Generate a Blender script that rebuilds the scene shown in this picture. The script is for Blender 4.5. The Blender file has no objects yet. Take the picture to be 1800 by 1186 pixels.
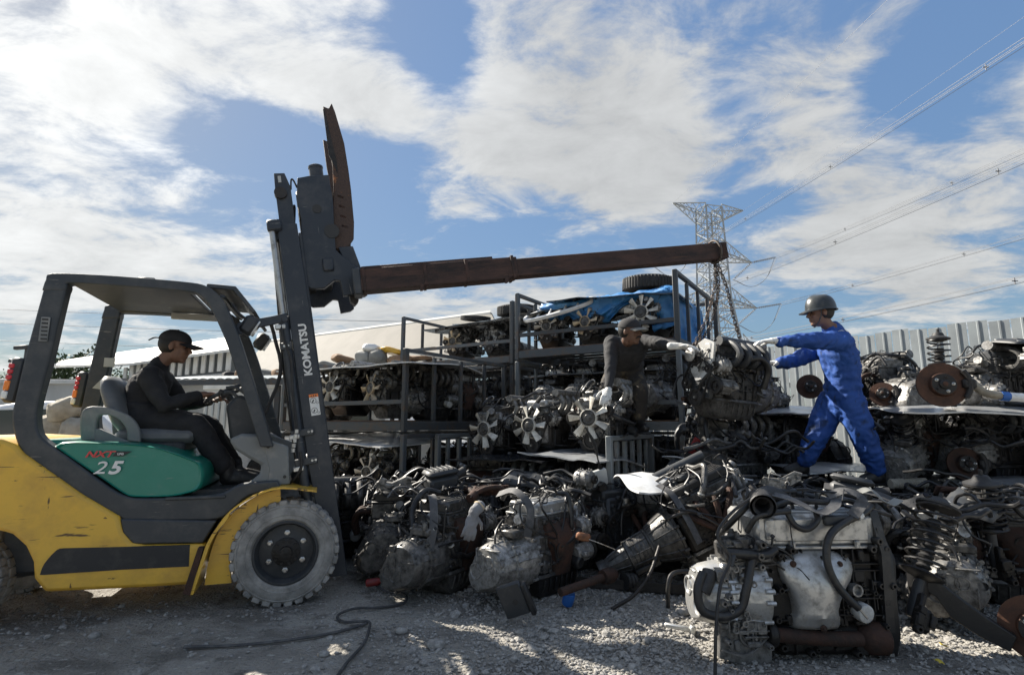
import bpy, bmesh, math, random
import numpy as np
from mathutils import Vector, Matrix, Euler, noise
SC = bpy.context.scene
COL = SC.collection
R = math.radians
V = Vector

# ------------------------------------------------------------------ camera
cam_data = bpy.data.cameras.new('camera'); cam = bpy.data.objects.new('camera', cam_data); COL.objects.link(cam)
cam_data.sensor_width = 36.0; cam_data.lens = 19.0; cam_data.clip_start = 0.05; cam_data.clip_end = 4000
cam.location = (0, 0, 1.15); cam.rotation_euler = (R(90 + 9.09), 0, 0)
SC.camera = cam

# ------------------------------------------------------------------ sky and sun
SUN_AZ, SUN_EL = -56.0, 39.0          # degrees left of the viewing direction, degrees above the horizon
world = bpy.data.worlds.new('World'); SC.world = world; world.use_nodes = True; world.cycles.sampling_method = 'MANUAL'; world.cycles.sample_map_resolution = 512
def build_sky():
    nt = world.node_tree; N = nt.nodes; L = nt.links; N.clear()
    def nd(t, **k):
        n = N.new(t)
        for a, b in k.items(): setattr(n, a, b)
        return n
    def mth(op, a, b=None, clamp=False):
        n = nd('ShaderNodeMath', operation=op, use_clamp=clamp)
        for i, x in enumerate((a, b)):
            if x is None: continue
            if isinstance(x, (int, float)): n.inputs[i].default_value = x
            else: L.new(x, n.inputs[i])
        return n.outputs[0]
    out = nd('ShaderNodeOutputWorld'); bg = nd('ShaderNodeBackground'); bg.inputs[1].default_value = 0.1
    sky = nd('ShaderNodeTexSky', sky_type='NISHITA'); sky.sun_disc = False
    sky.sun_elevation = R(SUN_EL); sky.sun_rotation = R(SUN_AZ % 360); sky.air_density = 1.0; sky.dust_density = 0.7; sky.ozone_density = 2.5
    tc = nd('ShaderNodeTexCoord'); sep = nd('ShaderNodeSeparateXYZ'); L.new(tc.outputs['Generated'], sep.inputs[0])
    x, y, z = sep.outputs
    den = mth('ADD', mth('MAXIMUM', z, 0.0), 0.16)
    cx, cy = mth('DIVIDE', x, den), mth('DIVIDE', y, den)     # a flat cloud deck
    comb = nd('ShaderNodeCombineXYZ'); L.new(cx, comb.inputs[0]); L.new(cy, comb.inputs[1])
    def fbm(scale, detail, rough, dist, loc, sc=(1, 1, 1), rot=0.0):
        mp = nd('ShaderNodeMapping'); mp.inputs['Location'].default_value = loc; mp.inputs['Scale'].default_value = sc; mp.inputs['Rotation'].default_value = (0, 0, rot)
        L.new(comb.outputs[0], mp.inputs[0])
        n = nd('ShaderNodeTexNoise'); n.inputs['Scale'].default_value = scale; n.inputs['Detail'].default_value = detail
        n.inputs['Roughness'].default_value = rough; n.inputs['Distortion'].default_value = dist
        L.new(mp.outputs[0], n.inputs['Vector']); return n.outputs[0]
    big = fbm(1.05, 3, .5, .3, (3.1, 1.7, 0))
    fine = fbm(3.4, 12, .64, .35, (7.3, 2.2, .4), (1.0, 1.35, 1), 0.45)
    wisp = fbm(7.0, 7, .62, .8, (1.1, 4.2, .4), (1.0, 1.5, 1), 0.6)
    d = mth('ADD', mth('MULTIPLY', big, .50), mth('ADD', mth('MULTIPLY', fine, .80), mth('MULTIPLY', wisp, .20)))
    # cloud banks and clear gaps of this sky, on the deck
    for (bx, by, rx, ry, rot, amp) in CLOUDS:
        c, s = math.cos(rot), math.sin(rot)
        dx, dy = mth('SUBTRACT', cx, bx), mth('SUBTRACT', cy, by)
        u = mth('DIVIDE', mth('ADD', mth('MULTIPLY', dx, c), mth('MULTIPLY', dy, s)), rx)
        w = mth('DIVIDE', mth('SUBTRACT', mth('MULTIPLY', dy, c), mth('MULTIPLY', dx, s)), ry)
        r2 = mth('ADD', mth('MULTIPLY', u, u), mth('MULTIPLY', w, w))
        g = mth('POWER', 2.718, mth('MULTIPLY', r2, -1.0))
        d = mth('ADD', d, mth('MULTIPLY', g, amp))
    mr = nd('ShaderNodeMapRange', interpolation_type='SMOOTHSTEP'); mr.inputs[1].default_value = .66; mr.inputs[2].default_value = .90
    L.new(d, mr.inputs[0])
    hor = nd('ShaderNodeMapRange'); hor.inputs[1].default_value = -.01; hor.inputs[2].default_value = .06; L.new(z, hor.inputs[0])
    cov = mth('MULTIPLY', mth('MULTIPLY', mr.outputs[0], hor.outputs[0]), .93)
    # thick clouds are greyer below, all are brighter towards the sun
    sd = V((math.sin(R(SUN_AZ)) * math.cos(R(SUN_EL)), math.cos(R(SUN_AZ)) * math.cos(R(SUN_EL)), math.sin(R(SUN_EL))))
    dot = nd('ShaderNodeVectorMath', operation='DOT_PRODUCT'); L.new(tc.outputs['Generated'], dot.inputs[0]); dot.inputs[1].default_value = sd
    glow = mth('POWER', mth('MAXIMUM', dot.outputs['Value'], 0.0), 5.0)
    thick = nd('ShaderNodeMapRange'); thick.inputs[1].default_value = .78; thick.inputs[2].default_value = 1.15; thick.inputs[3].default_value = .92; thick.inputs[4].default_value = .80
    L.new(d, thick.inputs[0])
    br = mth('MULTIPLY', mth('MULTIPLY', mth('ADD', mth('MULTIPLY', glow, 2.4), 2.95), thick.outputs[0]), mth('ADD', mth('MULTIPLY', fine, 1.1), .46))
    cc = nd('ShaderNodeCombineXYZ')
    L.new(mth('MULTIPLY', br, 1.0), cc.inputs[0]); L.new(mth('MULTIPLY', br, 1.01), cc.inputs[1]); L.new(mth('MULTIPLY', br, 1.0), cc.inputs[2])
    bw = nd('ShaderNodeRGBToBW'); L.new(sky.outputs[0], bw.inputs[0])
    vm = nd('ShaderNodeVectorMath', operation='SCALE'); L.new(sky.outputs[0], vm.inputs[0]); L.new(mth('MULTIPLY', mth('POWER', mth('MAXIMUM', bw.outputs[0], .05), -.62), 1.0), vm.inputs['Scale'])
    vt = nd('ShaderNodeVectorMath', operation='MULTIPLY'); L.new(vm.outputs[0], vt.inputs[0]); vt.inputs[1].default_value = (.97, 1.03, 1.03)
    mx = nd('ShaderNodeMix', data_type='RGBA'); L.new(cov, mx.inputs[0]); L.new(vt.outputs[0], mx.inputs[6]); L.new(cc.outputs[0], mx.inputs[7])
    L.new(mx.outputs[2], bg.inputs[0]); L.new(bg.outputs[0], out.inputs[0])
CLOUDS = [(-0.677, 1.02, 0.337, 0.186, -2.853, 0.2), (-0.389, 1.216, 0.154, 0.138, 1.384, 0.22), (-0.945, 1.094, 0.151, 0.132, 2.389, 0.1), (-0.077, 1.359, 0.22, 0.122, -2.185, 0.18), (-0.188, 1.694, 0.189, 0.159, 2.979, 0.16), (0.129, 1.113, 0.26, 0.191, 1.368, 0.2), (0.229, 1.576, 0.349, 0.227, -2.621, 0.16), (0.449, 1.37, 0.283, 0.144, 1.376, 0.1), (0.9, 1.434, 0.469, 0.182, -2.357, 0.17), (1.092, 1.919, 0.369, 0.299, 2.382, 0.12), (1.72, 2.117, 0.439, 0.275, 1.268, 0.16), (1.361, 1.453, 0.214, 0.072, 0.791, 0.06), (0.733, 1.016, 0.15, 0.091, 2.27, 0.05), (-1.349, 1.7, 0.583, 0.378, 2.128, 0.17), (-1.975, 2.178, 0.658, 0.26, 2.359, 0.1), (-1.193, 2.111, 0.359, 0.239, 2.003, 0.08), (-0.753, 2.699, 0.398, 0.287, -1.955, 0.14), (0.735, 2.744, 0.593, 0.504, -2.833, 0.03), (-0.643, 1.355, 0.182, 0.156, -3.021, -0.24), (-0.462, 1.596, 0.246, 0.177, 1.589, -0.22), (-0.15, 1.079, 0.191, 0.07, 1.525, -0.24), (-0.158, 0.96, 0.082, 0.066, 1.951, -0.2), (-0.061, 1.83, 0.242, 0.204, 3.098, -0.18), (0.35, 1.999, 0.241, 0.19, -3.008, -0.14), (0.538, 1.207, 0.157, 0.082, -2.334, -0.16), (0.959, 1.129, 0.168, 0.139, 1.301, -0.2), (0.795, 1.669, 0.152, 0.15, 1.36, -0.14), (0.595, 2.192, 0.38, 0.282, -3.025, -0.12), (-0.937, 0.952, 0.112, 0.053, 2.529, -0.08), (1.334, 2.648, 0.449, 0.298, 0.92, -0.1), (-1.012, 1.34, 0.156, 0.087, -2.445, -0.06), (1.566, 1.739, 0.196, 0.084, 0.904, -0.08), (1.485, 2.376, 0.23, 0.128, 0.889, -0.06), (-1.339, 1.427, 0.178, 0.08, 2.441, -0.08)]
build_sky()
sun_data = bpy.data.lights.new('sun', 'SUN'); sun_data.energy = 5.0; sun_data.angle = R(0.6); sun_data.color = (1.0, .93, .82)
sun = bpy.data.objects.new('sun', sun_data); COL.objects.link(sun)
sun.rotation_euler = V((math.sin(R(SUN_AZ)) * math.cos(R(SUN_EL)), math.cos(R(SUN_AZ)) * math.cos(R(SUN_EL)), math.sin(R(SUN_EL)))).to_track_quat('Z', 'Y').to_euler()
vs = SC.view_settings; vs.view_transform = 'Standard'; vs.look = 'None'; vs.gamma = 1; vs.use_curve_mapping = False; vs.exposure = 1.2
SC.render.engine = 'CYCLES'
SC.cycles.use_denoising = True; SC.cycles.max_bounces = 5; SC.cycles.diffuse_bounces = 3; SC.cycles.glossy_bounces = 2; SC.cycles.adaptive_threshold = .02
SC.cycles.transparent_max_bounces = 6; SC.cycles.caustics_reflective = False; SC.cycles.caustics_refractive = False

# ------------------------------------------------------------------ materials
MATS = {}
def mat(name, col, rough=.6, metal=0.0, col2=None, mixscale=8.0, mixlo=.45, mixhi=.62, bump=0.0, bscale=40.0, spec=.5, var=.0, rough2=None, metal2=None,
        coat=0.0, emit=None, trans=0.0, detail=6.0, stretch=(1, 1, 1)):
    """principled material: base colour broken up by noise towards col2 (dirt, rust, wear), optional fine bump"""
    if name in MATS: return MATS[name]
    m = bpy.data.materials.new(name); m.use_nodes = True; nt = m.node_tree; N = nt.nodes; L = nt.links
    b = N['Principled BSDF']
    b.inputs['Roughness'].default_value = rough; b.inputs['Metallic'].default_value = metal
    b.inputs['Specular IOR Level'].default_value = spec; b.inputs['Coat Weight'].default_value = coat
    b.inputs['Transmission Weight'].default_value = trans
    tc = N.new('ShaderNodeTexCoord'); mp = N.new('ShaderNodeMapping'); L.new(tc.outputs['Object'], mp.inputs[0]); mp.inputs['Scale'].default_value = stretch
    oi = N.new('ShaderNodeObjectInfo')
    add = N.new('ShaderNodeVectorMath'); add.operation = 'ADD'; L.new(mp.outputs[0], add.inputs[0])
    sc = N.new('ShaderNodeVectorMath'); sc.operation = 'SCALE'; sc.inputs[0].default_value = (3.1, 7.7, 5.3); L.new(oi.outputs['Random'], sc.inputs['Scale'])
    L.new(sc.outputs[0], add.inputs[1])
    c = None
    base = N.new('ShaderNodeRGB'); base.outputs[0].default_value = (*col, 1); c = base.outputs[0]
    if col2 is not None:
        n = N.new('ShaderNodeTexNoise'); n.inputs['Scale'].default_value = mixscale; n.inputs['Detail'].default_value = detail; n.inputs['Roughness'].default_value = .65
        L.new(add.outputs[0], n.inputs['Vector'])
        mr = N.new('ShaderNodeMapRange'); mr.inputs[1].default_value = mixlo; mr.inputs[2].default_value = mixhi; L.new(n.outputs[0], mr.inputs[0])
        mx = N.new('ShaderNodeMix'); mx.data_type = 'RGBA'; L.new(mr.outputs[0], mx.inputs[0]); L.new(c, mx.inputs[6]); mx.inputs[7].default_value = (*col2, 1)
        c = mx.outputs[2]
        if rough2 is not None:
            r2 = N.new('ShaderNodeMapRange'); r2.inputs[3].default_value = rough; r2.inputs[4].default_value = rough2; L.new(mr.outputs[0], r2.inputs[0]); L.new(r2.outputs[0], b.inputs['Roughness'])
        if metal2 is not None:
            r3 = N.new('ShaderNodeMapRange'); r3.inputs[3].default_value = metal; r3.inputs[4].default_value = metal2; L.new(mr.outputs[0], r3.inputs[0]); L.new(r3.outputs[0], b.inputs['Metallic'])
    if var:
        hv = N.new('ShaderNodeHueSaturation'); mr2 = N.new('ShaderNodeMapRange'); mr2.inputs[3].default_value = 1 - var; mr2.inputs[4].default_value = 1 + var
        L.new(oi.outputs['Random'], mr2.inputs[0]); L.new(mr2.outputs[0], hv.inputs['Value']); L.new(c, hv.inputs['Color']); c = hv.outputs[0]
    L.new(c, b.inputs['Base Color'])
    if emit: b.inputs['Emission Color'].default_value = (*emit[0], 1); b.inputs['Emission Strength'].default_value = emit[1]
    if bump:
        n2 = N.new('ShaderNodeTexNoise'); n2.inputs['Scale'].default_value = bscale; n2.inputs['Detail'].default_value = 5; L.new(add.outputs[0], n2.inputs['Vector'])
        bp = N.new('ShaderNodeBump'); bp.inputs['Strength'].default_value = bump; bp.inputs['Distance'].default_value = .01; L.new(n2.outputs[0], bp.inputs['Height']); L.new(bp.outputs[0], b.inputs['Normal'])
    MATS[name] = m; return m

mat('yellow', (.72, .43, .05), .38, 0, (.50, .29, .05), 5, .45, .75, .05, 30, coat=.1)
mat('green', (.005, .19, .135), .32, 0, (.03, .22, .17), 5, .45, .8, coat=.2)
mat('frame_black', (.034, .040, .047), .48, 0, (.085, .085, .083), 7, .45, .8, .08, 60)
mat('mast_black', (.022, .028, .038), .42, 0, (.075, .076, .078), 6, .5, .8, .08, 50)
mat('plastic_grey', (.17, .18, .18), .55, 0, (.28, .27, .25), 9, .5, .75, .1, 90)
mat('plastic_dark', (.035, .038, .042), .5, 0, (.08, .08, .078), 10, .5, .8, .05, 80, var=.2)
mat('tyre_dusty', (.17, .165, .155), .9, 0, (.36, .345, .32), 9, .34, .62, .3, 60)
mat('rubber', (.018, .018, .019), .62, 0, (.055, .052, .048), 12, .48, .75, .1, 60, var=.25)
mat('hose', (.013, .013, .014), .42, 0, (.05, .047, .043), 14, .5, .75, .05, 90, var=.3)
mat('wire', (.012, .012, .013), .45, var=.5)
mat('alu', (.30, .295, .285), .38, .55, (.075, .070, .062), 26, .40, .66, .25, 70, rough2=.6, metal2=.2, var=.22)
mat('alu_clean', (.48, .48, .47), .34, .65, (.20, .19, .17), 20, .46, .72, .12, 80, rough2=.55, metal2=.3, var=.12)
mat('alu_dark', (.12, .117, .112), .40, .5, (.03, .028, .026), 24, .40, .64, .25, 70, rough2=.55, metal2=.2, var=.3)
mat('iron', (.036, .033, .031), .6, .35, (.02, .018, .016), 10, .42, .62, .3, 60, rough2=.45, var=.3)
mat('black_paint', (.016, .016, .017), .42, 0, (.06, .056, .05), 8, .5, .72, .12, 60, var=.3)
mat('steel', (.45, .44, .42), .35, .85, (.14, .12, .10), 14, .5, .75, .1, 90, var=.2)
mat('zinc', (.55, .55, .53), .4, .7, (.2, .19, .17), 14, .5, .7, var=.2)
mat('rust', (.062, .030, .020), .8, .15, (.026, .018, .014), 11, .42, .65, .4, 70, var=.2)
mat('rust_disc', (.105, .050, .030), .65, .35, (.05, .028, .02), 13, .4, .7, .2, 60)
mat('fan_white', (.66, .64, .58), .5, 0, (.24, .21, .17), 9, .42, .72, var=.28)
mat('fan_cream', (.56, .45, .30), .5, 0, (.24, .18, .12), 9, .44, .72, var=.25)
mat('bonnet_white', (.74, .75, .75), .28, .0, (.40, .39, .36), 5, .55, .8, coat=.3)
mat('bonnet_silver', (.48, .50, .52), .3, .45, (.25, .24, .23), 6, .5, .8, coat=.3)
mat('bonnet_dark', (.02, .022, .026), .25, 0, (.07, .068, .065), 6, .5, .8, coat=.3)
mat('rack_paint', (.065, .073, .08), .55, .2, (.11, .075, .05), 9, .5, .72, .15, 70, var=.25)
mat('rack_grey', (.16, .175, .18), .55, .2, (.12, .085, .06), 9, .52, .75, .15, 70, var=.2)
mat('jib_rust', (.068, .036, .028), .68, .2, (.020, .014, .013), 3.5, .38, .66, .4, 40, stretch=(1, 3, 3))
mat('fork_paint', (.055, .034, .026), .7, 0, (.36, .14, .05), 7, .62, .70, .5, 50)
mat('chain', (.075, .065, .06), .5, .6, (.11, .06, .035), 20, .5, .7)
mat('tarp', (.03, .17, .42), .5, 0, (.09, .28, .55), 5, .45, .7, .5, 18)
mat('sprayed_black', (.02, .021, .023), .6, 0, (.05, .048, .045), 9, .5, .75)
mat('white_paint', (.74, .74, .72), .5, 0, (.5, .49, .46), 18, .55, .75)
mat('filter_white', (.52, .52, .5), .45, 0, (.3, .29, .27), 18, .5, .7)
mat('print_dark', (.03, .03, .03), .6)
mat('orange_sticker', (.80, .22, .05), .5)
mat('lamp_red', (.55, .02, .03), .25, coat=.5)
mat('lamp_amber', (.85, .22, .02), .25, coat=.5)
mat('lamp_clear', (.75, .75, .72), .2, coat=.5)
mat('label_grey', (.42, .43, .42), .6)
mat('red_plastic', (.22, .022, .02), .5, 0, (.12, .02, .02), 12)
mat('blue_plastic', (.02, .12, .42), .5)
mat('yellow_leaf', (.55, .42, .05), .7)
mat('belt_rubber', (.016, .016, .017), .6, 0, (.05, .048, .045), 20, .5, .7)
mat('strap', (.06, .06, .062), .7, 0, (.16, .155, .15), 12, .48, .75, .15, 120, var=.25)
mat('orange_part', (.26, .11, .05), .7, 0, (.12, .06, .035), 14)
mat('skin', (.20, .105, .068), .55, 0, (.155, .08, .052), 14, .4, .7)
mat('skin_dark', (.135, .068, .042), .55, 0, (.10, .05, .032), 14, .4, .7)
mat('hair', (.010, .009, .008), .6)
mat('cloth_black', (.014, .014, .016), .85, 0, (.026, .026, .028), 9, .45, .75, .25, 130)
mat('cloth_charcoal', (.024, .024, .027), .85, 0, (.045, .045, .048), 7, .5, .75, .25, 130)
mat('cloth_blue', (.013, .062, .27), .72, 0, (.022, .090, .36), 5, .42, .72, .3, 160)
mat('glove', (.72, .72, .70), .85, 0, (.42, .40, .37), 10, .5, .75, .4, 150)
mat('glove_grey', (.24, .24, .25), .85, 0, (.11, .105, .10), 10, .5, .75, .4, 150)
mat('boot', (.015, .014, .014), .5, 0, (.06, .055, .05), 14, .5, .75, .1, 70)
mat('khaki', (.030, .026, .023), .85, 0, (.10, .08, .052), 10, .54, .64, .2, 130)
mat('helmet', (.022, .025, .026), .33, 0, (.055, .06, .06), 7, .45, .7, coat=.2)
mat('eye', (.02, .016, .014), .2)
mat('seat_vinyl', (.11, .118, .125), .5, 0, (.17, .17, .17), 6, .45, .75, .08, 110)

def scratches(m, col, specs):
    """long thin chips and scrapes over a painted panel, each layer with its own stretch"""
    nt = m.node_tree; N = nt.nodes; L = nt.links; b = N['Principled BSDF']; src = b.inputs['Base Color'].links[0].from_socket
    tc = N.new('ShaderNodeTexCoord')
    for (sc, lo, hi, scale, loc) in specs:
        mp = N.new('ShaderNodeMapping'); mp.inputs['Scale'].default_value = sc; mp.inputs['Location'].default_value = loc; L.new(tc.outputs['Object'], mp.inputs[0])
        n = N.new('ShaderNodeTexNoise'); n.inputs['Scale'].default_value = scale; n.inputs['Detail'].default_value = 4; n.inputs['Roughness'].default_value = .6; L.new(mp.outputs[0], n.inputs['Vector'])
        mr = N.new('ShaderNodeMapRange'); mr.inputs[1].default_value = lo; mr.inputs[2].default_value = hi; L.new(n.outputs[0], mr.inputs[0])
        mx = N.new('ShaderNodeMix'); mx.data_type = 'RGBA'; L.new(mr.outputs[0], mx.inputs[0]); L.new(src, mx.inputs[6]); mx.inputs[7].default_value = (*col, 1); src = mx.outputs[2]
    L.new(src, b.inputs['Base Color'])
scratches(MATS['yellow'], (.10, .055, .02), [((1, 1, 7), .66, .70, 3.2, (0, 0, 0)), ((6, 1, 1.0), .68, .71, 3.5, (3, 1, 2)), ((1.2, 1, 22), .665, .69, 3.0, (5, 2, 1)), ((1, 1, 2.5), .68, .71, 9.0, (9, 2, 4))])
scratches(MATS['cloth_blue'], (.012, .028, .075), [((1, 1, 1), .60, .70, 5.0, (1, 0, 0)), ((1, 1, .5), .63, .70, 14.0, (4, 0, 2))])
scratches(MATS['glove'], (.22, .20, .18), [((1, 1, 1), .56, .68, 22.0, (1, 0, 0))])
scratches(MATS['green'], (.10, .20, .17), [((2, 2, 10), .62, .70, 3.0, (1, 0, 0)), ((1, 1, 1), .60, .85, 3.0, (4, 0, 2))])
scratches(MATS['jib_rust'], (.085, .045, .03), [((1, 8, 8), .60, .70, 3.0, (0, 0, 0))])
scratches(MATS['mast_black'], (.14, .14, .135), [((12, 1, 1), .68, .70, 3.0, (0, 0, 0)), ((2, 1, 20), .69, .71, 3.0, (4, 0, 0))])
scratches(MATS['frame_black'], (.13, .125, .115), [((2, 2, 14), .67, .70, 3.0, (0, 0, 0))])

# ------------------------------------------------------------------ mesh building
def basis(axis):
    a = V(axis).normalized(); h = V((0, 0, 1)) if abs(a.z) < .9 else V((1, 0, 0))
    u = h.cross(a).normalized(); return u, a.cross(u), a
def catmull(pts, k):
    P = [V(p) for p in pts]
    if len(P) < 3 or k < 2: return P
    out = []
    for i in range(len(P) - 1):
        a = P[i - 1] if i else P[0] * 2 - P[1]; b = P[i]; c = P[i + 1]; d = P[i + 2] if i + 2 < len(P) else P[-1] * 2 - P[-2]
        for j in range(k):
            t = j / k
            out.append(.5 * ((2 * b) + (c - a) * t + (2 * a - 5 * b + 4 * c - d) * t * t + (3 * b - a - 3 * c + d) * t ** 3))
    out.append(P[-1]); return out
class MB:
    def __init__(s): s.v = []; s.f = []; s.M = None
    def at(s, loc=(0, 0, 0), rot=(0, 0, 0), sc=1):
        s.M = Matrix.LocRotScale(V(loc), Euler(rot), V((sc,) * 3) if isinstance(sc, (int, float)) else V(sc)); return s
    def add(s, vs, fs):
        o = len(s.v)
        if s.M is None: s.v += [tuple(p) for p in vs]
        else: s.v += [tuple(s.M @ V(p)) for p in vs]
        s.f += [tuple(i + o for i in q) for q in fs]; return s
    def box(s, c, d, ch=0.0, rot=None):
        hx, hy, hz = d[0] / 2, d[1] / 2, d[2] / 2; c = V(c)
        if ch <= 0:
            vs = [V((x, y, z)) for x in (-hx, hx) for y in (-hy, hy) for z in (-hz, hz)]
            fs = [(0, 1, 3, 2), (4, 6, 7, 5), (0, 4, 5, 1), (2, 3, 7, 6), (0, 2, 6, 4), (1, 5, 7, 3)]
        else:
            ch = min(ch, hx * .95, hy * .95, hz * .95); vs = []; idx = {}
            for sx in (-1, 1):
                for sy in (-1, 1):
                    for sz in (-1, 1):
                        for k in range(3):
                            p = [sx * (hx - ch), sy * (hy - ch), sz * (hz - ch)]; p[k] += (sx, sy, sz)[k] * ch
                            idx[sx, sy, sz, k] = len(vs); vs.append(V(p))
            fs = []
            I = idx
            for k in range(3):
                i, j = (k + 1) % 3, (k + 2) % 3
                for sg in (-1, 1):
                    q = []
                    for (p1, p2) in ((-1, -1), (1, -1), (1, 1), (-1, 1)):
                        t = [0, 0, 0]; t[k] = sg; t[i] = p1; t[j] = p2; q.append(I[t[0], t[1], t[2], k])
                    fs.append(tuple(q) if sg > 0 else tuple(q[::-1]))
            for k in range(3):
                i, j = (k + 1) % 3, (k + 2) % 3
                for si in (-1, 1):
                    for sj in (-1, 1):
                        q = []
                        for sk, kk in ((-1, i), (-1, j), (1, j), (1, i)):
                            t = [0, 0, 0]; t[k] = sk; t[i] = si; t[j] = sj; q.append(I[t[0], t[1], t[2], kk])
                        fs.append(tuple(q) if si * sj > 0 else tuple(q[::-1]))
            for sx in (-1, 1):
                for sy in (-1, 1):
                    for sz in (-1, 1):
                        q = (I[sx, sy, sz, 0], I[sx, sy, sz, 1], I[sx, sy, sz, 2]); fs.append(q if sx * sy * sz > 0 else q[::-1])
        if rot is not None:
            E = Euler(rot).to_matrix(); vs = [E @ p for p in vs]
        return s.add([p + c for p in vs], fs)
    def ring(s, c, u, w, r, n): return [c + u * (r * math.cos(2 * math.pi * k / n)) + w * (r * math.sin(2 * math.pi * k / n)) for k in range(n)]
    def lathe(s, prof, p0, axis, n=16, cap=True):
        """prof: list of (radius, distance along axis)"""
        u, w, a = basis(axis); p0 = V(p0); vs = []; fs = []
        for (r, h) in prof: vs += s.ring(p0 + a * h, u, w, max(r, 1e-4), n)
        for i in range(len(prof) - 1):
            for k in range(n):
                k2 = (k + 1) % n; fs.append((i * n + k, i * n + k2, (i + 1) * n + k2, (i + 1) * n + k))
        if cap:
            if prof[0][0] > 2e-4: fs.append(tuple(range(n))[::-1])
            if prof[-1][0] > 2e-4: fs.append(tuple(range((len(prof) - 1) * n, len(prof) * n)))
        return s.add(vs, fs)
    def cyl(s, p0, p1, r0, r1=None, n=12, cap=True):
        p0, p1 = V(p0), V(p1); return s.lathe([(r0, 0), (r0 if r1 is None else r1, (p1 - p0).length)], p0, p1 - p0, n, cap)
    def tube(s, pts, r, n=8, k=4, cap=True):
        """round tube through points; r one radius or one per point"""
        P = catmull(pts, k); m = len(P)
        if isinstance(r, (int, float)): rr = [r] * m
        else:
            q = len(r) - 1; rr = []
            for i in range(m):
                t = i / (m - 1) * q; j = min(int(t), q - 1); rr.append(r[j] * (1 - (t - j)) + r[j + 1] * (t - j))
        vs = []; fs = []; u = None
        for i, p in enumerate(P):
            d = (P[min(i + 1, m - 1)] - P[max(i - 1, 0)])
            if d.length < 1e-9: d = V((0, 0, 1))
            d.normalize()
            if u is None: u, w, _ = basis(d)
            else:
                u = u - d * u.dot(d)
                if u.length < 1e-6: u, w, _ = basis(d)
                u.normalize(); w = d.cross(u)
            vs += s.ring(p, u, w, rr[i], n)
        for i in range(m - 1):
            for k2 in range(n):
                k3 = (k2 + 1) % n; fs.append((i * n + k2, i * n + k3, (i + 1) * n + k3, (i + 1) * n + k2))
        if cap: fs.append(tuple(range(n))[::-1]); fs.append(tuple(range((m - 1) * n, m * n)))
        return s.add(vs, fs)
    def ribbon(s, pts, width, up, th=.003, k=5):
        """flat strap through points"""
        P = catmull(pts, k); m = len(P); vs = []; fs = []
        up = [V(up)] * m if not isinstance(up, list) else up
        for i, p in enumerate(P):
            d = (P[min(i + 1, m - 1)] - P[max(i - 1, 0)]).normalized(); sd = d.cross(up[min(i, len(up) - 1)])
            if sd.length < 1e-4: sd = basis(d)[0]
            sd.normalize(); nn = sd.cross(d) * th
            vs += [p - sd * width / 2, p + sd * width / 2, p + sd * width / 2 + nn, p - sd * width / 2 + nn]
        for i in range(m - 1):
            for k2 in range(4):
                k3 = (k2 + 1) % 4; fs.append((i * 4 + k2, i * 4 + k3, i * 4 + 4 + k3, i * 4 + 4 + k2))
        fs.append((3, 2, 1, 0)); fs.append(tuple(range(4 * m - 4, 4 * m)))
        return s.add(vs, fs)
    def prism(s, poly, h0, h1, ax='y'):
        """closed outline extruded: ax 'y' -> outline in x,z ; 'x' -> outline in y,z ; 'z' -> outline in x,y"""
        n = len(poly)
        ar = sum(poly[i][0] * poly[(i + 1) % n][1] - poly[(i + 1) % n][0] * poly[i][1] for i in range(n))
        if ar < 0: poly = poly[::-1]
        mp = {'y': lambda a, b, h: (a, h, b), 'x': lambda a, b, h: (h, a, b), 'z': lambda a, b, h: (a, b, h)}[ax]
        vs = [mp(a, b, h0) for a, b in poly] + [mp(a, b, h1) for a, b in poly]
        fs = [tuple(range(n))[::-1], tuple(range(n, 2 * n))] + [(i, (i + 1) % n, n + (i + 1) % n, n + i) for i in range(n)]
        if ax == 'y': fs = [q[::-1] for q in fs]
        return s.add(vs, fs)
    def strip(s, a, b, h0, h1, ax='y'):
        """band between two outlines of equal length (clean quads for curved frames), extruded"""
        for i in range(len(a) - 1):
            s.prism([a[i], a[i + 1], b[i + 1], b[i]], h0, h1, ax)
        return s
    def band(s, a, b, h0, h1, ax='y'):
        """as strip, but one welded solid"""
        n = len(a); mp = {'y': lambda p, h: (p[0], h, p[1]), 'x': lambda p, h: (h, p[0], p[1]), 'z': lambda p, h: (p[0], p[1], h)}[ax]
        vs = []
        for i in range(n): vs += [mp(a[i], h0), mp(b[i], h0), mp(b[i], h1), mp(a[i], h1)]
        fs = [(0, 1, 2, 3), tuple(range(4 * n - 4, 4 * n))[::-1]]
        for i in range(n - 1):
            for k in range(4):
                k2 = (k + 1) % 4; fs.append((4 * i + k, 4 * i + 4 + k, 4 * i + 4 + k2, 4 * i + k2))
        return s.add(vs, fs)
    def ell(s, c, rad, n=14, m=9, rot=None):
        vs = []; fs = []; c = V(c); E = (rot if isinstance(rot, Matrix) else Euler(rot).to_matrix()) if rot is not None else None
        for i in range(m + 1):
            th = math.pi * i / m
            for k in range(n):
                p = V((rad[0] * math.sin(th) * math.cos(2 * math.pi * k / n), rad[1] * math.sin(th) * math.sin(2 * math.pi * k / n), rad[2] * math.cos(th)))
                if E: p = E @ p
                vs.append(c + p)
        for i in range(m):
            for k in range(n):
                k2 = (k + 1) % n; fs.append((i * n + k, (i + 1) * n + k, (i + 1) * n + k2, i * n + k2))
        return s.add(vs, fs)
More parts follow.
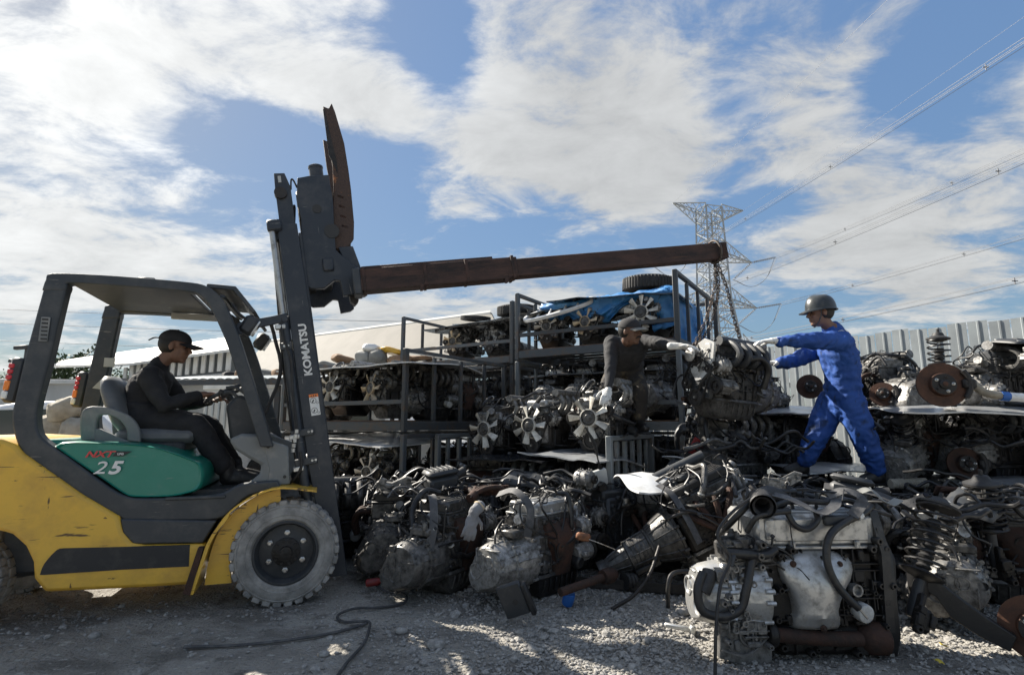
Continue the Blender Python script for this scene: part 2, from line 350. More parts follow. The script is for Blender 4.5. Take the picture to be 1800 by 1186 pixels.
    def torus(s, c, axis, Rr, r, n=24, m=8, a0=0, a1=2 * math.pi):
        u, w, a = basis(axis); c = V(c); full = abs(a1 - a0) > 6.28
        pts = [c + u * Rr * math.cos(a0 + (a1 - a0) * k / n) + w * Rr * math.sin(a0 + (a1 - a0) * k / n) for k in range(n + (0 if full else 1))]
        if not full: return s.tube(pts, r, m, 1)
        vs = []; fs = []
        for k in range(n):
            d = (pts[k] - c).normalized()
            for j in range(m): vs.append(pts[k] + d * r * math.cos(2 * math.pi * j / m) + a * r * math.sin(2 * math.pi * j / m))
        for k in range(n):
            for j in range(m):
                k2, j2 = (k + 1) % n, (j + 1) % m; fs.append((k * m + j, k2 * m + j, k2 * m + j2, k * m + j2))
        return s.add(vs, fs)
    def helix(s, p0, p1, Rr, turns, r, n=7, seg=14):
        p0, p1 = V(p0), V(p1); u, w, a = basis(p1 - p0); m = int(turns * seg)
        return s.tube([p0.lerp(p1, i / m) + u * Rr * math.cos(2 * math.pi * i / seg) + w * Rr * math.sin(2 * math.pi * i / seg) for i in range(m + 1)], r, n, 1)
    def grid(s, rows, close=False):
        m = len(rows); n = len(rows[0]); vs = [p for r in rows for p in r]
        fs = [(i * n + k, i * n + (k + 1) % n, (i + 1) * n + (k + 1) % n, (i + 1) * n + k) for i in range(m - 1) for k in range(n if close else n - 1)]
        return s.add(vs, fs)
    def mesh(s, name, material=None, angle=38):
        me = bpy.data.meshes.new(name); me.from_pydata(s.v, [], s.f); me.validate()
        if material: me.materials.append(MATS[material])
        me.polygons.foreach_set('use_smooth', [True] * len(me.polygons))
        try: me.set_sharp_from_angle(angle=R(angle))
        except Exception: pass
        return me
    def build(s, name, material, parent=None, bevel=0.0, angle=38, fix=True):
        me = s.mesh(name, material, angle)
        if fix:
            bm = bmesh.new(); bm.from_mesh(me); bmesh.ops.recalc_face_normals(bm, faces=bm.faces); bm.to_mesh(me); bm.free()
        o = bpy.data.objects.new(name, me); COL.objects.link(o); o.parent = parent
        if bevel:
            b = o.modifiers.new('edge', 'BEVEL'); b.width = bevel; b.segments = 2; b.limit_method = 'ANGLE'; b.angle_limit = R(40)
        return o
def tag(o, label=None, cat=None, group=None, kind=None):
    for k, x in (('label', label), ('category', cat), ('group', group), ('kind', kind)):
        if x: o[k] = x
    return o
def empty(name, loc=(0, 0, 0), rot=(0, 0, 0), label=None, cat=None, group=None):
    o = bpy.data.objects.new(name, None); COL.objects.link(o); o.location = loc; o.rotation_euler = rot; o.empty_display_size = .1
    return tag(o, label, cat, group)
def copy_tree(o, parent=None):
    c = o.copy(); COL.objects.link(c); c.parent = parent
    for ch in KIDS.get(o.name) or list(o.children): copy_tree(ch, c)
    return c
KIDS = {}
def put(o, loc, rot=(0, 0, 0), label=None, group=None, sc=1.0):
    o.location = loc; o.rotation_euler = rot; o.scale = (sc, sc, sc) if isinstance(sc, (int, float)) else sc
    return tag(o, label, None, group)
def text_mesh(name, body, size, material, parent, M, bold=0.0, shear=0.0, extrude=.0015, width=1.0):
    cu = bpy.data.curves.new(name, 'FONT'); cu.body = body; cu.size = size; cu.offset = bold; cu.shear = shear; cu.extrude = extrude; cu.align_x = 'CENTER'; cu.align_y = 'CENTER'; cu.resolution_u = 3
    t = bpy.data.objects.new(name + '_tmp', cu); COL.objects.link(t)
    me = bpy.data.meshes.new_from_object(t.evaluated_get(bpy.context.evaluated_depsgraph_get())); bpy.data.objects.remove(t)
    me.materials.clear(); me.materials.append(MATS[material]); me.name = name
    me.transform(M @ Matrix.Diagonal((width, 1, 1, 1)))
    o = bpy.data.objects.new(name, me); COL.objects.link(o); o.parent = parent; return o
def frame(origin, xdir, ydir):
    x = V(xdir).normalized(); z = x.cross(V(ydir)).normalized(); y = z.cross(x)
    M = Matrix((x, y, z)).transposed().to_4x4(); M.translation = V(origin); return M
def shape(p, k=3, closed=False):
    """smooth an x,z outline"""
    q = catmull([(a, 0, b) for a, b in p], k); return [(v.x, v.z) for v in q]
# ------------------------------------------------------------------ ground and gravel
def ground_z(x, y):
    return .010 * noise.noise(V((x * 1.3, y * 1.3, 0))) + .006 * noise.noise(V((x * 5, y * 5, 3))) - .004
def ground():
    xs = sorted(set([-3000, -900, -300, -100, -40, -20, -12, -8] + [round(-6 + .08 * i, 3) for i in range(151)] + [8, 12, 20, 40, 100, 300, 900, 3000]))
    ys = sorted(set([-900, -100, -20, -6, -2, 0, 1] + [round(2 + .08 * i, 3) for i in range(64)] + [8, 10, 14, 20, 40, 100, 300, 900, 3000]))
    m = MB(); m.v = [(x, y, ground_z(x, y) if abs(x) < 7 and 1.5 < y < 7.2 else -.004) for y in ys for x in xs]; n = len(xs)
    m.f = [(j * n + i, j * n + i + 1, (j + 1) * n + i + 1, (j + 1) * n + i) for j in range(len(ys) - 1) for i in range(n - 1)]
    M = mat('ground', (.29, .272, .24), .95, 0, (.42, .40, .36), 2.2, .38, .66, .0)
    nt = M.node_tree; N = nt.nodes; L = nt.links; b = N['Principled BSDF']
    tc = N.new('ShaderNodeTexCoord')
    vo = N.new('ShaderNodeTexVoronoi'); vo.inputs['Scale'].default_value = 55; L.new(tc.outputs['Object'], vo.inputs['Vector'])
    no = N.new('ShaderNodeTexNoise'); no.inputs['Scale'].default_value = 18; no.inputs['Detail'].default_value = 8; no.inputs['Roughness'].default_value = .7; L.new(tc.outputs['Object'], no.inputs['Vector'])
    ad = N.new('ShaderNodeMath'); ad.operation = 'SUBTRACT'; L.new(no.outputs[0], ad.inputs[0]); ml = N.new('ShaderNodeMath'); ml.operation = 'MULTIPLY'; ml.inputs[1].default_value = .5; L.new(vo.outputs['Distance'], ml.inputs[0]); L.new(ml.outputs[0], ad.inputs[1])
    bp = N.new('ShaderNodeBump'); bp.inputs['Strength'].default_value = 1.0; bp.inputs['Distance'].default_value = .035; L.new(ad.outputs[0], bp.inputs['Height']); L.new(bp.outputs[0], b.inputs['Normal'])
    scratches(M, (.18, .168, .148), [((1, 1.6, 1), .50, .62, 1.3, (2, 5, 0)), ((1, 1, 1), .56, .66, 5.0, (1, 1, 0))]); scratches(M, (.46, .44, .40), [((1, 1, 1), .60, .66, 14.0, (3, 3, 0))])
    tag(m.build('ground', 'ground', None, fix=False), 'grey compacted dirt yard', None, None, 'structure')
ground()
mat('gravel', (.21, .203, .19), .9, 0, (.37, .355, .33), 40, .36, .66, .2, 90, detail=2)
def gravel():
    rng = np.random.default_rng(7); t = (1 + 5 ** .5) / 2
    iv = np.array([(-1, t, 0), (1, t, 0), (-1, -t, 0), (1, -t, 0), (0, -1, t), (0, 1, t), (0, -1, -t), (0, 1, -t), (t, 0, -1), (t, 0, 1), (-t, 0, -1), (-t, 0, 1)]) / math.sqrt(1 + t * t)
    fc = np.array([(0, 11, 5), (0, 5, 1), (0, 1, 7), (0, 7, 10), (0, 10, 11), (1, 5, 9), (5, 11, 4), (11, 10, 2), (10, 7, 6), (7, 1, 8), (3, 9, 4), (3, 4, 2), (3, 2, 6), (3, 6, 8), (3, 8, 9), (4, 9, 5), (2, 4, 11), (6, 2, 10), (8, 6, 7), (9, 8, 1)])
    pts = []
    while len(pts) < 26000:
        x, y = rng.uniform(-4.6, 4.6), rng.uniform(2.2, 5.4)
        n = noise.noise(V((x * .9, y * .9, 5))) + .5 * noise.noise(V((x * 2.5, y * 2.5, 2)))
        edge = (x + .75 - .45 * (y - 3.2)) * 1.3
        d = min(1, max(.16, .45 + edge)) if y < 4.3 else .35
        d *= .55 + .75 * n if n < .6 else 1
        if rng.random() < d * (1.0 if y < 3.6 else .7): pts.append((x, y))
    vs = np.zeros((len(pts) * 12, 3)); 
    for i, (x, y) in enumerate(pts):
        s = .0045 + .0085 * rng.random() ** 2.2 + (.018 * rng.random() if rng.random() < .04 else 0)
        A = iv * (1 + rng.uniform(-.22, .22, (12, 1))) * np.array([s * rng.uniform(.8, 1.4), s * rng.uniform(.8, 1.3), s * rng.uniform(.5, .85)])
        a, b = rng.uniform(0, 6.28), rng.uniform(-.5, .5); ca, sa, cb, sb = math.cos(a), math.sin(a), math.cos(b), math.sin(b)
        A = A @ np.array([[1, 0, 0], [0, cb, -sb], [0, sb, cb]]).T @ np.array([[ca, -sa, 0], [sa, ca, 0], [0, 0, 1]]).T
        vs[i * 12:(i + 1) * 12] = A + np.array([x, y, ground_z(x, y) + s * .35])
    fs = (fc[None] + 12 * np.arange(len(pts))[:, None, None]).reshape(-1, 3)
    me = bpy.data.meshes.new('gravel'); me.from_pydata(vs.tolist(), [], fs.tolist()); me.materials.append(MATS['gravel'])
    o = bpy.data.objects.new('gravel', me); COL.objects.link(o); tag(o, 'loose pale grey gravel scattered over the dirt', 'gravel', None, 'stuff')
    for i, (x, y, s) in enumerate(((-.62, 3.25, .035), (.30, 3.40, .032), (-.40, 3.05, .045), (-2.3, 3.2, .034), (1.05, 3.55, .05), (-.95, 2.95, .03))):
        A = MB(); A.v = [(x + p[0] * s * random.Random(i).uniform(.9, 1.3), y + p[1] * s, ground_z(x, y) + s * .3 + p[2] * s * .6) for p in iv]; A.f = [tuple(int(q) for q in f) for f in fc]
        st = A.build('stone', 'gravel', None, angle=80)
        tag(st, ['pale rounded stone between forklift wheel and gearboxes', 'pale stone on gravel before the black control box', 'flat light stone on the dark dirt patch', 'small stone in forklift shadow', 'chunky stone near the rusty shaft', 'small pebble near the coiled rope end'][i], 'stone')
gravel()

# ------------------------------------------------------------------ far setting
mat('sheet_grey', (.33, .36, .37), .5, .25, (.24, .26, .27), 2, .4, .7, .05, 20)
mat('sheet_dark', (.20, .22, .23), .55, .2, (.14, .15, .155), 2, .4, .7)
mat('canvas', (.17, .16, .142), .8, 0, (.125, .12, .105), 1.2, .4, .7, .2, 6)
mat('roof_white', (.58, .585, .565), .6, 0, (.42, .42, .40), 2.5, .4, .7)
mat('wall_pale', (.45, .46, .45), .8, 0, (.34, .345, .34), 1.3, .4, .7)
mat('pylon_steel', (.30, .325, .345), .5, .2)
mat('cable', (.17, .18, .20), .6)
mat('bark', (.08, .06, .045), .9, 0, (.04, .03, .022), 6)
mat('leaf_dark', (.03, .055, .022), .7, 0, (.055, .085, .03), 6, .4, .65)
mat('leaf_green', (.06, .10, .03), .7, 0, (.10, .13, .05), 6, .4, .65)
mat('glass', (.03, .04, .045), .08, 0, spec=.8)
mat('sack', (.40, .36, .29), .9, 0, (.26, .23, .18), 5, .42, .66, .5, 30)
mat('cushion_grey', (.28, .28, .26), .8, 0, (.18, .175, .16), 6, .45, .7, .2, 40, var=.35)
mat('cushion_brown', (.26, .16, .09), .8, 0, (.14, .09, .06), 6, .45, .7, .2, 40, var=.3)
mat('wood_brown', (.16, .09, .05), .8, 0, (.09, .055, .035), 8, .4, .7)
def corrugated(name, p0, p1, h, pitch, depth, mt, label, cap=True, z0=0.0, cat='fence', panel=1):
    """upright ribbed sheet fence from p0 to p1 built of panels"""
    p0, p1 = V((*p0, 0)), V((*p1, 0)); d = (p1 - p0); L = d.length; d.normalize(); nn = V((d.y, -d.x, 0))
    root = empty(name, (p0.x, p0.y, z0), (0, 0, math.atan2(d.y, d.x)), label, cat)
    n = int(L / pitch); k = 0
    while k < n:
        kk = min(n, k + panel); a = []
        for i in range(k, kk):
            x = i * pitch; q = pitch
            a += [(x, 0), (x + q * .42, 0), (x + q * .46, -depth), (x + q * .54, -depth), (x + q * .58, 0)]
        a.append((kk * pitch - .004, 0)); b = [(x, y + .006) for x, y in a]
        hh = h + .02 * math.sin(k * 1.7)
        a[-1] = (a[-1][0] - .010, 0); b[-1] = (b[-1][0] - .010, .006); m = MB().prism(a + b[::-1], 0, hh, 'z'); m.build('sheet', mt, root, fix=True); k = kk
    MB().box((L / 2, .05, h * .72), (L, .05, .08)).build('rail', 'sheet_dark', root); MB().box((L / 2, .05, h * .2), (L, .05, .08)).build('rail', 'sheet_dark', root)
    return root
corrugated('corrugated_fence', (2.0, 12.6), (8.4, 4.3), 2.50, .22, .012, 'sheet_grey', 'tall grey ribbed sheet-metal fence behind the right-hand engine pile')
corrugated('corrugated_fence', (-4.5, 11.5), (1.9, 12.65), 1.55, .12, .03, 'sheet_grey', 'low pale ribbed sheet fence seen through the left rack')

def slab(name, pts, th, mt, parent=None, down=(0, 0, -1)):
    n = len(pts); d = V(down) * th; vs = [V(p) for p in pts] + [V(p) + d for p in pts]
    return MB().add(vs, [tuple(range(n)), tuple(range(n, 2 * n))[::-1]] + [(i, (i + 1) % n, n + (i + 1) % n, n + i) for i in range(n)]).build(name, mt, parent)
def shed():
    r = empty('shed', (-9, 16, 0), (0, 0, 0), 'open shed with white sheet roof and striped slatted gable behind the driver', 'shed')
    o = V((-9, 16, 0)); P = lambda *p: V(p) - o
    slab('roof', [P(-15.2, 17.6, 3.15), P(-6.1, 11.7, 3.05), P(-5.75, 11.2, 2.72), P(-9.4, 13.2, 2.62), P(-14.6, 16.7, 2.92)], .06, 'roof_white', r)
    # gable slats, alternately pale, hung under the sloping edge
    A, B = P(-9.9, 13.75, 0), P(-5.95, 11.55, 0); n = 15
    for i in range(n):
        t = (i + .25) / n; q = A.lerp(B, t); top = 2.56 + .42 * t; bot = 2.20 + .10 * t
        MB().box((q.x, q.y, (top + bot) / 2), (.15, .03, top - bot), .004, (0, 0, math.atan2(B.y - A.y, B.x - A.x))).build('slat', 'roof_white', r)
    MB().box(((A.x + B.x) / 2, (A.y + B.y) / 2 + .25, 2.45), (4.6, .05, .75), 0, (0, 0, math.atan2(B.y - A.y, B.x - A.x))).build('gable_wall', 'sheet_dark', r)
    MB().box(((A.x + B.x) / 2, (A.y + B.y) / 2, 2.18), (4.6, .12, .10), .01, (0, 0, math.atan2(B.y - A.y, B.x - A.x))).build('beam', 'wall_pale', r)
    for t in (0, .5, 1):
        q = A.lerp(B, t); MB().box((q.x, q.y, 1.08), (.12, .12, 2.15)).build('post', 'rack_paint', r)
    MB().box(((A.x + B.x) / 2, (A.y + B.y) / 2 + 2.4, 1.0), (5.5, .1, 2.0), 0, (0, 0, math.atan2(B.y - A.y, B.x - A.x))).build('back_wall', 'wood_brown', r)
shed()
def store():
    r = empty('storage_container', (-5.0, 10.6, 0), (0, 0, R(-18)), 'pale ribbed storage container between the driver and the mast', 'container')
    MB().box((0, .6, .98), (2.6, 1.2, 1.96), .01).build('body', 'wall_pale', r)
    for k in range(16): MB().box((-1.2 + k * .16, -.012, .92), (.05, .03, 1.5), .006).build('rib', 'sheet_grey', r)
    MB().box((0, -.02, 1.90), (2.62, .05, .12), .008).build('top_rail', 'roof_white', r); MB().box((0, -.02, .08), (2.62, .05, .12), .008).build('bottom_rail', 'rack_paint', r)
store()
def hall():
    r = empty('canvas_hall', (-2, 16, 0), (0, 0, 0), 'long beige canvas-roofed hall behind the stacked racks', 'hall'); o = V((-2, 16, 0)); P = lambda *p: V(p) - o
    # ridge runs from far left to nearer right; roof falls towards the yard
    slab('roof', [P(-9.0, 19.6, 4.15), P(-.50, 12.3, 3.72), P(-.25, 11.6, 3.10), P(-.9, 11.0, 2.55), P(-9.2, 18.0, 2.75)], .05, 'canvas', r)
    slab('roof_edge', [P(-9.0, 19.6, 4.19), P(-.50, 12.3, 3.76), P(-.50, 12.24, 3.70), P(-9.0, 19.5, 4.12)], .05, 'wall_pale', r)
    slab('gable', [P(-.48, 12.3, 3.70), P(-.24, 11.6, 3.08), P(1.6, 12.4, 2.5), P(1.6, 12.4, 0), P(-.48, 12.3, 0)], .05, 'sheet_dark', r, (.3, .9, 0))
    slab('wall', [P(-9.1, 18.0, 2.7), P(-.9, 11.05, 2.5), P(-.9, 11.05, 0), P(-9.1, 18.0, 0)], .05, 'sheet_grey', r, (.6, .75, 0))
hall()
def lean_to():
    r = empty('lean_to_roof', (-2.6, 8.6, 0), (0, 0, 0), 'low grey corrugated lean-to roof carrying old seat cushions', 'roof'); o = V((-2.6, 8.6, 0))
    a = []; n = 34
    for i in range(n): a += [(-3.2 + i * .14, 0), (-3.2 + i * .14 + .05, .015), (-3.2 + i * .14 + .09, .015)]
    vs = []; 
    for (x, h) in a: vs += [(x, -.55 - x * .12, 1.83 + h), (x, 1.1 - x * .12, 2.02 + h)]
    m = MB(); m.v = vs + [(x, y, z - .008) for x, y, z in vs]; k0 = len(vs)
    m.f = [(2 * i, 2 * i + 2, 2 * i + 3, 2 * i + 1) for i in range(len(a) - 1)] + [(2 * i + k0, 2 * i + 1 + k0, 2 * i + 3 + k0, 2 * i + 2 + k0) for i in range(len(a) - 1)] + [(2 * i, k0 + 2 * i, k0 + 2 * i + 2, 2 * i + 2) for i in range(len(a) - 1)]
    m.build('roof_sheet', 'sheet_grey', r)
    MB().box((-1.0, -.40, 1.78), (4.4, .06, .08), .005, (0, 0, -.12)).build('purlin', 'rack_paint', r)
    for x in (-3.0, -1.0, 1.2): MB().box((x, -.38 - x * .12, .87), (.07, .07, 1.74)).build('post', 'rack_paint', r)
lean_to()
def pile_item(seed, loc, size, mt, rot, name, label, cat, group):
    rng = random.Random(seed); m = MB(); ph = [rng.random() * 9 for _ in range(3)]
    m.ell((0, 0, 0), (1, 1, 1), 28, 18)
    vs = []
    for x, y, z in m.v:
        p = V((x, y, z)); k = 1 + .16 * noise.noise(p * 1.6 + V(ph)) + .06 * noise.noise(p * 4 + V(ph)) + (.16 * (.4 - abs(noise.noise(p * 2.6 + V(ph)))) + .08 * (.4 - abs(noise.noise(p * 6 + V(ph)))) if mt == 'sack' else .05 * (.4 - abs(noise.noise(p * 5 + V(ph)))))
        q = [math.copysign(abs(c) ** .72, c) for c in (x, y, z)]; vs.append((q[0] * size[0] / 2 * k, q[1] * size[1] / 2 * k, q[2] * size[2] / 2 * k))
    m.v = vs; o = m.build(name, mt, None, angle=70); o.location = loc; o.rotation_euler = rot
    return tag(o, label, cat, group)
rows = [(-2.78, 8.2, 2.00, .38, .16, 'cushion_grey', 'long pale seat cushion at the mast end of the roof pile'), (-2.40, 8.15, 1.98, .36, .17, 'cushion_grey', 'grey cushion lying front centre in the roof pile'),
        (-2.60, 8.35, 2.12, .40, .15, 'cushion_brown', 'brown padded board tipped at the left of the roof pile'), (-2.28, 8.3, 2.14, .28, .26, 'cushion_grey', 'dark grey cushion standing on edge mid roof pile'),
        (-2.05, 8.2, 2.14, .26, .24, 'cushion_grey', 'rounded grey headrest cushion in the roof pile'), (-2.18, 8.3, 2.30, .26, .14, 'white_paint', 'pale cushion on top of the roof pile'),
        (-1.85, 8.3, 2.26, .36, .10, 'yellow', 'yellow foam sheet lying on top of the roof pile'), (-1.70, 8.2, 2.10, .40, .16, 'cushion_brown', 'brown cushion right of centre in the roof pile'),
        (-1.45, 8.15, 2.00, .42, .15, 'cushion_grey', 'grey cushion near the rack end of the roof pile'), (-1.42, 8.3, 2.14, .44, .09, 'cushion_brown', 'brown board lying flat by the rack end of the roof pile')]
for i, (x, y, z, w, h, mt, lb) in enumerate(rows): pile_item(40 + i, (x, y, z), (w, .30, h), mt, (0, random.Random(i).uniform(-.35, .35), random.Random(i).uniform(-.5, .5)), 'seat_cushion', lb, 'cushion', 'old cushions piled on the lean-to roof')
for i, (x, y, z, w, h, mt, lb) in enumerate([(-5.15, 10.5, 2.10, .42, .24, 'cushion_brown', 'brown bundle on the container beside the driver'), (-4.75, 10.45, 2.08, .40, .22, 'cushion_grey', 'grey bundle on the container behind the front pillar'), (-5.45, 10.6, 2.06, .44, .18, 'cloth_charcoal', 'dark bundle at the left end of the container top'), (-4.45, 10.4, 2.07, .36, .2, 'cushion_brown', 'small brown bundle on the container beside the mast')]):
    pile_item(60 + i, (x, y, z), (w, .32, h), mt, (0, .1 * i, .3 * i), 'bundle', lb, 'bundle', 'bundles on the storage container')
for i, (x, y, z, w, h, lb) in enumerate([(-5.55, 6.85, 1.32, .40, .30, 'crumpled beige sack on top of the sack heap behind the seat'), (-5.75, 6.9, 1.10, .50, .32, 'beige sack in the middle of the heap behind the seat'), (-5.35, 6.8, 1.02, .40, .4, 'pale sack low in the heap behind the seat'), (-5.6, 6.95, .55, .8, .9, 'bulging dull sack at the foot of the heap behind the seat')]):
    pile_item(70 + i, (x, y, z), (w, .4, h), 'sack', (0, .2 * i - .3, .4 * i), 'sack', lb, 'sack', 'sacks heaped behind the forklift')
# pale wall far left, trees, camera pole
def far_left():
    r = empty('boundary_wall', (-14, 13.5, 0), (0, 0, R(6)), 'long pale boundary wall with a dark base at the far left', 'wall')
    MB().box((0, 0, 1.10), (16, .2, 2.1), 0).build('wall_face', 'wall_pale', r); MB().box((0, -.02, 2.2), (16, .3, .12), .02).build('coping', 'roof_white', r); MB().box((0, -.12, .25), (16, .1, .5)).build('plinth', 'rack_paint', r)
    r = empty('gate_frame', (-6.55, 8.9, 0), (0, 0, 0), 'thin dark steel gate frame before the pale wall', 'gate')
    for x in (0, .42): MB().box((x, 0, .95), (.045, .045, 1.9 if x == 0 else 1.8)).build('post', 'rack_paint', r)
    MB().box((.21, 0, 1.87), (.46, .045, .045)).build('top_bar', 'rack_paint', r); MB().box((.0, .03, 1.45), (2.2, .03, .03)).build('rail', 'rack_paint', r)
    r = empty('camera_pole', (-12.6, 13.9, 0), (0, 0, 0), 'slim pole with two security cameras above the wall at far left', 'camera pole')
    MB().cyl((0, 0, 0), (0, 0, 3.1), .035, n=8).build('pole', 'rack_paint', r)
    MB().box((.0, -.1, 3.1), (.42, .12, .10), .02, (0, -.1, .1)).build('camera', 'plastic_dark', r); MB().box((-.16, -.1, 2.72), (.28, .12, .10), .02, (0, .3, .1)).build('camera', 'plastic_dark', r)
far_left()
def tree(seed, loc, h, rx, mt, label):
    rng = random.Random(seed); r = empty('tree', loc, (0, 0, 0), label, 'tree')
    m = MB(); m.tube([(0, 0, 0), (.1, 0, h * .25), (-.05, .1, h * .5), (.1, 0, h * .8)], [h * .035, h * .028, h * .02, h * .008], 8, 3)
    for k in range(9):
        a = k * 2.4; z = h * (.35 + .05 * k); m.tube([(0, 0, z), (rx * .4 * math.cos(a), rx * .4 * math.sin(a), z + h * .1), (rx * .75 * math.cos(a), rx * .75 * math.sin(a), z + h * .16)], [h * .014, h * .009, h * .004], 6, 2)
    m.build('trunk', 'bark', r)
    c = MB(); cl = [(V((rng.gauss(0, .45) * rx, rng.gauss(0, .45) * rx, h * rng.uniform(.38, .98))), rng.uniform(.18, .42) * rx) for _ in range(34)]
    for (p, q) in cl:
        p.x *= 1.15 - .6 * (p.z / h - .4); p.y *= 1.15 - .6 * (p.z / h - .4)
        for k in range(95):
            d = V((rng.gauss(0, 1), rng.gauss(0, 1), rng.gauss(0, .8))).normalized() * q * rng.uniform(.5, 1.05); s = rng.uniform(.05, .11) * h / 4
            u = V((rng.gauss(0, 1), rng.gauss(0, 1), rng.gauss(0, 1))).normalized(); w = u.cross(V((rng.gauss(0, 1), rng.gauss(0, 1), 1))).normalized()
            b = p + d; c.add([b - u * s, b + w * s * .45, b + u * s, b - w * s * .45], [(0, 1, 2, 3)])
    c.build('crown', mt, r, fix=False)
tree(1, (-14.4, 17.3, 0), 3.4, 1.3, 'leaf_dark', 'dark evergreen tree beyond the pale wall at far left')
tree(2, (-12.6, 16.6, 0), 2.7, 1.5, 'leaf_dark', 'low dark tree under the shed roof edge')
tree(3, (-11.0, 16.2, 0), 2.6, 1.1, 'leaf_green', 'lighter green bush beside the shed post')
tree(4, (-16.2, 18.0, 0), 2.6, 1.5, 'leaf_dark', 'dark bushy tree hidden behind the forklift rear pillar')
def car(loc, yaw, mt, label):
    r = empty('parked_car', loc, (0, 0, yaw), label, 'car')
    side = shape([(-2.0, .35), (-2.05, .62), (-1.95, .85), (-1.2, .95), (-.55, 1.40), (.55, 1.44), (1.15, 1.02), (1.75, .90), (2.05, .72), (2.08, .38)], 3) + [(1.6, .25), (-1.6, .25)]
    MB().prism(side, -.82, .82).build('body', mt, r, bevel=.06)
    for s in (-1, 1):
        MB().prism([(-.98, .98), (-.52, 1.34), (-.02, 1.36), (-.02, .98)], s * .80, s * .835).build('window', 'glass', r); MB().prism([(.06, .98), (.06, 1.36), (.5, 1.36), (.98, 1.02)], s * .80, s * .835).build('window', 'glass', r)
    MB().prism([(-1.16, .99), (-.60, 1.37), (-.62, 1.40), (-1.22, 1.02)], -.66, .66).build('windscreen', 'glass', r)
    for x in (-1.3, 1.3):
        for s in (-1, 1):
            MB().lathe([(.10, -.09), (.2, -.1), (.31, -.09), (.32, 0), (.31, .09), (.2, .1), (.1, .09)], (x, s * .76, .32), (0, 1, 0), 22).build('wheel', 'rubber', r)
    for s in (-1, 1): MB().box((-2.0, s * .6, .70), (.1, .3, .14), .03).build('headlight', 'lamp_clear', r)
    return r
car((-7.0, 8.6, 0), R(12), 'bonnet_white', 'white car parked behind the forklift counterweight')
car((-2.9, 10.2, 0), R(-10), 'bonnet_white', 'white car half hidden behind the left rack')
# ------------------------------------------------------------------ pylon and power lines
def pylon():
    bx, by = 40.6, 106.0; T = 46.0
    r = empty('transmission_pylon', (bx, by, 0), (0, 0, R(14)), 'tall pale lattice transmission pylon beyond the yard', 'pylon')
    def half(z):    # half width of the tower by height
        return 5.2 - 2.9 * min(z / 26.0, 1) - .55 * max(0, (z - 26) / 20)
    lv = [0, 6, 11, 15.5, 19.5, 23, 26, 29, 32, 35, 37.5, 40, 42.5, 45]
    m = MB()
    for sx in (-1, 1):
        for sy in (-1, 1):
            m.tube([(sx * half(z), sy * half(z), z) for z in lv], .22, 4, 1)
    m.build('leg_angle', 'pylon_steel', r)
    m = MB()
    for i in range(len(lv) - 1):
        z0, z1 = lv[i], lv[i + 1]; a, b = half(z0), half(z1)
        for k in range(4):
            c, s = [(1, 0), (0, 1), (-1, 0), (0, -1)][k]
            def P(u, w, z): return (c * w - s * u, s * w + c * u, z)
            m.tube([P(-a, a, z0), P(b, b, z1)], .105, 4, 1); m.tube([P(a, a, z0), P(-b, b, z1)], .105, 4, 1); m.tube([P(-b, b, z1), P(b, b, z1)], .11, 4, 1)
            m.tube([P(-a, a, z0), P(0, (a + b) / 2, (z0 + z1) / 2)], .07, 4, 1); m.tube([P(0, a, z0), P(0, b, z1)], .06, 4, 1)
    m.build('lattice', 'pylon_steel', r)
    tips = []
    for z, L, th, top in ((44.5, 8.2, 3.6, True), (34.2, 9.4, 3.2, False), (24.6, 9.8, 3.2, False), (15.2, 9.8, 3.2, False)):
        for s in (-1, 1):
            m = MB(); h = half(z)
            tip = V((s * L, 0, z + (.9 if top else 0)))
            lo, hi = (z - th + 1.2, z + .9) if top else (z, z + th)
            for sy in (-1, 1):
                A, B = V((s * h, sy * h, lo)), V((s * h, sy * h, hi)); m.tube([A, tip], .13, 4, 1); m.tube([B, tip], .13, 4, 1)
                for k in range(5):
                    t0, t1 = k / 5, (k + 1) / 5
                    m.tube([A.lerp(tip, t0), B.lerp(tip, t1)], .07, 4, 1); m.tube([B.lerp(tip, t0), A.lerp(tip, t1)], .07, 4, 1)
            for k in range(5):
                t = k / 5; a1, a2 = V((s * h, -h, lo)).lerp(tip, t), V((s * h, h, lo)).lerp(tip, t); m.tube([a1, a2], .07, 4, 1)
            m.build('crossarm', 'pylon_steel', r); tips.append((s, z, tip))
    ends = []
    for (s, z, tip) in tips:
        if z > 40: ends.append((s, z, tip)); continue
        # strain insulators towards both spans and the jumper loop below
        e1 = tip + V((2.9, -3.6, .25)) if s > 0 else tip + V((2.6, -3.6, .2)); e2 = tip + V((-2.4, 3.0, -3.0 if s > 0 else -1.2))
        for e in (e1, e2):
            for off in (-.22, .22):
                d = e - tip; m = MB()
                m.tube([tip + V((off, off, 0)), e + V((off, off, 0))], .05, 5, 1)
                for k in range(11): p = tip.lerp(e, (k + 1.5) / 13) + V((off, off, 0)); m.lathe([(.05, -.07), (.17, -.03), (.17, .03), (.05, .07)], p, d, 8)
                m.build('insulator', 'cable', r)
        m = MB()
        for off in (-.2, .2): m.tube([e1 + V((off, 0, 0)), e1.lerp(e2, .25) + V((0, 0, -3.2)), e1.lerp(e2, .6) + V((0, 0, -3.4)), e2 + V((off, 0, 0))], .045, 5, 5)
        m.build('jumper_loop', 'cable', r); ends.append((s, z, e1))
    R3 = Matrix.Rotation(R(14), 3, 'Z')
    out = []
    for (s, z, e) in ends: out.append((s, z, R3 @ e + V((bx, by, 0))))
    return out
ENDS = pylon()
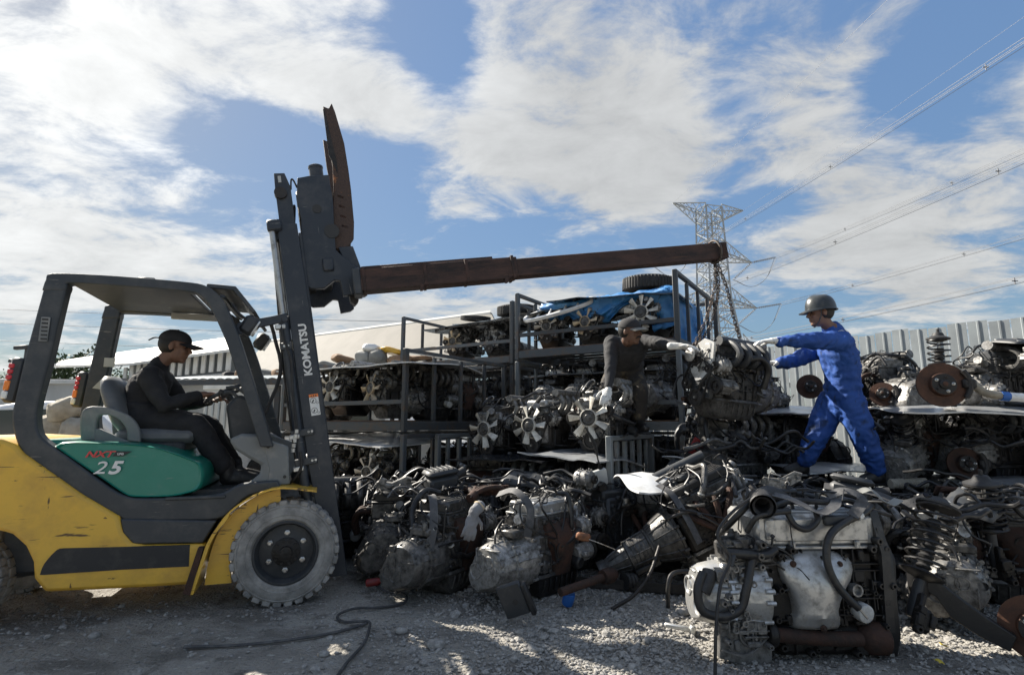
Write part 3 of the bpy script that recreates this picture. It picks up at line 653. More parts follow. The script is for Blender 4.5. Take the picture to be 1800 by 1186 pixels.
def line(name, a, b, sag, rad, label, bundle=(0,), spacers=0):
    o = empty(name, (0, 0, 0), (0, 0, 0), label, 'power line', 'overhead power lines')
    a, b = V(a), V(b); m = MB(); N_ = 40
    for off in bundle:
        m.tube([a.lerp(b, t) + V((0, 0, -4 * sag * t * (1 - t) + off[1])) + V((off[0], 0, 0)) for t in [i / N_ for i in range(N_ + 1)]], rad, 5, 1)
    m.build('conductor', 'cable', o, fix=False)
    for k in range(spacers):
        t = (k + 1) / (spacers + 1.0); p = a.lerp(b, t) + V((0, 0, -4 * sag * t * (1 - t)))
        MB().box(p, (.5, .07, .07)).box(p, (.07, .07, .5)).build('spacer', 'cable', o)
BD = ((-.2, -.2), (.2, .2)); BQ = ((-.22, -.22), (.22, -.22), (-.22, .22), (.22, .22))
names = {44.5: 'thin earth wire from the pylon top', 34.2: 'bundled conductor from the upper pylon arm', 24.6: 'bundled conductor from the middle pylon arm', 15.2: 'bundled conductor from the lower pylon arm'}
# next tower of the line stands behind the camera to the right
D = V((20.0, -195.0, 3.0))
for (s, z, e) in ENDS:
    top = z > 40
    line('power_line', e, e + D, 4.5 if not top else 3.0, (.016 if top else .022), names[z] + (' running off to the upper right, outer circuit' if s > 0 else ' running off to the upper right, inner circuit'), ((0, 0),) if top else BQ, 0 if top else 9)
for i, (y0, y1) in enumerate(((9.2, 8.2), (8.2, 7.4), (6.9, 6.1))):
    line('power_line', (-60, 42 + i, y0 + 2.0), (14, 40 + i, y1 + .4), .6, .02, ['upper of three thin wires behind the overhead guard', 'middle of three thin wires behind the overhead guard', 'lowest of three thin wires behind the overhead guard'][i], ((0, 0),))
# ------------------------------------------------------------------ stacked steel cages; yard frame: a along the rack fronts, b away from the viewer
AX, BX = V((.84, -.543, 0)), V((.543, .84, 0)); YAW = math.atan2(-.543, .84)
def ab(a, b, z=0): p = AX * a + BX * b; return V((p.x, p.y, z))
def cage(a0, b0, z0, w, d, h, label, mt='rack_paint', legs=0.0, front_rail=.30, floor=True, slats=4, front_top=False):
    r = empty('steel_cage', ab(a0, b0, z0), (0, 0, YAW), label, 'rack', 'stacked steel cages')
    s = .05
    for x in (s / 2, w - s / 2):
        for y in (s / 2, d - s / 2): MB().box((x, y, (h - legs) / 2), (s, s, h + legs), .004).build('post', mt, r)
    for y in (s / 2, d - s / 2):
        MB().box((w / 2, y, .06), (w - 2 * s, s * .9, .09), .004).build('floor_beam', mt, r)
        if front_rail: MB().box((w / 2, y, front_rail), (w - 2 * s, .035, .045), .003).build('rail', mt, r)
    for x in (s / 2, w - s / 2):
        MB().box((x, d / 2, .06), (s * .9, d - 2 * s, .09), .004).build('floor_beam', mt, r)
        MB().box((x, d / 2, h - .02), (s * .94, d - 2 * s, .04), .003).build('top_rail', mt, r)
        for k in range(1, slats): MB().box((x, d * k / slats, h / 2), (.035, .04, h - .1), .003).build('upright', mt, r)
    MB().box((w / 2, d - s / 2, h - .02), (w - 2 * s, .04, .04), .003).build('top_rail', mt, r)
    if front_top: MB().box((w / 2, s / 2, h - .02), (w - 2 * s, .04, .04), .003).build('top_rail', mt, r)
    if floor:
        for k in range(7): MB().box((w / 2, .12 + (d - .24) * k / 6, .112), (w - .06, .16, .014), .002).build('floor_board', 'wood_brown' if k == 0 else 'iron', r)
    return r
L0, L1, L2, CH = .22, 1.07, 1.92, .83
cage(-5.79, 3.92, L0, 2.0, 1.82, CH, 'bottom cage of the left front stack, engines inside', 'rack_paint', .2)
cage(-5.79, 3.92, L1, 2.0, 1.82, CH, 'upper cage of the left front stack holding two fan engines', 'rack_paint')
cage(-5.75, 5.82, L0, 2.0, 1.8, CH, 'bottom cage of the left rear stack', 'rack_paint', .2)
cage(-5.75, 5.82, L1, 2.0, 1.8, CH, 'middle cage of the left rear stack', 'rack_paint')
cage(-5.75, 5.82, L2, 2.0, 1.8, CH, 'top cage of the left rear stack with dark bonnets', 'rack_paint')
cage(-3.52, 5.51, L0, 2.0, 1.85, CH, 'bottom cage of the right stack', 'rack_grey', .2)
cage(-3.52, 5.51, L1, 2.0, 1.85, CH, 'middle cage of the right stack with silver engines', 'rack_grey')
cage(-3.52, 5.51, L2, 2.0, 1.85, CH, 'top cage of the right stack under the blue tarpaulin', 'rack_paint')
cage(-3.75, 4.33, L0, 1.94, 1.12, CH, 'low front cage the dark-clothed worker stands on', 'rack_grey', .2, .12, True, 6)
# ------------------------------------------------------------------ forklift (local x forward, y to its far side, z up; front axle at the origin)
def forklift():
    root = empty('forklift', (-1.65, 4.21, 0), (0, 0, R(19)), 'yellow and green forklift truck with raised mast and black overhead guard', 'forklift')
    # ---- chassis side and counterweight: one solid with a wheel arch
    out = [(-2.12, .98), (-2.02, 1.05), (-1.80, 1.08), (-1.57, 1.065), (-1.50, 1.03), (-1.46, .98), (-1.15, .735), (-.95, .60), (-.92, .51), (-.87, .445), (-.80, .425), (-.47, .41),
           (-.465, .27), (-.52, .175), (-.75, .18), (-1.27, .20), (-1.33, .28), (-1.345, .37), (-1.39, .46), (-1.46, .53), (-1.58, .575), (-1.74, .585), (-1.88, .57), (-1.98, .51), (-2.04, .42), (-2.06, .34), (-2.12, .34), (-2.19, .42), (-2.21, .70), (-2.18, .90)]
    b = MB().prism(out, -.55, .55, 'y').build('body', 'yellow', root, bevel=.022)
    body = b
    # scratches and grime on the yellow side come from its material
    # sprayed black patch: a painted area with a soft left edge, as a skin 3 mm proud
    pt = shape([(-1.30, .30), (-1.285, .36), (-1.235, .43), (-1.20, .438)], 3) + [(-.9, .425), (-.555, .412), (-.55, .285), (-.9, .295), (-1.28, .298)]
    MB().prism(pt, -.553, -.54, 'y').build('painted_patch', 'sprayed_black', b)
    # rear cover seam
    MB().tube([(-1.57, -.552, 1.03), (-1.66, -.552, .95), (-1.74, -.552, .86), (-1.95, -.552, .80)], .004, 5).build('seam', 'frame_black', b)
    # ---- green bonnet (engine hood): a bulged loft
    go = [(-1.33, 1.02), (-1.28, 1.045), (-1.1, 1.04), (-.91, 1.025), (-.76, .995), (-.60, .93), (-.54, .895), (-.52, .82), (-.535, .745), (-.60, .715), (-.70, .70), (-.88, .705), (-.94, .725), (-1.04, .80), (-1.22, .935)]
    cx0, cz0 = -.90, .87
    rows = []
    for y, k in ((-.505, .93), (-.515, .965), (-.505, .99), (-.47, 1.0), (0, 1.012), (.47, 1.0), (.505, .99), (.515, .965), (.505, .93)):
        rows.append([(cx0 + (a - cx0) * k, y, cz0 + (c - cz0) * k) for a, c in shape(go + [go[0]], 3)[:-1]])
    m = MB(); m.grid(rows, True); n = len(rows[0])
    m.f.append(tuple(range(n))); m.f.append(tuple(range((len(rows) - 1) * n, len(rows) * n))[::-1])
    hood = m.build('engine_hood', 'green', root, angle=50)
    m = MB(); m.at((0, 0, 0)); m.v = []; m.M = None
    m.box((-1.42, 0, 1.02), (.24, .86, .07), .02); m.build('rear_hood', 'green', root)
    S = lambda x, z: frame((x, -.519, z), (1, 0, 0), (0, 0, 1))
    text_mesh('number', '2', .105, 'white_paint', hood, S(-1.085, .885), .0005, .28, .0012, 1.25)
    text_mesh('number', '5', .105, 'white_paint', hood, S(-1.008, .883), .0035, .28, .0012, 1.2)
    text_mesh('lettering', 'NXT', .05, 'lamp_red', hood, S(-1.095, .967), .0016, .35, .0012, 1.35)
    MB().prism([(-1.005, .985), (-.925, .983), (-.97, .955), (-1.025, .955)], -.5205, -.5165, 'y').build('badge', 'print_dark', hood)
    text_mesh('lettering', 'LPG', .017, 'white_paint', hood, frame((-.982, -.5215, .968), (1, 0, 0), (0, 0, 1)), .0004, 0, .0008, 1.1)
    # ---- overhead guard and side frame, near and far
    fo = shape([(-1.48, 2.02), (-1.505, 1.78), (-1.53, 1.53), (-1.548, 1.28), (-1.55, 1.20), (-1.53, 1.10), (-1.48, .99), (-1.38, .885), (-1.17, .73), (-.96, .595), (-.89, .565), (-.65, .555), (-.42, .55), (-.34, .60), (-.24, .69), (-.05, .72)], 3)
    fi = shape([(-1.365, 2.02), (-1.385, 1.78), (-1.405, 1.53), (-1.43, 1.30), (-1.43, 1.19), (-1.405, 1.09), (-1.34, 1.025), (-1.23, .94), (-1.02, .77), (-.92, .712), (-.85, .70), (-.68, .695), (-.52, .70), (-.40, .715), (-.30, .765), (-.08, .78)], 3)
    ro = shape([(-1.49, 1.96), (-1.478, 2.03), (-1.45, 2.072), (-1.2, 2.085), (-.95, 2.085), (-.70, 2.08), (-.60, 2.062), (-.52, 2.005), (-.465, 1.92), (-.36, 1.68), (-.12, 1.00)], 3)
    ri = shape([(-1.37, 1.97), (-1.366, 2.0), (-1.36, 2.018), (-1.2, 2.022), (-.95, 2.022), (-.72, 2.018), (-.65, 2.005), (-.595, 1.96), (-.545, 1.88), (-.43, 1.63), (-.20, 1.00)], 3)
    for sgn in (-1, 1):
        a, c = (-.52, -.43) if sgn < 0 else (.43, .52)
        g = MB().band(fo, fi, a, c).build('side_frame', 'frame_black', root, bevel=.012)
        g2 = MB().band(ro, ri, a - .003, c + .003).build('overhead_guard', 'frame_black', root, bevel=.014)
        if sgn < 0:
            m = MB()
            m.box((-1.447, -.526, 1.72), (.046, .006, .15), .002); vent = m.build('vent_plate', 'plastic_grey', g)
            for k in range(6): MB().box((-1.446 - (k - 2.5) * .0012, -.5295, 1.66 + k * .024), (.032, .004, .011), .001).build('vent_slot', 'print_dark', vent)
        else:
            MB().box((-1.40, .425, 1.62), (.07, .006, .07)).build('data_label', 'label_grey', g2)
            MB().prism([(-1.49, 1.42), (-1.37, 1.40), (-1.43, 1.50)], .421, .427).build('warning_triangle', 'label_grey', g)
    # roof: rear plate, cross bars, front lip
    m = MB(); m.box((-1.05, 0, 2.045), (.66, .87, .03), .004); m.build('roof_plate', 'frame_black', root)
    for x in (-.685, -.60, -.515): MB().box((x, 0, 2.05 - max(0, (x + .62)) * .3), (.035, .87, .022), .004, (0, R(12), 0)).build('roof_bar', 'frame_black', root)
    m = MB(); m.prism([(-.62, 2.075), (-.62, 2.105), (-.44, 2.10), (-.30, 1.93), (-.32, 1.915), (-.455, 2.07)], -.42, .42); m.build('roof_lip', 'frame_black', root, bevel=.006)
    MB().box((-.82, .36, 2.0), (.36, .03, .05), .004).build('roof_label', 'label_grey', root)
    MB().box((-.97, -.40, 2.10), (.1, .1, .018), .006).build('roof_cap', 'frame_black', root)
    # ---- step plate under the frame
    st = [(-.945, .585), (-.42, .545), (-.485, .413), (-.86, .432), (-.925, .50)]
    MB().prism(st, -.535, -.30).build('step_plate', 'frame_black', root, bevel=.01)
    MB().box((-.55, -.42, .69), (.34, .22, .02), .005).build('floor_step', 'frame_black', root)
    MB().box((-.35, 0, .71), (.5, .8, .03)).build('floor_plate', 'plastic_dark', root)
    # ---- front mudguard
    fo2 = shape([(-.525, .13), (-.485, .30), (-.455, .42), (-.41, .51), (-.34, .61), (-.21, .70), (-.05, .745), (.17, .715)], 3)
    fi2 = [(x + (.02 if i < 12 else 0), z - (.012 if i >= 10 else 0)) for i, (x, z) in enumerate(fo2)]
    mg = MB().band(fo2, fi2, -.60, -.30).build('mudguard', 'yellow', root)
    mo = shape([(-.46, .16), (-.45, .30), (-.425, .42), (-.385, .51), (-.32, .60), (-.20, .685), (-.06, .725)], 3)
    mi = shape([(-.31, .16), (-.33, .30), (-.315, .40), (-.285, .48), (-.235, .55), (-.14, .61), (-.05, .63)], 3)
    MB().band(mo, mi, -.52, -.49).build('wheel_arch', 'yellow', root)
    MB().prism([(-.56, .14), (-.52, .13), (-.47, .40), (-.50, .40)], -.605, -.55).build('splash_flap', 'rust', mg)
    # ---- wheels
    def wheel(c, rad, wd, sgn, hubr, front=True):
        w = empty('wheel', c); w.parent = root
        h = wd / 2
        pr = [(rad * .60, -h * .80), (rad * .66, -h * .98), (rad * .80, -h), (rad * .92, -h * .93), (rad * .985, -h * .72), (rad, -h * .4), (rad, h * .4), (rad * .985, h * .72), (rad * .92, h * .93), (rad * .8, h), (rad * .66, h * .98), (rad * .60, h * .8)]
        m = MB().lathe(pr, (0, 0, 0), (0, 1, 0), 48, False)
        for k in range(30):      # tread lugs
            t = 2 * math.pi * k / 30
            for s2 in (-1, 1):
                tt = t + (.12 if s2 > 0 else 0)
                m.box((rad * .972 * math.cos(tt), s2 * h * .52, rad * .972 * math.sin(tt)), (.030, h * .86, .050), .006, (0, -tt, 0))
        m.torus((0, -h * .985, 0), (0, 1, 0), rad * .74, .004, 40, 6); m.torus((0, -h * .95, 0), (0, 1, 0), rad * .90, .004, 40, 6)
        m.build('tyre', 'tyre_dusty', w)
        s3 = -1
        m = MB().lathe([(rad * .60, s3 * h * .82), (rad * .62, s3 * h * .9), (rad * .60, s3 * h * .92), (rad * .53, s3 * h * .62), (rad * .51, s3 * h * .30), (rad * .38, s3 * h * .34), (rad * .30, s3 * h * .42), (.001, s3 * h * .42)], (0, 0, 0), (0, 1, 0), 40, False)
        m.torus((0, s3 * h * .86, 0), (0, 1, 0), rad * .585, .007, 40, 6)
        m.build('rim', 'plastic_dark', w)
        if front:
            m = MB().lathe([(rad * .27, -h * .40), (rad * .27, -h * .60), (rad * .20, -h * .66), (rad * .12, -h * .68), (rad * .115, -h * .92), (.002, -h * .96)], (0, 0, 0), (0, 1, 0), 24, False)
            for k in range(10):
                t = 2 * math.pi * k / 10; m.cyl((rad * .225 * math.cos(t), -h * .6, rad * .225 * math.sin(t)), (rad * .225 * math.cos(t), -h * .74, rad * .225 * math.sin(t)), .010, n=6)
            m.build('hub', 'iron', w)
            for k in range(6):
                t = 2 * math.pi * (k + .5) / 6 + .0; x, z = rad * .36 * math.cos(t), rad * .36 * math.sin(t)
                MB().lathe([(.019, -h * .34), (.019, -h * .46), (.015, -h * .48), (.010, -h * .49), (.010, -h * .62), (.001, -h * .62)], (x, 0, z), (0, 1, 0), 6, False).build('wheel_nut', 'steel', w)
        return w
    wheel((0, -.46, .325), .325, .22, -1, .1)
    w2 = wheel((0, .46, .325), .325, .22, 1, .1, False)
    wheel((-1.76, -.42, .26), .26, .18, -1, .1, False); wheel((-1.76, .42, .26), .26, .18, 1, .1, False)
    MB().cyl((0, -.4, .325), (0, .4, .325), .09, n=16).box((-.1, 0, .35), (.3, .5, .25), .03).build('axle', 'iron', root)
    MB().box((-1.0, 0, .45), (1.2, .7, .4), .03).build('engine_bay', 'frame_black', root)
    # ---- front cowl (grey plastic), dashboard and steering
    co = [(-.40, 1.05), (-.33, 1.085), (-.21, 1.08), (-.13, 1.03), (-.05, .99), (-.015, .86), (-.02, .735), (-.20, .715), (-.27, .76), (-.20, .82), (-.19, .88), (-.27, .925), (-.36, .985)]
    for a, c in ((-.47, -.34), (.34, .47)):
        MB().prism(co, a, c).build('cowl', 'plastic_grey', root, bevel=.02)
        MB().prism([(-.20, 1.06), (-.03, 1.0), (-.005, .75), (-.15, .735), (-.14, .85)], a - .006, a + .02).build('cowl_plate', 'plastic_grey', root, bevel=.008)
    for x, z in ((-.175, .765), (-.155, 1.0), (-.04, .80)): MB().cyl((x, -.484, z), (x, -.47, z), .011, n=10).build('bolt', 'print_dark', root)
    MB().prism([(-.43, 1.06), (-.47, 1.28), (-.40, 1.36), (-.30, 1.33), (-.20, 1.08), (-.24, .97), (-.38, .97)], -.24, .24).build('dashboard', 'plastic_dark', root, bevel=.025)
    sw = empty('steering_wheel', (-.50, .0, 1.38), (0, R(-28), 0)); sw.parent = root
    MB().torus((0, 0, 0), (0, 0, 1), .155, .014, 32, 8).build('rim', 'plastic_dark', sw)
    m = MB().cyl((0, 0, -.16), (0, 0, .0), .022, n=10).lathe([(.05, -.03), (.05, .0), (.03, .015)], (0, 0, 0), (0, 0, 1), 14)
    for t in (.5, 2.6, 4.7): m.box((.08 * math.cos(t), .08 * math.sin(t), -.006), (.16, .022, .012), .004, (0, 0, t))
    m.build('hub', 'plastic_dark', sw)
    MB().tube([(-.50, -.22, 1.36), (-.44, -.22, 1.37), (-.38, -.22, 1.30), (-.34, -.22, 1.12)], .012).build('lever', 'plastic_dark', root)
    MB().tube([(-.47, -.27, 1.40), (-.40, -.27, 1.40), (-.30, -.27, 1.30), (-.25, -.27, 1.08)], .011).build('lever', 'plastic_dark', root)
    MB().lathe([(.004, 0), (.02, .01), (.02, .03), (.004, .045)], (-.50, -.22, 1.35), (-.3, 0, 1), 10).build('lever_knob', 'print_dark', root)
    # ---- seat
    st = empty('seat', (0, 0, 0)); st.parent = root
    m = MB(); rows = []
    for (x, z, wy, th) in ((-1.06, 1.08, .20, .07), (-1.11, 1.16, .235, .075), (-1.16, 1.27, .24, .075), (-1.20, 1.37, .225, .07), (-1.225, 1.44, .18, .055), (-1.235, 1.475, .11, .03)):
        rows.append([(x + th * math.cos(t) * (1.2 if math.cos(t) > 0 else .8), wy * math.copysign(abs(math.sin(t)) ** .6, math.sin(t)), z) for t in [2 * math.pi * k / 20 for k in range(20)]])
    m.grid(rows, True); m.f += [tuple(range(20))[::-1], tuple(range(100, 120))]
    m.build('backrest', 'seat_vinyl', st, angle=60)
    MB().box((-.88, 0, 1.07), (.48, .48, .10), .035).build('cushion', 'seat_vinyl', st)
    MB().box((-.93, 0, .99), (.46, .46, .09), .02).build('seat_base', 'plastic_dark', st)
    ho = shape([(-1.27, 1.04), (-1.29, 1.16), (-1.27, 1.255), (-1.14, 1.255), (-1.02, 1.20), (-.96, 1.12), (-.945, 1.03)], 3)
    hi = shape([(-1.19, 1.05), (-1.20, 1.13), (-1.19, 1.20), (-1.13, 1.205), (-1.07, 1.17), (-1.03, 1.11), (-1.02, 1.04)], 3)
    for a in (-.30, .26): MB().band(ho, hi, a, a + .04).build('hip_guard', 'plastic_grey', st, bevel=.01)
    MB().prism([(-1.27, 1.02), (-1.285, 1.12), (-1.18, 1.12), (-1.06, 1.06), (-.96, 1.02)], -.295, -.265).build('guard_panel', 'plastic_grey', st, bevel=.006)
    # ---- tail lamps
    for sgn in (-1, 1):
        t = empty('tail_lamp', (-1.575, sgn * .47, 1.41), (0, R(5), 0)); t.parent = root
        MB().box((0, 0, 0), (.075, .075, .27), .016).build('housing', 'plastic_dark', t)
        for dz, h, mt in ((.082, .028, 'lamp_red'), (.048, .028, 'lamp_red'), (.014, .028, 'lamp_red'), (-.035, .058, 'lamp_amber'), (-.092, .045, 'lamp_clear')):
            MB().box((-.022, -.0345 * (1 if sgn < 0 else 1), dz), (.030, .016, h), .005).build('lens', mt, t)
    MB().box((-1.55, -.47, 1.52), (.06, .05, .04)).build('lamp_bracket', 'frame_black', root)
    # ---- mast, tilted back
    tilt = R(-10.2)
    mast = empty('mast', (.30, 0, .20), (0, tilt, 0)); mast.parent = root
    # local z runs up the mast, local x forward
    for sgn in (-1, 1):
        y0, y1 = (-.40, -.37) if sgn < 0 else (.37, .40)
        MB().prism([(-.04, -.08), (.085, -.10), (.075, 1.2), (.06, 2.44), (-.075, 2.44), (-.075, .7), (-.05, .2)], y0, y1).build('outer_rail', 'mast_black', mast, bevel=.004)
        MB().box((.072, sgn * .355, 1.15), (.02, .05, 2.45), .003).build('rail_flange', 'mast_black', mast)
        MB().box((-.065, sgn * .345, 1.5), (.02, .05, 1.9), .003).build('rail_flange', 'mast_black', mast)
        # inner rail stands higher
        MB().prism([(-.06, .25), (.05, .25), (.05, 2.75), (.02, 2.86), (-.055, 2.86), (-.06, 2.74)], sgn * .325 - .012, sgn * .325 + .012).build('inner_rail', 'mast_black', mast, bevel=.004)
        MB().cyl((-.025, sgn * .30, 2.70), (-.025, sgn * .36, 2.70), .045, n=20).build('chain_roller', 'iron', mast)
        MB().box((-.02, sgn * .338, 2.81), (.022, .012, .05)).build('slot', 'label_grey', mast)
        # lift cylinder: chrome rod and barrel behind the rail
        yc = sgn * .43
        MB().cyl((-.115, yc - sgn * .04, .3), (-.115, yc - sgn * .04, 1.75), .034, n=16).build('lift_cylinder', 'mast_black', mast)
        MB().cyl((-.115, yc - sgn * .04, 1.74), (-.115, yc - sgn * .04, 2.40), .021, n=14).build('cylinder_rod', 'steel', mast)
        MB().box((-.095, yc - sgn * .04, 2.43), (.10, .075, .085), .012).build('cylinder_head', 'mast_black', mast)
        MB().tube([(-.15, sgn * .33, .5), (-.155, sgn * .33, 1.3), (-.15, sgn * .32, 1.55), (-.12, sgn * .33, 2.3)], .012, 8).build('hydraulic_pipe', 'iron', mast)
        MB().cyl((-.09, sgn * .30, 1.6), (-.09, sgn * .30, 2.40), .012, n=10).build('lift_chain', 'steel', mast)
        # clamp brackets with two bolts
        for z in (1.54, .92, .72):
            if sgn > 0: continue
            MB().box((-.085 if z < 1 else -.12, -.41, z), (.15 if z < 1 else .08, .025, .05), .005).build('clamp_bracket', 'frame_black', mast)
            for dx in ((-.045, -.022) if z < 1 else (-.13, -.105)): MB().cyl((dx, -.428, z), (dx, -.418, z), .0085, n=8).build('bolt', 'zinc', mast)
        for z in (1.68, .90, .68):
            if sgn < 0: MB().box((-.14, -.405, z), (.07, .06, .032), .005).build('hose_clamp', 'zinc', mast)
    # crossmembers
    for z, d in ((2.38, .06), (1.72, .05), (.15, .06)): MB().box((-.08, 0, z), (.05, .72, .09), .008).build('crossmember', 'mast_black', mast)
    MB().box((0, 0, 2.80), (.06, .62, .06), .008).build('crossmember', 'mast_black', mast)
    arm = shape([(-.43, 1.66), (-.42, 1.72), (-.38, 1.745), (-.2, 1.76), (-.12, 1.77), (-.085, 1.775)], 3)
    arm2 = shape([(-.39, 1.655), (-.36, 1.675), (-.31, 1.69), (-.2, 1.70), (-.12, 1.71), (-.085, 1.715)], 3)
    MB().band(arm, arm2, -.43, -.40).build('lamp_arm', 'mast_black', mast, bevel=.004)
    # working lamps on the front pillars
    for sgn in (-1, 1):
        l = empty('work_lamp', (-.335, sgn * .40, 1.83), (0, R(28), R(0))); l.parent = root
        MB().box((0, 0, 0), (.10, .10, .14), .025).build('housing', 'plastic_dark', l); MB().box((.048, 0, 0), (.012, .085, .115), .01).build('lens', 'lamp_clear', l)
    MB().tube([(-.45, -.44, 1.97), (-.40, -.44, 1.90), (-.34, -.42, 1.86)], .010).build('lamp_cable', 'rubber', root)
    # tilt cylinder boot and hoses down the near rail
    MB().lathe([(.03, 0), (.075, .05), (.085, .16), (.06, .24), (.03, .30)], (.02, -.30, .72), (.55, 0, .85), 14).build('tilt_cover', 'frame_black', root)
    m = MB()
    for k in range(5): m.cyl((.0 + .004 * k, -.44, .96 + .032 * k), (.0 + .004 * k, -.44, .985 + .032 * k), .014, n=8)
    m.build('hose_fitting', 'zinc', root)
    MB().tube([(.02, -.44, 1.10), (-.03, -.43, 1.4), (-.05, -.43, 1.6), (-.12, -.43, 1.78), (-.13, -.42, 1.9)], .010, 7).build('hydraulic_hose', 'rubber', root)
    MB().tube([(.05, -.44, .96), (.06, -.44, .86), (.02, -.42, .78), (-.02, -.38, .74)], .010, 7).build('hydraulic_hose', 'rubber', root)
    MB().tube([(-.24, -.33, 1.12), (-.12, -.35, 1.5), (-.17, -.37, 1.75), (-.2, -.38, 1.85)], .013, 7).build('hydraulic_hose', 'rubber', root)
    # lettering up the near rail
    def onrail(x, z): return frame((x, -.4035, z), (0, 0, 1), (-1, 0, 0))
    text_mesh('lettering', 'KOMATSU', .072, 'white_paint', mast, onrail(.006, 1.50), .0026, 0, .0010, 1.12)
    stk = MB().box((.018, -.4025, 1.10), (.062, .003, .15)).build('warning_sticker', 'white_paint', mast)
    MB().box((.018, -.4045, 1.165), (.062, .002, .022)).build('sticker_band', 'orange_sticker', stk)
    for z in (1.13, 1.06):
        MB().torus((.012, -.4045, z), (0, 1, 0), .019, .0016, 18, 5).build('sticker_ring', 'print_dark', stk)
        MB().torus((.038, -.4045, z - .018), (0, 1, 0), .007, .0012, 12, 5).build('sticker_ring', 'print_dark', stk)
        MB().box((.010, -.4045, z - .003), (.008, .002, .022), .001, (0, .5, 0)).build('sticker_figure', 'print_dark', stk)
    for dx in (-.015, 0, .015): MB().prism([(.018 + dx - .006, 1.158), (.018 + dx + .006, 1.158), (.018 + dx, 1.171)], -.4065, -.4045).build('sticker_mark', 'print_dark', stk)
    # ---- carriage with shifter housing, hook frame and a worn fork folded up
    car = [(.08, 2.64), (.105, 2.81), (.19, 2.825), (.335, 2.83), (.34, 2.62), (.32, 2.40), (.31, 2.23), (.445, 2.08), (.434, 1.90), (.40, 1.88), (.317, 1.873), (.31, 1.99), (.27, 2.0), (.19, 1.945), (.10, 1.95), (.055, 1.985), (.06, 2.19), (.095, 2.5)]
    for y0, y1 in ((-.36, -.31), (.31, .36)):
        MB().prism(car, y0, y1).build('carriage_plate', 'mast_black', mast, bevel=.006)
    MB().box((.20, 0, 2.70), (.10, .70, .10), .01).build('carriage_bar', 'mast_black', mast); MB().box((.24, 0, 2.12), (.08, .76, .10), .01).build('carriage_bar', 'mast_black', mast)
    MB().box((.11, -.15, 2.4), (.06, .22, .7), .01).build('carriage_bracket', 'iron', mast); MB().box((.11, .15, 2.4), (.06, .22, .7), .01).build('carriage_bracket', 'iron', mast)
    MB().lathe([(.052, -.12), (.052, .06), (.056, .065), (.056, .08), (.044, .088)], (.25, -.26, 2.86), (0, 0, 1), 20).build('rotator_cylinder', 'mast_black', mast)
    MB().cyl((.215, -.364, 2.56), (.215, -.352, 2.56), .034, n=18).build('pin_head', 'print_dark', mast)
    MB().cyl((.30, -.366, 2.38), (.30, -.355, 2.38), .055, n=18).build('pin_head', 'print_dark', mast)
    MB().tube([(.05, -.33, 2.73), (.06, -.34, 2.80), (.075, -.34, 2.80), (.095, -.34, 2.74)], .007, 6).build('guide_loop', 'iron', mast)
    m = MB()
    for k in range(4): m.tube([(.06, -.30 + .02 * k, 2.62), (.03, -.30 + .02 * k, 2.5 - .04 * k), (.07, -.30 + .02 * k, 2.3), (.08, -.3, 2.15)], .009, 6)
    m.build('hydraulic_hose', 'rubber', mast)
    # the fork shank: tapered worn blade standing upright in front of the carriage
    fk = [(.365, 3.41), (.405, 3.39), (.435, 3.437), (.452, 3.36), (.487, 3.10), (.49, 2.88), (.488, 2.716), (.475, 2.45), (.455, 2.32), (.39, 2.237), (.303, 2.25), (.31, 2.38), (.321, 2.52), (.36, 2.75), (.375, 2.92), (.364, 3.155)]
    MB().prism(fk, -.335, -.30).build('fork', 'fork_paint', mast, bevel=.008)
    MB().prism([(.358, 3.0), (.362, 3.38), (.372, 3.38), (.41, 2.95), (.405, 2.85)], -.338, -.332).build('fork_edge', 'iron', mast)
    MB().prism(fk, .20, .24).build('fork', 'fork_paint', mast, bevel=.008)
    for z in (2.42, 2.50, 2.58, 2.66): MB().box((.40, -.332, z), (.05, .006, .02), .002, (0, .4, 0)).build('embossed_mark', 'rust', mast)
    MB().prism([(.33, 2.26), (.44, 2.26), (.49, 2.02), (.49, 1.87), (.42, 1.87), (.39, 2.05)], -.34, -.24).build('hook_frame', 'mast_black', mast, bevel=.006)
    MB().prism([(.36, 2.0), (.42, 2.0), (.43, 1.84), (.40, 1.81), (.37, 1.84)], -.30, -.20).build('hook_foot', 'iron', mast, bevel=.004)
    return root
FORK = forklift()

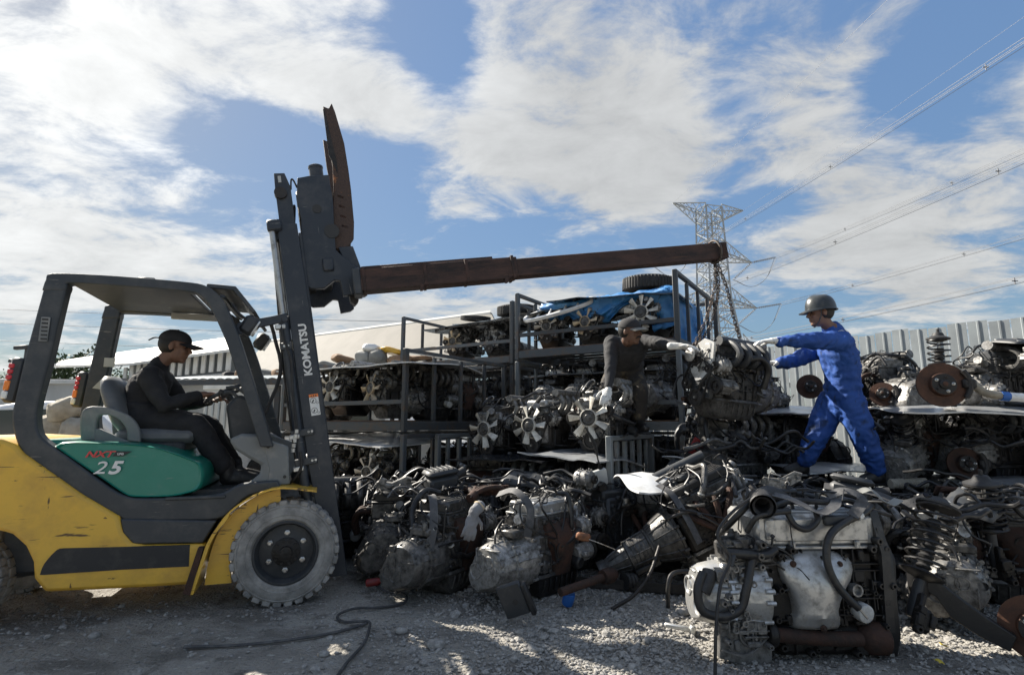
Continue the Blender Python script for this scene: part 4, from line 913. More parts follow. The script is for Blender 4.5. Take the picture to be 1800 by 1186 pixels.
# ------------------------------------------------------------------ lifting jib: box sleeve with an extending box beam, carried by the forks
def jib():
    p0 = V((-1.13, 3.90, 2.19)); p1 = V((1.90, 4.67, 2.68))
    d = (p1 - p0); Ln = d.length
    yaw = math.atan2(d.y, d.x); pit = math.asin(d.z / Ln)
    r = empty('lifting_jib', p0, (0, -pit, yaw), 'long rusty box-beam jib held out from the forklift mast', 'jib')
    MB().box((.60, 0, 0), (1.22, .15, .165), .006).build('sleeve', 'jib_rust', r, bevel=.004)
    MB().prism([(0, -.082), (1.12, -.088), (1.20, -.05), (1.2, -.0), (0, .0)], -.079, .079).build('sleeve_skirt', 'jib_rust', r)
    MB().box((.52, 0, .093), (1.0, .11, .02), .004).build('top_plate', 'jib_rust', r)
    for x in (.03, .48, .80, 1.17): MB().box((x, 0, 0), (.025, .165, .185), .004).build('collar', 'jib_rust', r)
    for x in (.46, 1.12): MB().prism([(x - .03, -.08), (x + .035, -.08), (x + .01, -.05), (x - .015, -.125), (x - .035, -.125)], -.083, -.06).build('gusset', 'jib_rust', r)
    MB().box(((1.2 + Ln) / 2, 0, -.004), (Ln - 1.2, .125, .145), .006).build('beam', 'jib_rust', r)
    MB().box((Ln - .05, 0, 0), (.13, .135, .155), .03).build('beam_end', 'rust', r)
    MB().torus((Ln - .10, 0, 0), (1, 0, 0), .10, .012, 20, 7).build('chain_wrap', 'chain', r)
    MB().box((-.02, 0, -.01), (.06, .17, .20), .01).build('mount', 'frame_black', r)
    return r, p1 - d.normalized() * .09
JIB, HANG = jib()
# ------------------------------------------------------------------ engine components
def greeble(m, rng, o, u, v, w, h, n, d=.02, bolts=True, ribs=True):
    """castings detail on a rectangle: o corner, u and v unit directions, w x h size"""
    o, u, v = V(o), V(u).normalized(), V(v).normalized(); nn = u.cross(v)
    E = Matrix((u, v, nn)).transposed().to_euler()
    for k in range(n):
        a, b = rng.random() * w, rng.random() * h; p = o + u * a + v * b; t = rng.random()
        if t < .30 and ribs:
            L = rng.uniform(.25, .7) * (h if rng.random() < .6 else w)
            if rng.random() < .6: b = min(max(b, L / 2), h - L / 2) if L < h else h / 2; p = o + u * a + v * b; m.box(p, (.008, min(L, h), d * rng.uniform(.7, 1.4)), .002, E)
            else: a = min(max(a, L / 2), w - L / 2) if L < w else w / 2; p = o + u * a + v * b; m.box(p, (min(L, w), .008, d * rng.uniform(.7, 1.4)), .002, E)
        elif t < .60:
            r = rng.uniform(.008, .022); L = d * rng.uniform(.5, 1.6)
            m.lathe([(r, -.004), (r, L * .8), (r * .8, L), (r * .45, L), (r * .45, L * .7)], p, nn, 9, False)
        elif t < .82:
            m.box(p, (rng.uniform(.02, .07), rng.uniform(.02, .06), d * rng.uniform(.5, 1.5)), .005, E)
        elif bolts:
            m.cyl(p, p + nn * d * rng.uniform(.4, .9), rng.uniform(.005, .009), n=6)
    return m
def path_on(rng, B, n, start=None, lift=1.03, step=.14, top=True):
    """a wandering path on a rounded box of half sizes B (centre height B[2])"""
    pts = []; a = rng.uniform(0, 6.28) if start is None else start[0]; b = rng.uniform(.1, 1.2) if start is None else start[1]
    da = rng.uniform(-1, 1) * .5; db = rng.uniform(-1, 1) * .4
    for i in range(n):
        d = V((math.cos(a) * math.cos(b), math.sin(a) * math.cos(b), math.sin(b)))
        q = (abs(d.x / B[0]) ** 5 + abs(d.y / B[1]) ** 5 + abs(d.z / B[2]) ** 5) ** (-.2)
        pts.append(d * q * (lift + rng.uniform(-.03, .06)) + V((0, 0, B[2])))
        a += da * rng.uniform(.3, 1.2); b = min(1.45, max(-.35, b + db * rng.uniform(.2, 1.1))); da += rng.uniform(-.35, .35); db += rng.uniform(-.35, .35)
        da = max(-.6, min(.6, da)); db = max(-.5, min(.5, db))
    return pts
def harness(root, rng, B, n=14, nm='wiring_harness', mt='wire', r=(.003, .0075)):
    m = MB()
    for k in range(n):
        p = path_on(rng, B, rng.randint(4, 8)); m.tube(p, rng.uniform(*r), 5, 3)
        if rng.random() < .6: m.box(p[-1], (.028, .02, .016), .003, (rng.random(), rng.random(), rng.random() * 3))
        if rng.random() < .5:
            q = p[0] + V((rng.uniform(-.05, .05), rng.uniform(-.05, .05), .02)); m.tube([p[0], q, q + V((rng.uniform(-.06, .06), rng.uniform(-.06, .06), -.05))], rng.uniform(.002, .004), 5, 3)
    o = m.build(nm, mt, root, fix=False); o['kind'] = 'stuff'; return o
def hoses(root, rng, B, n=5, mt='hose', r=(.011, .021)):
    for k in range(n):
        p = path_on(rng, B, rng.randint(3, 5)); rr = rng.uniform(*r)
        h = MB().tube(p, rr, 9, 5).build('hose', mt if rng.random() < .85 else 'alu_dark', root, fix=False)
        if rng.random() < .7:
            q = p[0]; d = (p[1] - p[0]).normalized()
            MB().lathe([(rr * 1.02, 0), (rr * 1.25, .002), (rr * 1.25, .012), (rr * 1.02, .014)], q + d * .01, d, 10).build('hose_clip', 'zinc', h, fix=False)
def pulley(root, c, axis, r, w, mt='iron', spokes=True, nm='pulley'):
    a = V(axis).normalized()
    pr = [(.2 * r, -w / 2), (r * .93, -w / 2), (r, -w * .42), (r * .93, -w * .28), (r, -w * .14), (r * .93, 0), (r, w * .14), (r * .93, w * .28), (r, w * .42), (r * .92, w / 2), (r * .80, w / 2), (r * .76, w * .25), (r * .42, w * .22), (r * .36, w * .55), (r * .2, w * .58), (r * .18, w * .4), (.001, w * .4)]
    p = MB().lathe(pr, c, a, 22, False).build(nm, mt, root)
    m = MB(); u, v, _ = basis(a)
    m.cyl(V(c) + a * w * .4, V(c) + a * w * .72, r * .14, n=6); m.build('bolt', 'steel', p)
    return p
def belt(root, pts, w, axis):
    """closed serpentine belt through points lying in the plane square to axis"""
    P = [V(p) for p in pts]; n = len(P); a = V(axis).normalized(); vs = []; fs = []
    for i in range(n):
        d = (P[(i + 1) % n] - P[i - 1]).normalized(); nn = a.cross(d) * .0025
        vs += [P[i] - a * w / 2 - nn, P[i] + a * w / 2 - nn, P[i] + a * w / 2 + nn, P[i] - a * w / 2 + nn]
    for i in range(n):
        j = (i + 1) % n
        for k in range(4): fs.append((4 * i + k, 4 * i + (k + 1) % 4, 4 * j + (k + 1) % 4, 4 * j + k))
    return MB().add(vs, fs).build('drive_belt', 'belt_rubber', root)
def wrap(circles):
    """outer tangent path round circles (cx,cy,r) given in hull order; returns 2-d points"""
    pts = []
    for (x, y, r) in circles:
        for k in range(20): pts.append((x + r * math.cos(k * math.pi / 10), y + r * math.sin(k * math.pi / 10)))
    pts = sorted(set((round(a, 5), round(b, 5)) for a, b in pts))
    def half(ps):
        h = []
        for p in ps:
            while len(h) > 1 and (h[-1][0] - h[-2][0]) * (p[1] - h[-2][1]) - (h[-1][1] - h[-2][1]) * (p[0] - h[-2][0]) <= 0: h.pop()
            h.append(p)
        return h
    a, b = half(pts), half(pts[::-1]); return a[:-1] + b[:-1]
def alternator(root, c, axis, r=.065, L=.12, mt='alu'):
    a = V(axis).normalized(); u, v, _ = basis(a); c = V(c)
    m = MB().lathe([(r * .5, 0), (r * .88, .008), (r, .025), (r, L * .35), (r * .94, L * .37), (r * .94, L * .6), (r, L * .62), (r, L * .85), (r * .85, L), (r * .3, L)], c, a, 20)
    for k in range(12):
        t = 2 * math.pi * k / 12; d = u * math.cos(t) + v * math.sin(t)
        m.box(c + a * L * .2 + d * r * .98, (.012, .012, .03), .002); m.box(c + a * L * .75 + d * r * .98, (.010, .010, .028), .002)
    m.box(c + a * L * .5 - u * r * 1.15, (.05, .04, .04), .006)
    o = m.build('alternator', mt, root); pulley(o, c - a * .018, -a, r * .48, .025, 'iron', nm='pulley'); return o
def compressor(root, c, axis, r=.058, L=.17, mt='alu'):
    a = V(axis).normalized(); u, v, _ = basis(a); c = V(c)
    m = MB().lathe([(r, 0), (r, L * .25), (r * .93, L * .27), (r * .93, L * .6), (r, L * .62), (r, L * .92), (r * .8, L)], c, a, 18)
    for k in range(5): t = 2 * math.pi * k / 5; d = u * math.cos(t) + v * math.sin(t); m.cyl(c + d * r * .98 + a * .01, c + d * r * .98 + a * L * .95, .009, n=7)
    m.box(c + u * r * 1.05 + a * L * .7, (.05, .05, .035), .006)
    o = m.build('compressor', mt, root)
    MB().lathe([(r * 1.08, 0), (r * 1.08, .028), (r * .75, .03), (r * .72, .018), (r * .3, .018), (r * .28, .035), (.001, .036)], c - a * .004, -a, 22).build('clutch_pulley', 'iron', o); return o
def valve_cover(root, rng, x0, x1, y0, y1, z0, z1, mt, along='x'):
    c = ((x0 + x1) / 2, (y0 + y1) / 2, (z0 + z1) / 2); m = MB()
    m.box((c[0], c[1], z0 + (z1 - z0) * .5), (x1 - x0, y1 - y0, z1 - z0), .018)
    m.box((c[0], c[1], z0 + .006), (x1 - x0 + .024, y1 - y0 + .024, .014), .004)
    L = (x1 - x0) if along == 'x' else (y1 - y0); k = max(3, int(L / .1))
    for i in range(k):
        t = -L / 2 + L * (i + .5) / k
        for s in (-1, 1):
            p = (c[0] + t, y0 if s < 0 else y1, z0 + .01) if along == 'x' else (x0 if s < 0 else x1, c[1] + t, z0 + .01)
            m.lathe([(.012, 0), (.012, .022), (.009, .024)], p, (0, 0, 1), 8); m.cyl((p[0], p[1], p[2] + .022), (p[0], p[1], p[2] + .03), .006, n=6)
    for i in range(rng.randint(2, 4)):
        w = rng.uniform(.012, .03)
        if along == 'x': m.box((c[0], y0 + (y1 - y0) * (i + 1) / 5, z1), (L * .86, w, .010), .004)
        else: m.box((x0 + (x1 - x0) * (i + 1) / 5, c[1], z1), (w, L * .86, .010), .004)
    o = m.build('valve_cover', mt, root)
    p = (c[0] + (L * .3 if along == 'x' else 0), c[1] + (0 if along == 'x' else L * .25), z1)
    MB().lathe([(.024, 0), (.026, .012), (.022, .024), (.012, .028)], p, (0, 0, 1), 12).build('oil_cap', 'plastic_dark', o)
    return o
def fan(root, c, axis, r, blades, mt, hubmt='alu_dark'):
    f = empty('fan', c); f.parent = root
    a = V(axis).normalized(); u, v, _ = basis(a)
    MB().lathe([(r * .20, -.02), (r * .38, -.02), (r * .42, -.012), (r * .42, .012), (r * .37, .016), (r * .37, .004)], (0, 0, 0), a, 26, False).build('hub_ring', mt, f)
    m = MB().lathe([(r * .34, -.012), (r * .34, .006), (r * .26, .014), (r * .20, .012), (r * .15, .022), (.001, .024)], (0, 0, 0), a, 22, False)
    for k in range(8):
        t = 2 * math.pi * k / 8; d = u * math.cos(t) + v * math.sin(t); m.box(d * r * .28 + a * .008, (.012, .012, .012), .002)
    m.build('clutch_hub', hubmt, f)
    me = None
    for k in range(blades):
        if me is None:
            rows = []
            for i in range(6):
                q = i / 5; rr = r * (.40 + .60 * q); tw = .75 - .30 * q; w = r * (.20 + .17 * q)
                row = []
                for j in range(5):
                    s = (j / 4 - .5) * 2; x = s * w * .5; hgt = -x * math.sin(tw) + .006 * (1 - s * s)
                    row.append((rr * (1 - .02 * s * s) if i < 5 else rr - .012 * r * abs(s) ** 3, x * math.cos(tw) + .04 * q * r, hgt))
                rows.append(row)
            mm = MB().grid(rows); k0 = len(mm.v); mm.v += [(x, y, z - .004) for (x, y, z) in mm.v]; mm.f += [tuple(i + k0 for i in q[::-1]) for q in mm.f]
            nr, nc = 6, 5; edge = [(0, j) for j in range(nc)] + [(i, nc - 1) for i in range(1, nr)] + [(nr - 1, j) for j in range(nc - 2, -1, -1)] + [(i, 0) for i in range(nr - 2, 0, -1)]
            ed = [i * nc + j for i, j in edge]
            for i in range(len(ed)): p, q = ed[i], ed[(i + 1) % len(ed)]; mm.f.append((q, p, p + k0, q + k0))
            o = mm.build('blade', mt, f, angle=60); me = o.data
        else:
            o = bpy.data.objects.new('blade', me); COL.objects.link(o); o.parent = f
        t = 2 * math.pi * k / blades + .3
        M = Matrix((u * math.cos(t) + v * math.sin(t), v * math.cos(t) - u * math.sin(t), a)).transposed().to_4x4(); o.matrix_local = M
    return f
def bell_gearbox(root, rng, p0, axis, L=.62, r=.19, mt='alu', tail=True, up=(0, 0, 1)):
    """longitudinal gearbox: bell housing, ribbed case, tail shaft"""
    a = V(axis).normalized(); u, v, _ = basis(a); p0 = V(p0)
    m = MB().lathe([(r * 1.0, 0), (r * 1.04, .004), (r * 1.04, .02), (r * .99, .024), (r * .93, L * .12), (r * .80, L * .24), (r * .70, L * .30), (r * .66, L * .33), (r * .70, L * .34), (r * .70, L * .36), (r * .64, L * .375), (r * .58, L * .6), (r * .60, L * .61), (r * .60, L * .63), (r * .50, L * .64), (r * .36, L * .80), (r * .30, L * .9), (r * .34, L * .91), (r * .34, L), (r * .25, L), (r * .23, L * .95), (.001, L * .95)], p0, a, 26, False)
    for k in range(14):
        t = 2 * math.pi * k / 14; d = u * math.cos(t) + v * math.sin(t)
        m.tube([p0 + d * r * 1.0 + a * .02, p0 + d * r * .88 + a * L * .17, p0 + d * r * .69 + a * L * .32], .006, 5, 2)
        m.cyl(p0 + d * r * 1.06 + a * -.005, p0 + d * r * 1.06 + a * .03, .012, n=7)
    for k in range(10):
        t = 2 * math.pi * (k + .3) / 10; d = u * math.cos(t) + v * math.sin(t)
        m.tube([p0 + d * r * .66 + a * L * .37, p0 + d * r * .59 + a * L * .6], .005, 5, 1); m.tube([p0 + d * r * .50 + a * L * .65, p0 + d * r * .33 + a * L * .86], .005, 5, 1)
    for k in range(4): m.torus(p0 + a * L * (.42 + .05 * k), a, r * (.63 - .012 * k), .0035, 24, 5)
    o = m.build('gearbox', mt, root)
    q = p0 + a * L * .48 - u * 0 + V((0, 0, -r * .58))
    MB().box(q, (r * .95 if abs(a.y) > .5 else L * .33, L * .33 if abs(a.y) > .5 else r * .95, .05), .012).build('gearbox_pan', 'black_paint', root)
    MB().lathe([(r * .26, 0), (r * .26, .01), (r * .12, .012)], p0 + a * L * .96, a, 16).build('output_seal', 'print_dark', o)
    return o
def transaxle(root, rng, x0, sgn, mt='alu', yc=0.0, zc=.26):
    """transverse gearbox: bell outline plus final drive, ribs and bolts round the flange; grows from x0 in direction sgn"""
    def out(k, dx=0, dz=0):
        pts = []
        for i in range(22):
            t = 2 * math.pi * i / 22 - .5; r = .17 * k
            pts.append((yc + dx + r * math.cos(t), zc + dz + r * math.sin(t)))
        for i in range(16):
            t = 2 * math.pi * i / 16; pts.append((yc + .13 + .11 * k * math.cos(t), zc - .11 + .11 * k * math.sin(t)))
        return wrap([(p[0], p[1], .0001) for p in pts])
    m = MB(); A = out(1.06)
    m.prism(A, x0, x0 + sgn * .018, 'x')
    n = len(A)
    prev = [(x0 + sgn * .018, 1.0)]
    for (d, k) in ((.07, .98), (.12, .93), (.17, .86), (.175, .90), (.19, .90), (.195, .84), (.28, .76), (.31, .66), (.315, .45)): prev.append((x0 + sgn * d, k))
    cy, cz = yc + .04, zc - .03
    rows = [[(x, cy + (a - cy) * k, cz + (b - cz) * k) for a, b in A] for x, k in prev]
    m.grid(rows, True); m.f.append(tuple(range(len(m.v) - n, len(m.v))))
    for i in range(0, n, max(1, n // 13)):
        a, b = A[i]; dy, dz = a - cy, b - cz
        m.cyl((x0 - sgn * .006, cy + dy * 1.03, cz + dz * 1.03), (x0 + sgn * rng.uniform(.02, .04), cy + dy * 1.03, cz + dz * 1.03), rng.uniform(.009, .014), n=7)
        m.tube([(x0 + sgn * .02, cy + dy * .99, cz + dz * .99), (x0 + sgn * .12, cy + dy * .935, cz + dz * .935), (x0 + sgn * .17, cy + dy * .87, cz + dz * .87)], rng.uniform(.004, .0085), 5, 1) if rng.random() < .65 else None
        m.cyl((x0 + sgn * .165, cy + dy * .91, cz + dz * .91), (x0 + sgn * .205, cy + dy * .91, cz + dz * .91), .010, n=6)
        if rng.random() < .7: m.tube([(x0 + sgn * .2, cy + dy * .83, cz + dz * .83), (x0 + sgn * .30, cy + dy * .70, cz + dz * .70)], rng.uniform(.004, .008), 5, 1)
    for k in range(3): m.torus((x0 + sgn * (.314), cy + (-.05 + .06 * k), cz + rng.uniform(-.05, .06)), (1, 0, 0), rng.uniform(.025, .05), .007, 16, 6)
    greeble(m, rng, (x0 + sgn * .03, yc - .15, zc + .13), (sgn, 0, 0), (0, 1, 0), .22, .24, 16, .03)
    greeble(m, rng, (x0 + sgn * .31, yc - .10, zc - .10), (0, -sgn, 0) if sgn < 0 else (0, 1, 0), (0, 0, 1), .2, .2, 10, .02)
    o = m.build('gearbox', mt, root)
    # selector block and solenoids on top, drive flange with rusty seal
    m = MB(); m.box((x0 + sgn * .13, yc - .04, zc + .185), (.13, .15, .05), .01); greeble(m, rng, (x0 + sgn * .13 - .06, yc - .11, zc + .21), (1, 0, 0), (0, 1, 0), .12, .14, 10, .03)
    m.build('selector_housing', 'alu_dark', root)
    MB().lathe([(.052, 0), (.052, .03), (.045, .035), (.045, .02), (.02, .02), (.02, .06), (.001, .06)], (x0 + sgn * .19, yc + .13, zc - .11), (sgn, 0, 0), 18).build('drive_flange', 'rust', o)
    return o
def manifold_runners(root, rng, xs, y0, z0, dy, dz, r, mt, nm='intake_manifold'):
    m = MB()
    for x in xs:
        m.tube([(x, y0, z0), (x, y0 + dy * .55, z0 + dz * .25), (x, y0 + dy, z0 + dz * .75), (x, y0 + dy * .75, z0 + dz * 1.15)], [r, r * 1.05, r, r * .95], 10, 5)
        m.torus((x, y0 + dy * .62, z0 + dz * .32), (0, dy, dz * .9), r * 1.06, .004, 14, 5)
    m.box(((xs[0] + xs[-1]) / 2, y0 - math.copysign(.006, dy) * 0, z0), (abs(xs[-1] - xs[0]) + .08, .018, .075), .006)
    m.tube([(xs[0] - .05, y0 + dy * .72, z0 + dz * 1.12), (xs[-1] + .05, y0 + dy * .72, z0 + dz * 1.12)], r * 1.55, 12, 1)
    return m.build(nm, mt, root)
def fan_engine(seed, blades=7, fmt='fan_white', fr=.185, fdx=.0, fdz=.36, cover='alu_dark', gear=True, w=.40, hh=0.0):
    """longitudinal engine; fan looks along -y"""
    rng = random.Random(seed)
    r = empty('engine', (0, 0, 0))
    H = .40 + hh
    m = MB(); m.box((0, -.02, .29), (w * .80, .50, .26), .02)
    greeble(m, rng, (-w * .40, .22, .17), (0, -1, 0), (0, 0, 1), .48, .24, 26, .03); greeble(m, rng, (w * .40, -.26, .17), (0, 1, 0), (0, 0, 1), .48, .24, 26, .03)
    greeble(m, rng, (-w * .40, -.27, .18), (1, 0, 0), (0, 0, 1), w * .8, .24, 18, .03)
    m.build('cylinder_block', 'iron', r)
    m = MB(); rows = []
    for z, k in ((.17, 1.0), (.15, 1.02), (.14, .96), (.06, .82), (.01, .72), (.0, .6)): rows.append([(w * .42 * k * x, -.02 + .25 * k * y, z) for x, y in ((-1, -.9), (-.9, -1), (.9, -1), (1, -.9), (1, .9), (.9, 1), (-.9, 1), (-1, .9))])
    m.grid(rows, True); m.f.append(tuple(range(40, 48)))
    m.build('oil_pan', rng.choice(['black_paint', 'alu_dark']), r)
    m = MB(); m.box((0, -.02, .47), (w * .70, .50, .11), .01); greeble(m, rng, (-w * .35, .22, .42), (0, -1, 0), (0, 0, 1), .48, .1, 14, .03); greeble(m, rng, (w * .35, -.26, .42), (0, 1, 0), (0, 0, 1), .48, .1, 14, .03)
    m.build('cylinder_head', 'alu_dark', r)
    valve_cover(r, rng, -w * .30, w * .30, -.26, .22, .525, .60, cover, 'y')
    m = MB(); m.box((0, -.285, .36), (w * .74, .05, .34), .02); greeble(m, rng, (-w * .36, -.31, .20), (1, 0, 0), (0, 0, 1), w * .72, .34, 22, .03)
    m.build('timing_cover', 'alu', r)
    # belt drive
    c1 = pulley(r, (0.0, -.345, .17), (0, -1, 0), .075, .035); pulley(r, (w * .38, -.345, .42), (0, -1, 0), .038, .03); pulley(r, (-w * .42, -.345, .36), (0, -1, 0), .055, .03)
    belt(r, [(x, -.345, z) for x, z in wrap([(0, .17, .076), (w * .38, .42, .039), (-w * .42, .36, .056)])], .022, (0, 1, 0))
    alternator(r, (w * .42, -.30, .42), (0, 1, 0)); compressor(r, (-w * .44, -.31, .36), (0, 1, 0))
    MB().lathe([(.05, 0), (.045, .03), (.03, .05), (.03, .085)], (fdx, -.30, fdz), (0, -1, 0), 16).build('water_pump', 'alu_dark', r)
    if blades: fan(r, (fdx, -.40, fdz), (0, -1, 0), fr, blades, fmt)
    m = MB()
    for y in (-.18, -.06, .06, .18): m.tube([(w * .33, y, .47), (w * .55, y, .50), (w * .64, y, .58), (w * .50, y, .66)], [.024, .025, .024, .022], 9, 4)
    m.tube([(w * .50, -.24, .665), (w * .50, .24, .665)], .038, 12, 1); m.build('intake_manifold', rng.choice(['alu', 'alu_dark', 'plastic_dark']), r)
    m = MB()
    for y in (-.18, -.06, .06, .18): m.tube([(-w * .33, y, .46), (-w * .50, y, .44), (-w * .55, y * .6, .36), (-w * .54, y * .2, .28)], .021, 8, 4)
    m.cyl((-w * .54, 0, .28), (-w * .54, 0, .20), .034, n=12); m.build('exhaust_manifold', 'rust', r)
    MB().lathe([(.02, 0), (.045, .02), (.045, .10), (.035, .11)], (w * .42, .08, .27), (1, 0, -.4), 14).build('oil_filter', rng.choice(['filter_white', 'plastic_dark', 'black_paint']), r)
    MB().lathe([(.03, 0), (.036, .01), (.03, .03), (.028, .09), (.034, .10), (.034, .12)], (w * .1, -.27, .50), (.3, -1, .35), 12).build('water_outlet', 'alu', r)
    m = MB(); m.box((-w * .46, -.2, .25), (.02, .10, .16), .004); m.box((-w * .52, -.2, .18), (.12, .09, .012), .003); m.build('engine_mount', 'black_paint', r)
    m = MB(); m.box((w * .46, -.18, .24), (.02, .10, .16), .004); m.box((w * .53, -.18, .17), (.12, .09, .012), .003); m.build('engine_mount', 'black_paint', r)
    if gear: bell_gearbox(r, rng, (0, .25, .30), (0, 1, 0), .62, .18, rng.choice(['alu', 'alu_dark']))
    B = (w * .62, .31, .33)
    hoses(r, rng, B, 6); harness(r, rng, B, 18)
    if rng.random() < .8: MB().box((rng.uniform(-.1, .1), rng.uniform(-.1, .1), .635), (.12, .09, .035), .006, (0, 0, rng.random())).build('sensor_box', 'plastic_dark', r)
    return tag(r, None, 'engine')
def cross_engine(seed, cover='alu', gmt='alu', front='shield', intake='plastic_dark', cover_top=False):
    """transverse engine: belts at +x, gearbox at -x, front along -y"""
    rng = random.Random(seed); r = empty('engine', (0, 0, 0))
    m = MB(); m.box((.02, 0, .29), (.46, .30, .26), .02)
    greeble(m, rng, (-.2, -.15, .17), (1, 0, 0), (0, 0, 1), .44, .25, 34, .03); greeble(m, rng, (.24, .15, .17), (-1, 0, 0), (0, 0, 1), .44, .25, 20, .03)
    m.build('cylinder_block', rng.choice(['alu_dark', 'iron']), r)
    m = MB(); rows = []
    for z, k in ((.17, 1.0), (.15, 1.03), (.14, .97), (.07, .88), (.02, .80), (.0, .66)): rows.append([(.02 + .23 * k * x, .17 * k * y, z) for x, y in ((-1, -.9), (-.9, -1), (.9, -1), (1, -.9), (1, .9), (.9, 1), (-.9, 1), (-1, .9))])
    m.grid(rows, True); m.f.append(tuple(range(40, 48)))
    for k in range(7): m.box((-.16 + .06 * k, -.155, .09), (.008, .02, .09), .002, (.25, 0, 0))
    m.build('oil_pan', rng.choice(['alu', 'alu_dark', 'black_paint']), r)
    m = MB(); m.box((.02, 0, .475), (.46, .28, .12), .01); greeble(m, rng, (-.2, -.14, .42), (1, 0, 0), (0, 0, 1), .44, .11, 16, .03); greeble(m, rng, (.24, .14, .42), (-1, 0, 0), (0, 0, 1), .44, .11, 12, .03)
    m.build('cylinder_head', 'alu_dark', r)
    valve_cover(r, rng, -.20, .24, -.13, .13, .535, .62, cover, 'x')
    m = MB(); m.box((.275, 0, .36), (.05, .27, .42), .02); greeble(m, rng, (.30, -.13, .16), (0, 1, 0), (0, 0, 1), .26, .42, 26, .03); m.build('timing_cover', rng.choice(['plastic_dark', 'alu']), r)
    ps = [(0.0, .16, .075), (-.13, .40, .035), (.02, .47, .045), (.12, .28, .05)]
    for (y, z, q) in ps: pulley(r, (.335, y, z), (1, 0, 0), q, .03)
    belt(r, [(.335, y, z) for y, z in wrap([(a, b, c + .001) for a, b, c in ps])], .022, (1, 0, 0))
    alternator(r, (.30, -.18, .43), (-1, 0, 0)); compressor(r, (.29, -.20, .26), (-1, 0, 0))
    transaxle(r, rng, -.215, -1, gmt)
    if front == 'shield':
        m = MB(); rows = []
        for z, hw, q in ((.50, .155, .02), (.485, .17, .05), (.44, .175, .085), (.38, .16, .10), (.32, .125, .10), (.25, .10, .09), (.18, .095, .075), (.145, .10, .06)):
            rows.append([(.03 + hw * math.cos(math.pi * k / 10), -.13 - q * math.sin(math.pi * k / 10) ** .6, z) for k in range(11)])
        m.grid(rows); m.build('heat_shield', rng.choice(['zinc', 'rust', 'alu_clean']), r)
    else:
        m = MB()
        for x in (-.14, -.04, .06, .16): m.tube([(x, -.14, .47), (x, -.24, .46), (x, -.29, .54), (x, -.22, .62), (x, -.12, .645)], [.026, .028, .028, .027, .026], 9, 4)
        m.tube([(-.20, -.115, .65), (.22, -.115, .65)], .042, 12, 1); m.build('intake_manifold', intake, r)
        MB().lathe([(.03, 0), (.036, .01), (.036, .05), (.042, .06), (.042, .075)], (-.20, -.12, .65), (-1, -.2, .1), 14).build('throttle_body', 'alu', r)
    m = MB()
    for x in (-.14, -.04, .06, .16): m.tube([(x, .14, .47), (x, .24, .46), (x * .6, .28, .38), (x * .3, .26, .28)], .021, 8, 4)
    m.build('manifold', 'rust' if front != 'shield' else 'plastic_dark', r)
    MB().lathe([(.02, 0), (.045, .02), (.045, .09), (.035, .10)], (.14, -.15, .22), (0, -1, -.2), 14).build('oil_filter', rng.choice(['filter_white', 'black_paint', 'plastic_dark']), r)
    MB().tube([(-.25, .14, .15), (.0, .17, .14), (.26, .15, .15), (.36, .13, .14)], .02, 9, 2).build('drive_shaft', 'rust', r)
    MB().lathe([(.03, 0), (.036, .01), (.03, .03), (.028, .09), (.034, .10), (.034, .12)], (-.22, -.05, .50), (-1, -.3, .3), 12).build('water_outlet', 'alu', r)
    m = MB(); m.box((.30, .02, .52), (.10, .10, .03), .008); m.cyl((.33, .02, .53), (.33, .02, .57), .03, n=14); m.build('engine_mount', 'alu', r)
    B = (.33, .20, .33)
    hoses(r, rng, B, 6); harness(r, rng, B, 20)
    harness(r, rng, (.46, .17, .26), 6, 'loom', 'hose', (.006, .010))
    return tag(r, None, 'engine')
# ------------------------------------------------------------------ suspension and brakes
def brake_disc(r, c, axis, rad=.15, mt='rust_disc', caliper=True, parent=None):
    a = V(axis).normalized(); u, v, _ = basis(a); c = V(c); p = parent or r
    MB().lathe([(rad * .5, -.011), (rad, -.011), (rad, -.003), (rad * .94, -.002), (rad * .94, .002), (rad, .003), (rad, .011), (rad * .55, .011), (rad * .53, .016), (rad * .50, .045), (rad * .46, .05), (rad * .22, .05), (rad * .20, .065), (rad * .12, .066), (rad * .1, .08), (.001, .082)], c, a, 36, False).build('disc', mt, p)
    for k in range(5):
        t = 2 * math.pi * k / 5; d = u * math.cos(t) + v * math.sin(t); MB().lathe([(rad * .075, 0), (rad * .075, .006), (rad * .045, .008), (rad * .045, .024), (.001, .024)], c + d * rad * .34 + a * .047, a, 9, False).build('wheel_stud', 'iron' if k % 2 else 'steel', p)
    MB().lathe([(rad * .47, .0505), (rad * .23, .0515), (rad * .2, .066), (rad * .1, .075), (.001, .076)], c, a, 24, False).build('hub_face', 'iron', p)
    if caliper:
        m = MB(); pts = [c + (u * math.cos(t) + v * math.sin(t)) * rad * 1.0 for t in (-.65, -.35, 0, .35, .65)]
        m.tube([q + a * .03 for q in pts], .022, 8, 2); m.tube([q - a * .03 for q in pts], .025, 8, 2)
        m.box(c + u * rad * .98, (.09, .08, .09), .015, basis(a)[2].to_track_quat('Z', 'Y').to_euler()); m.build('caliper', 'iron', p)
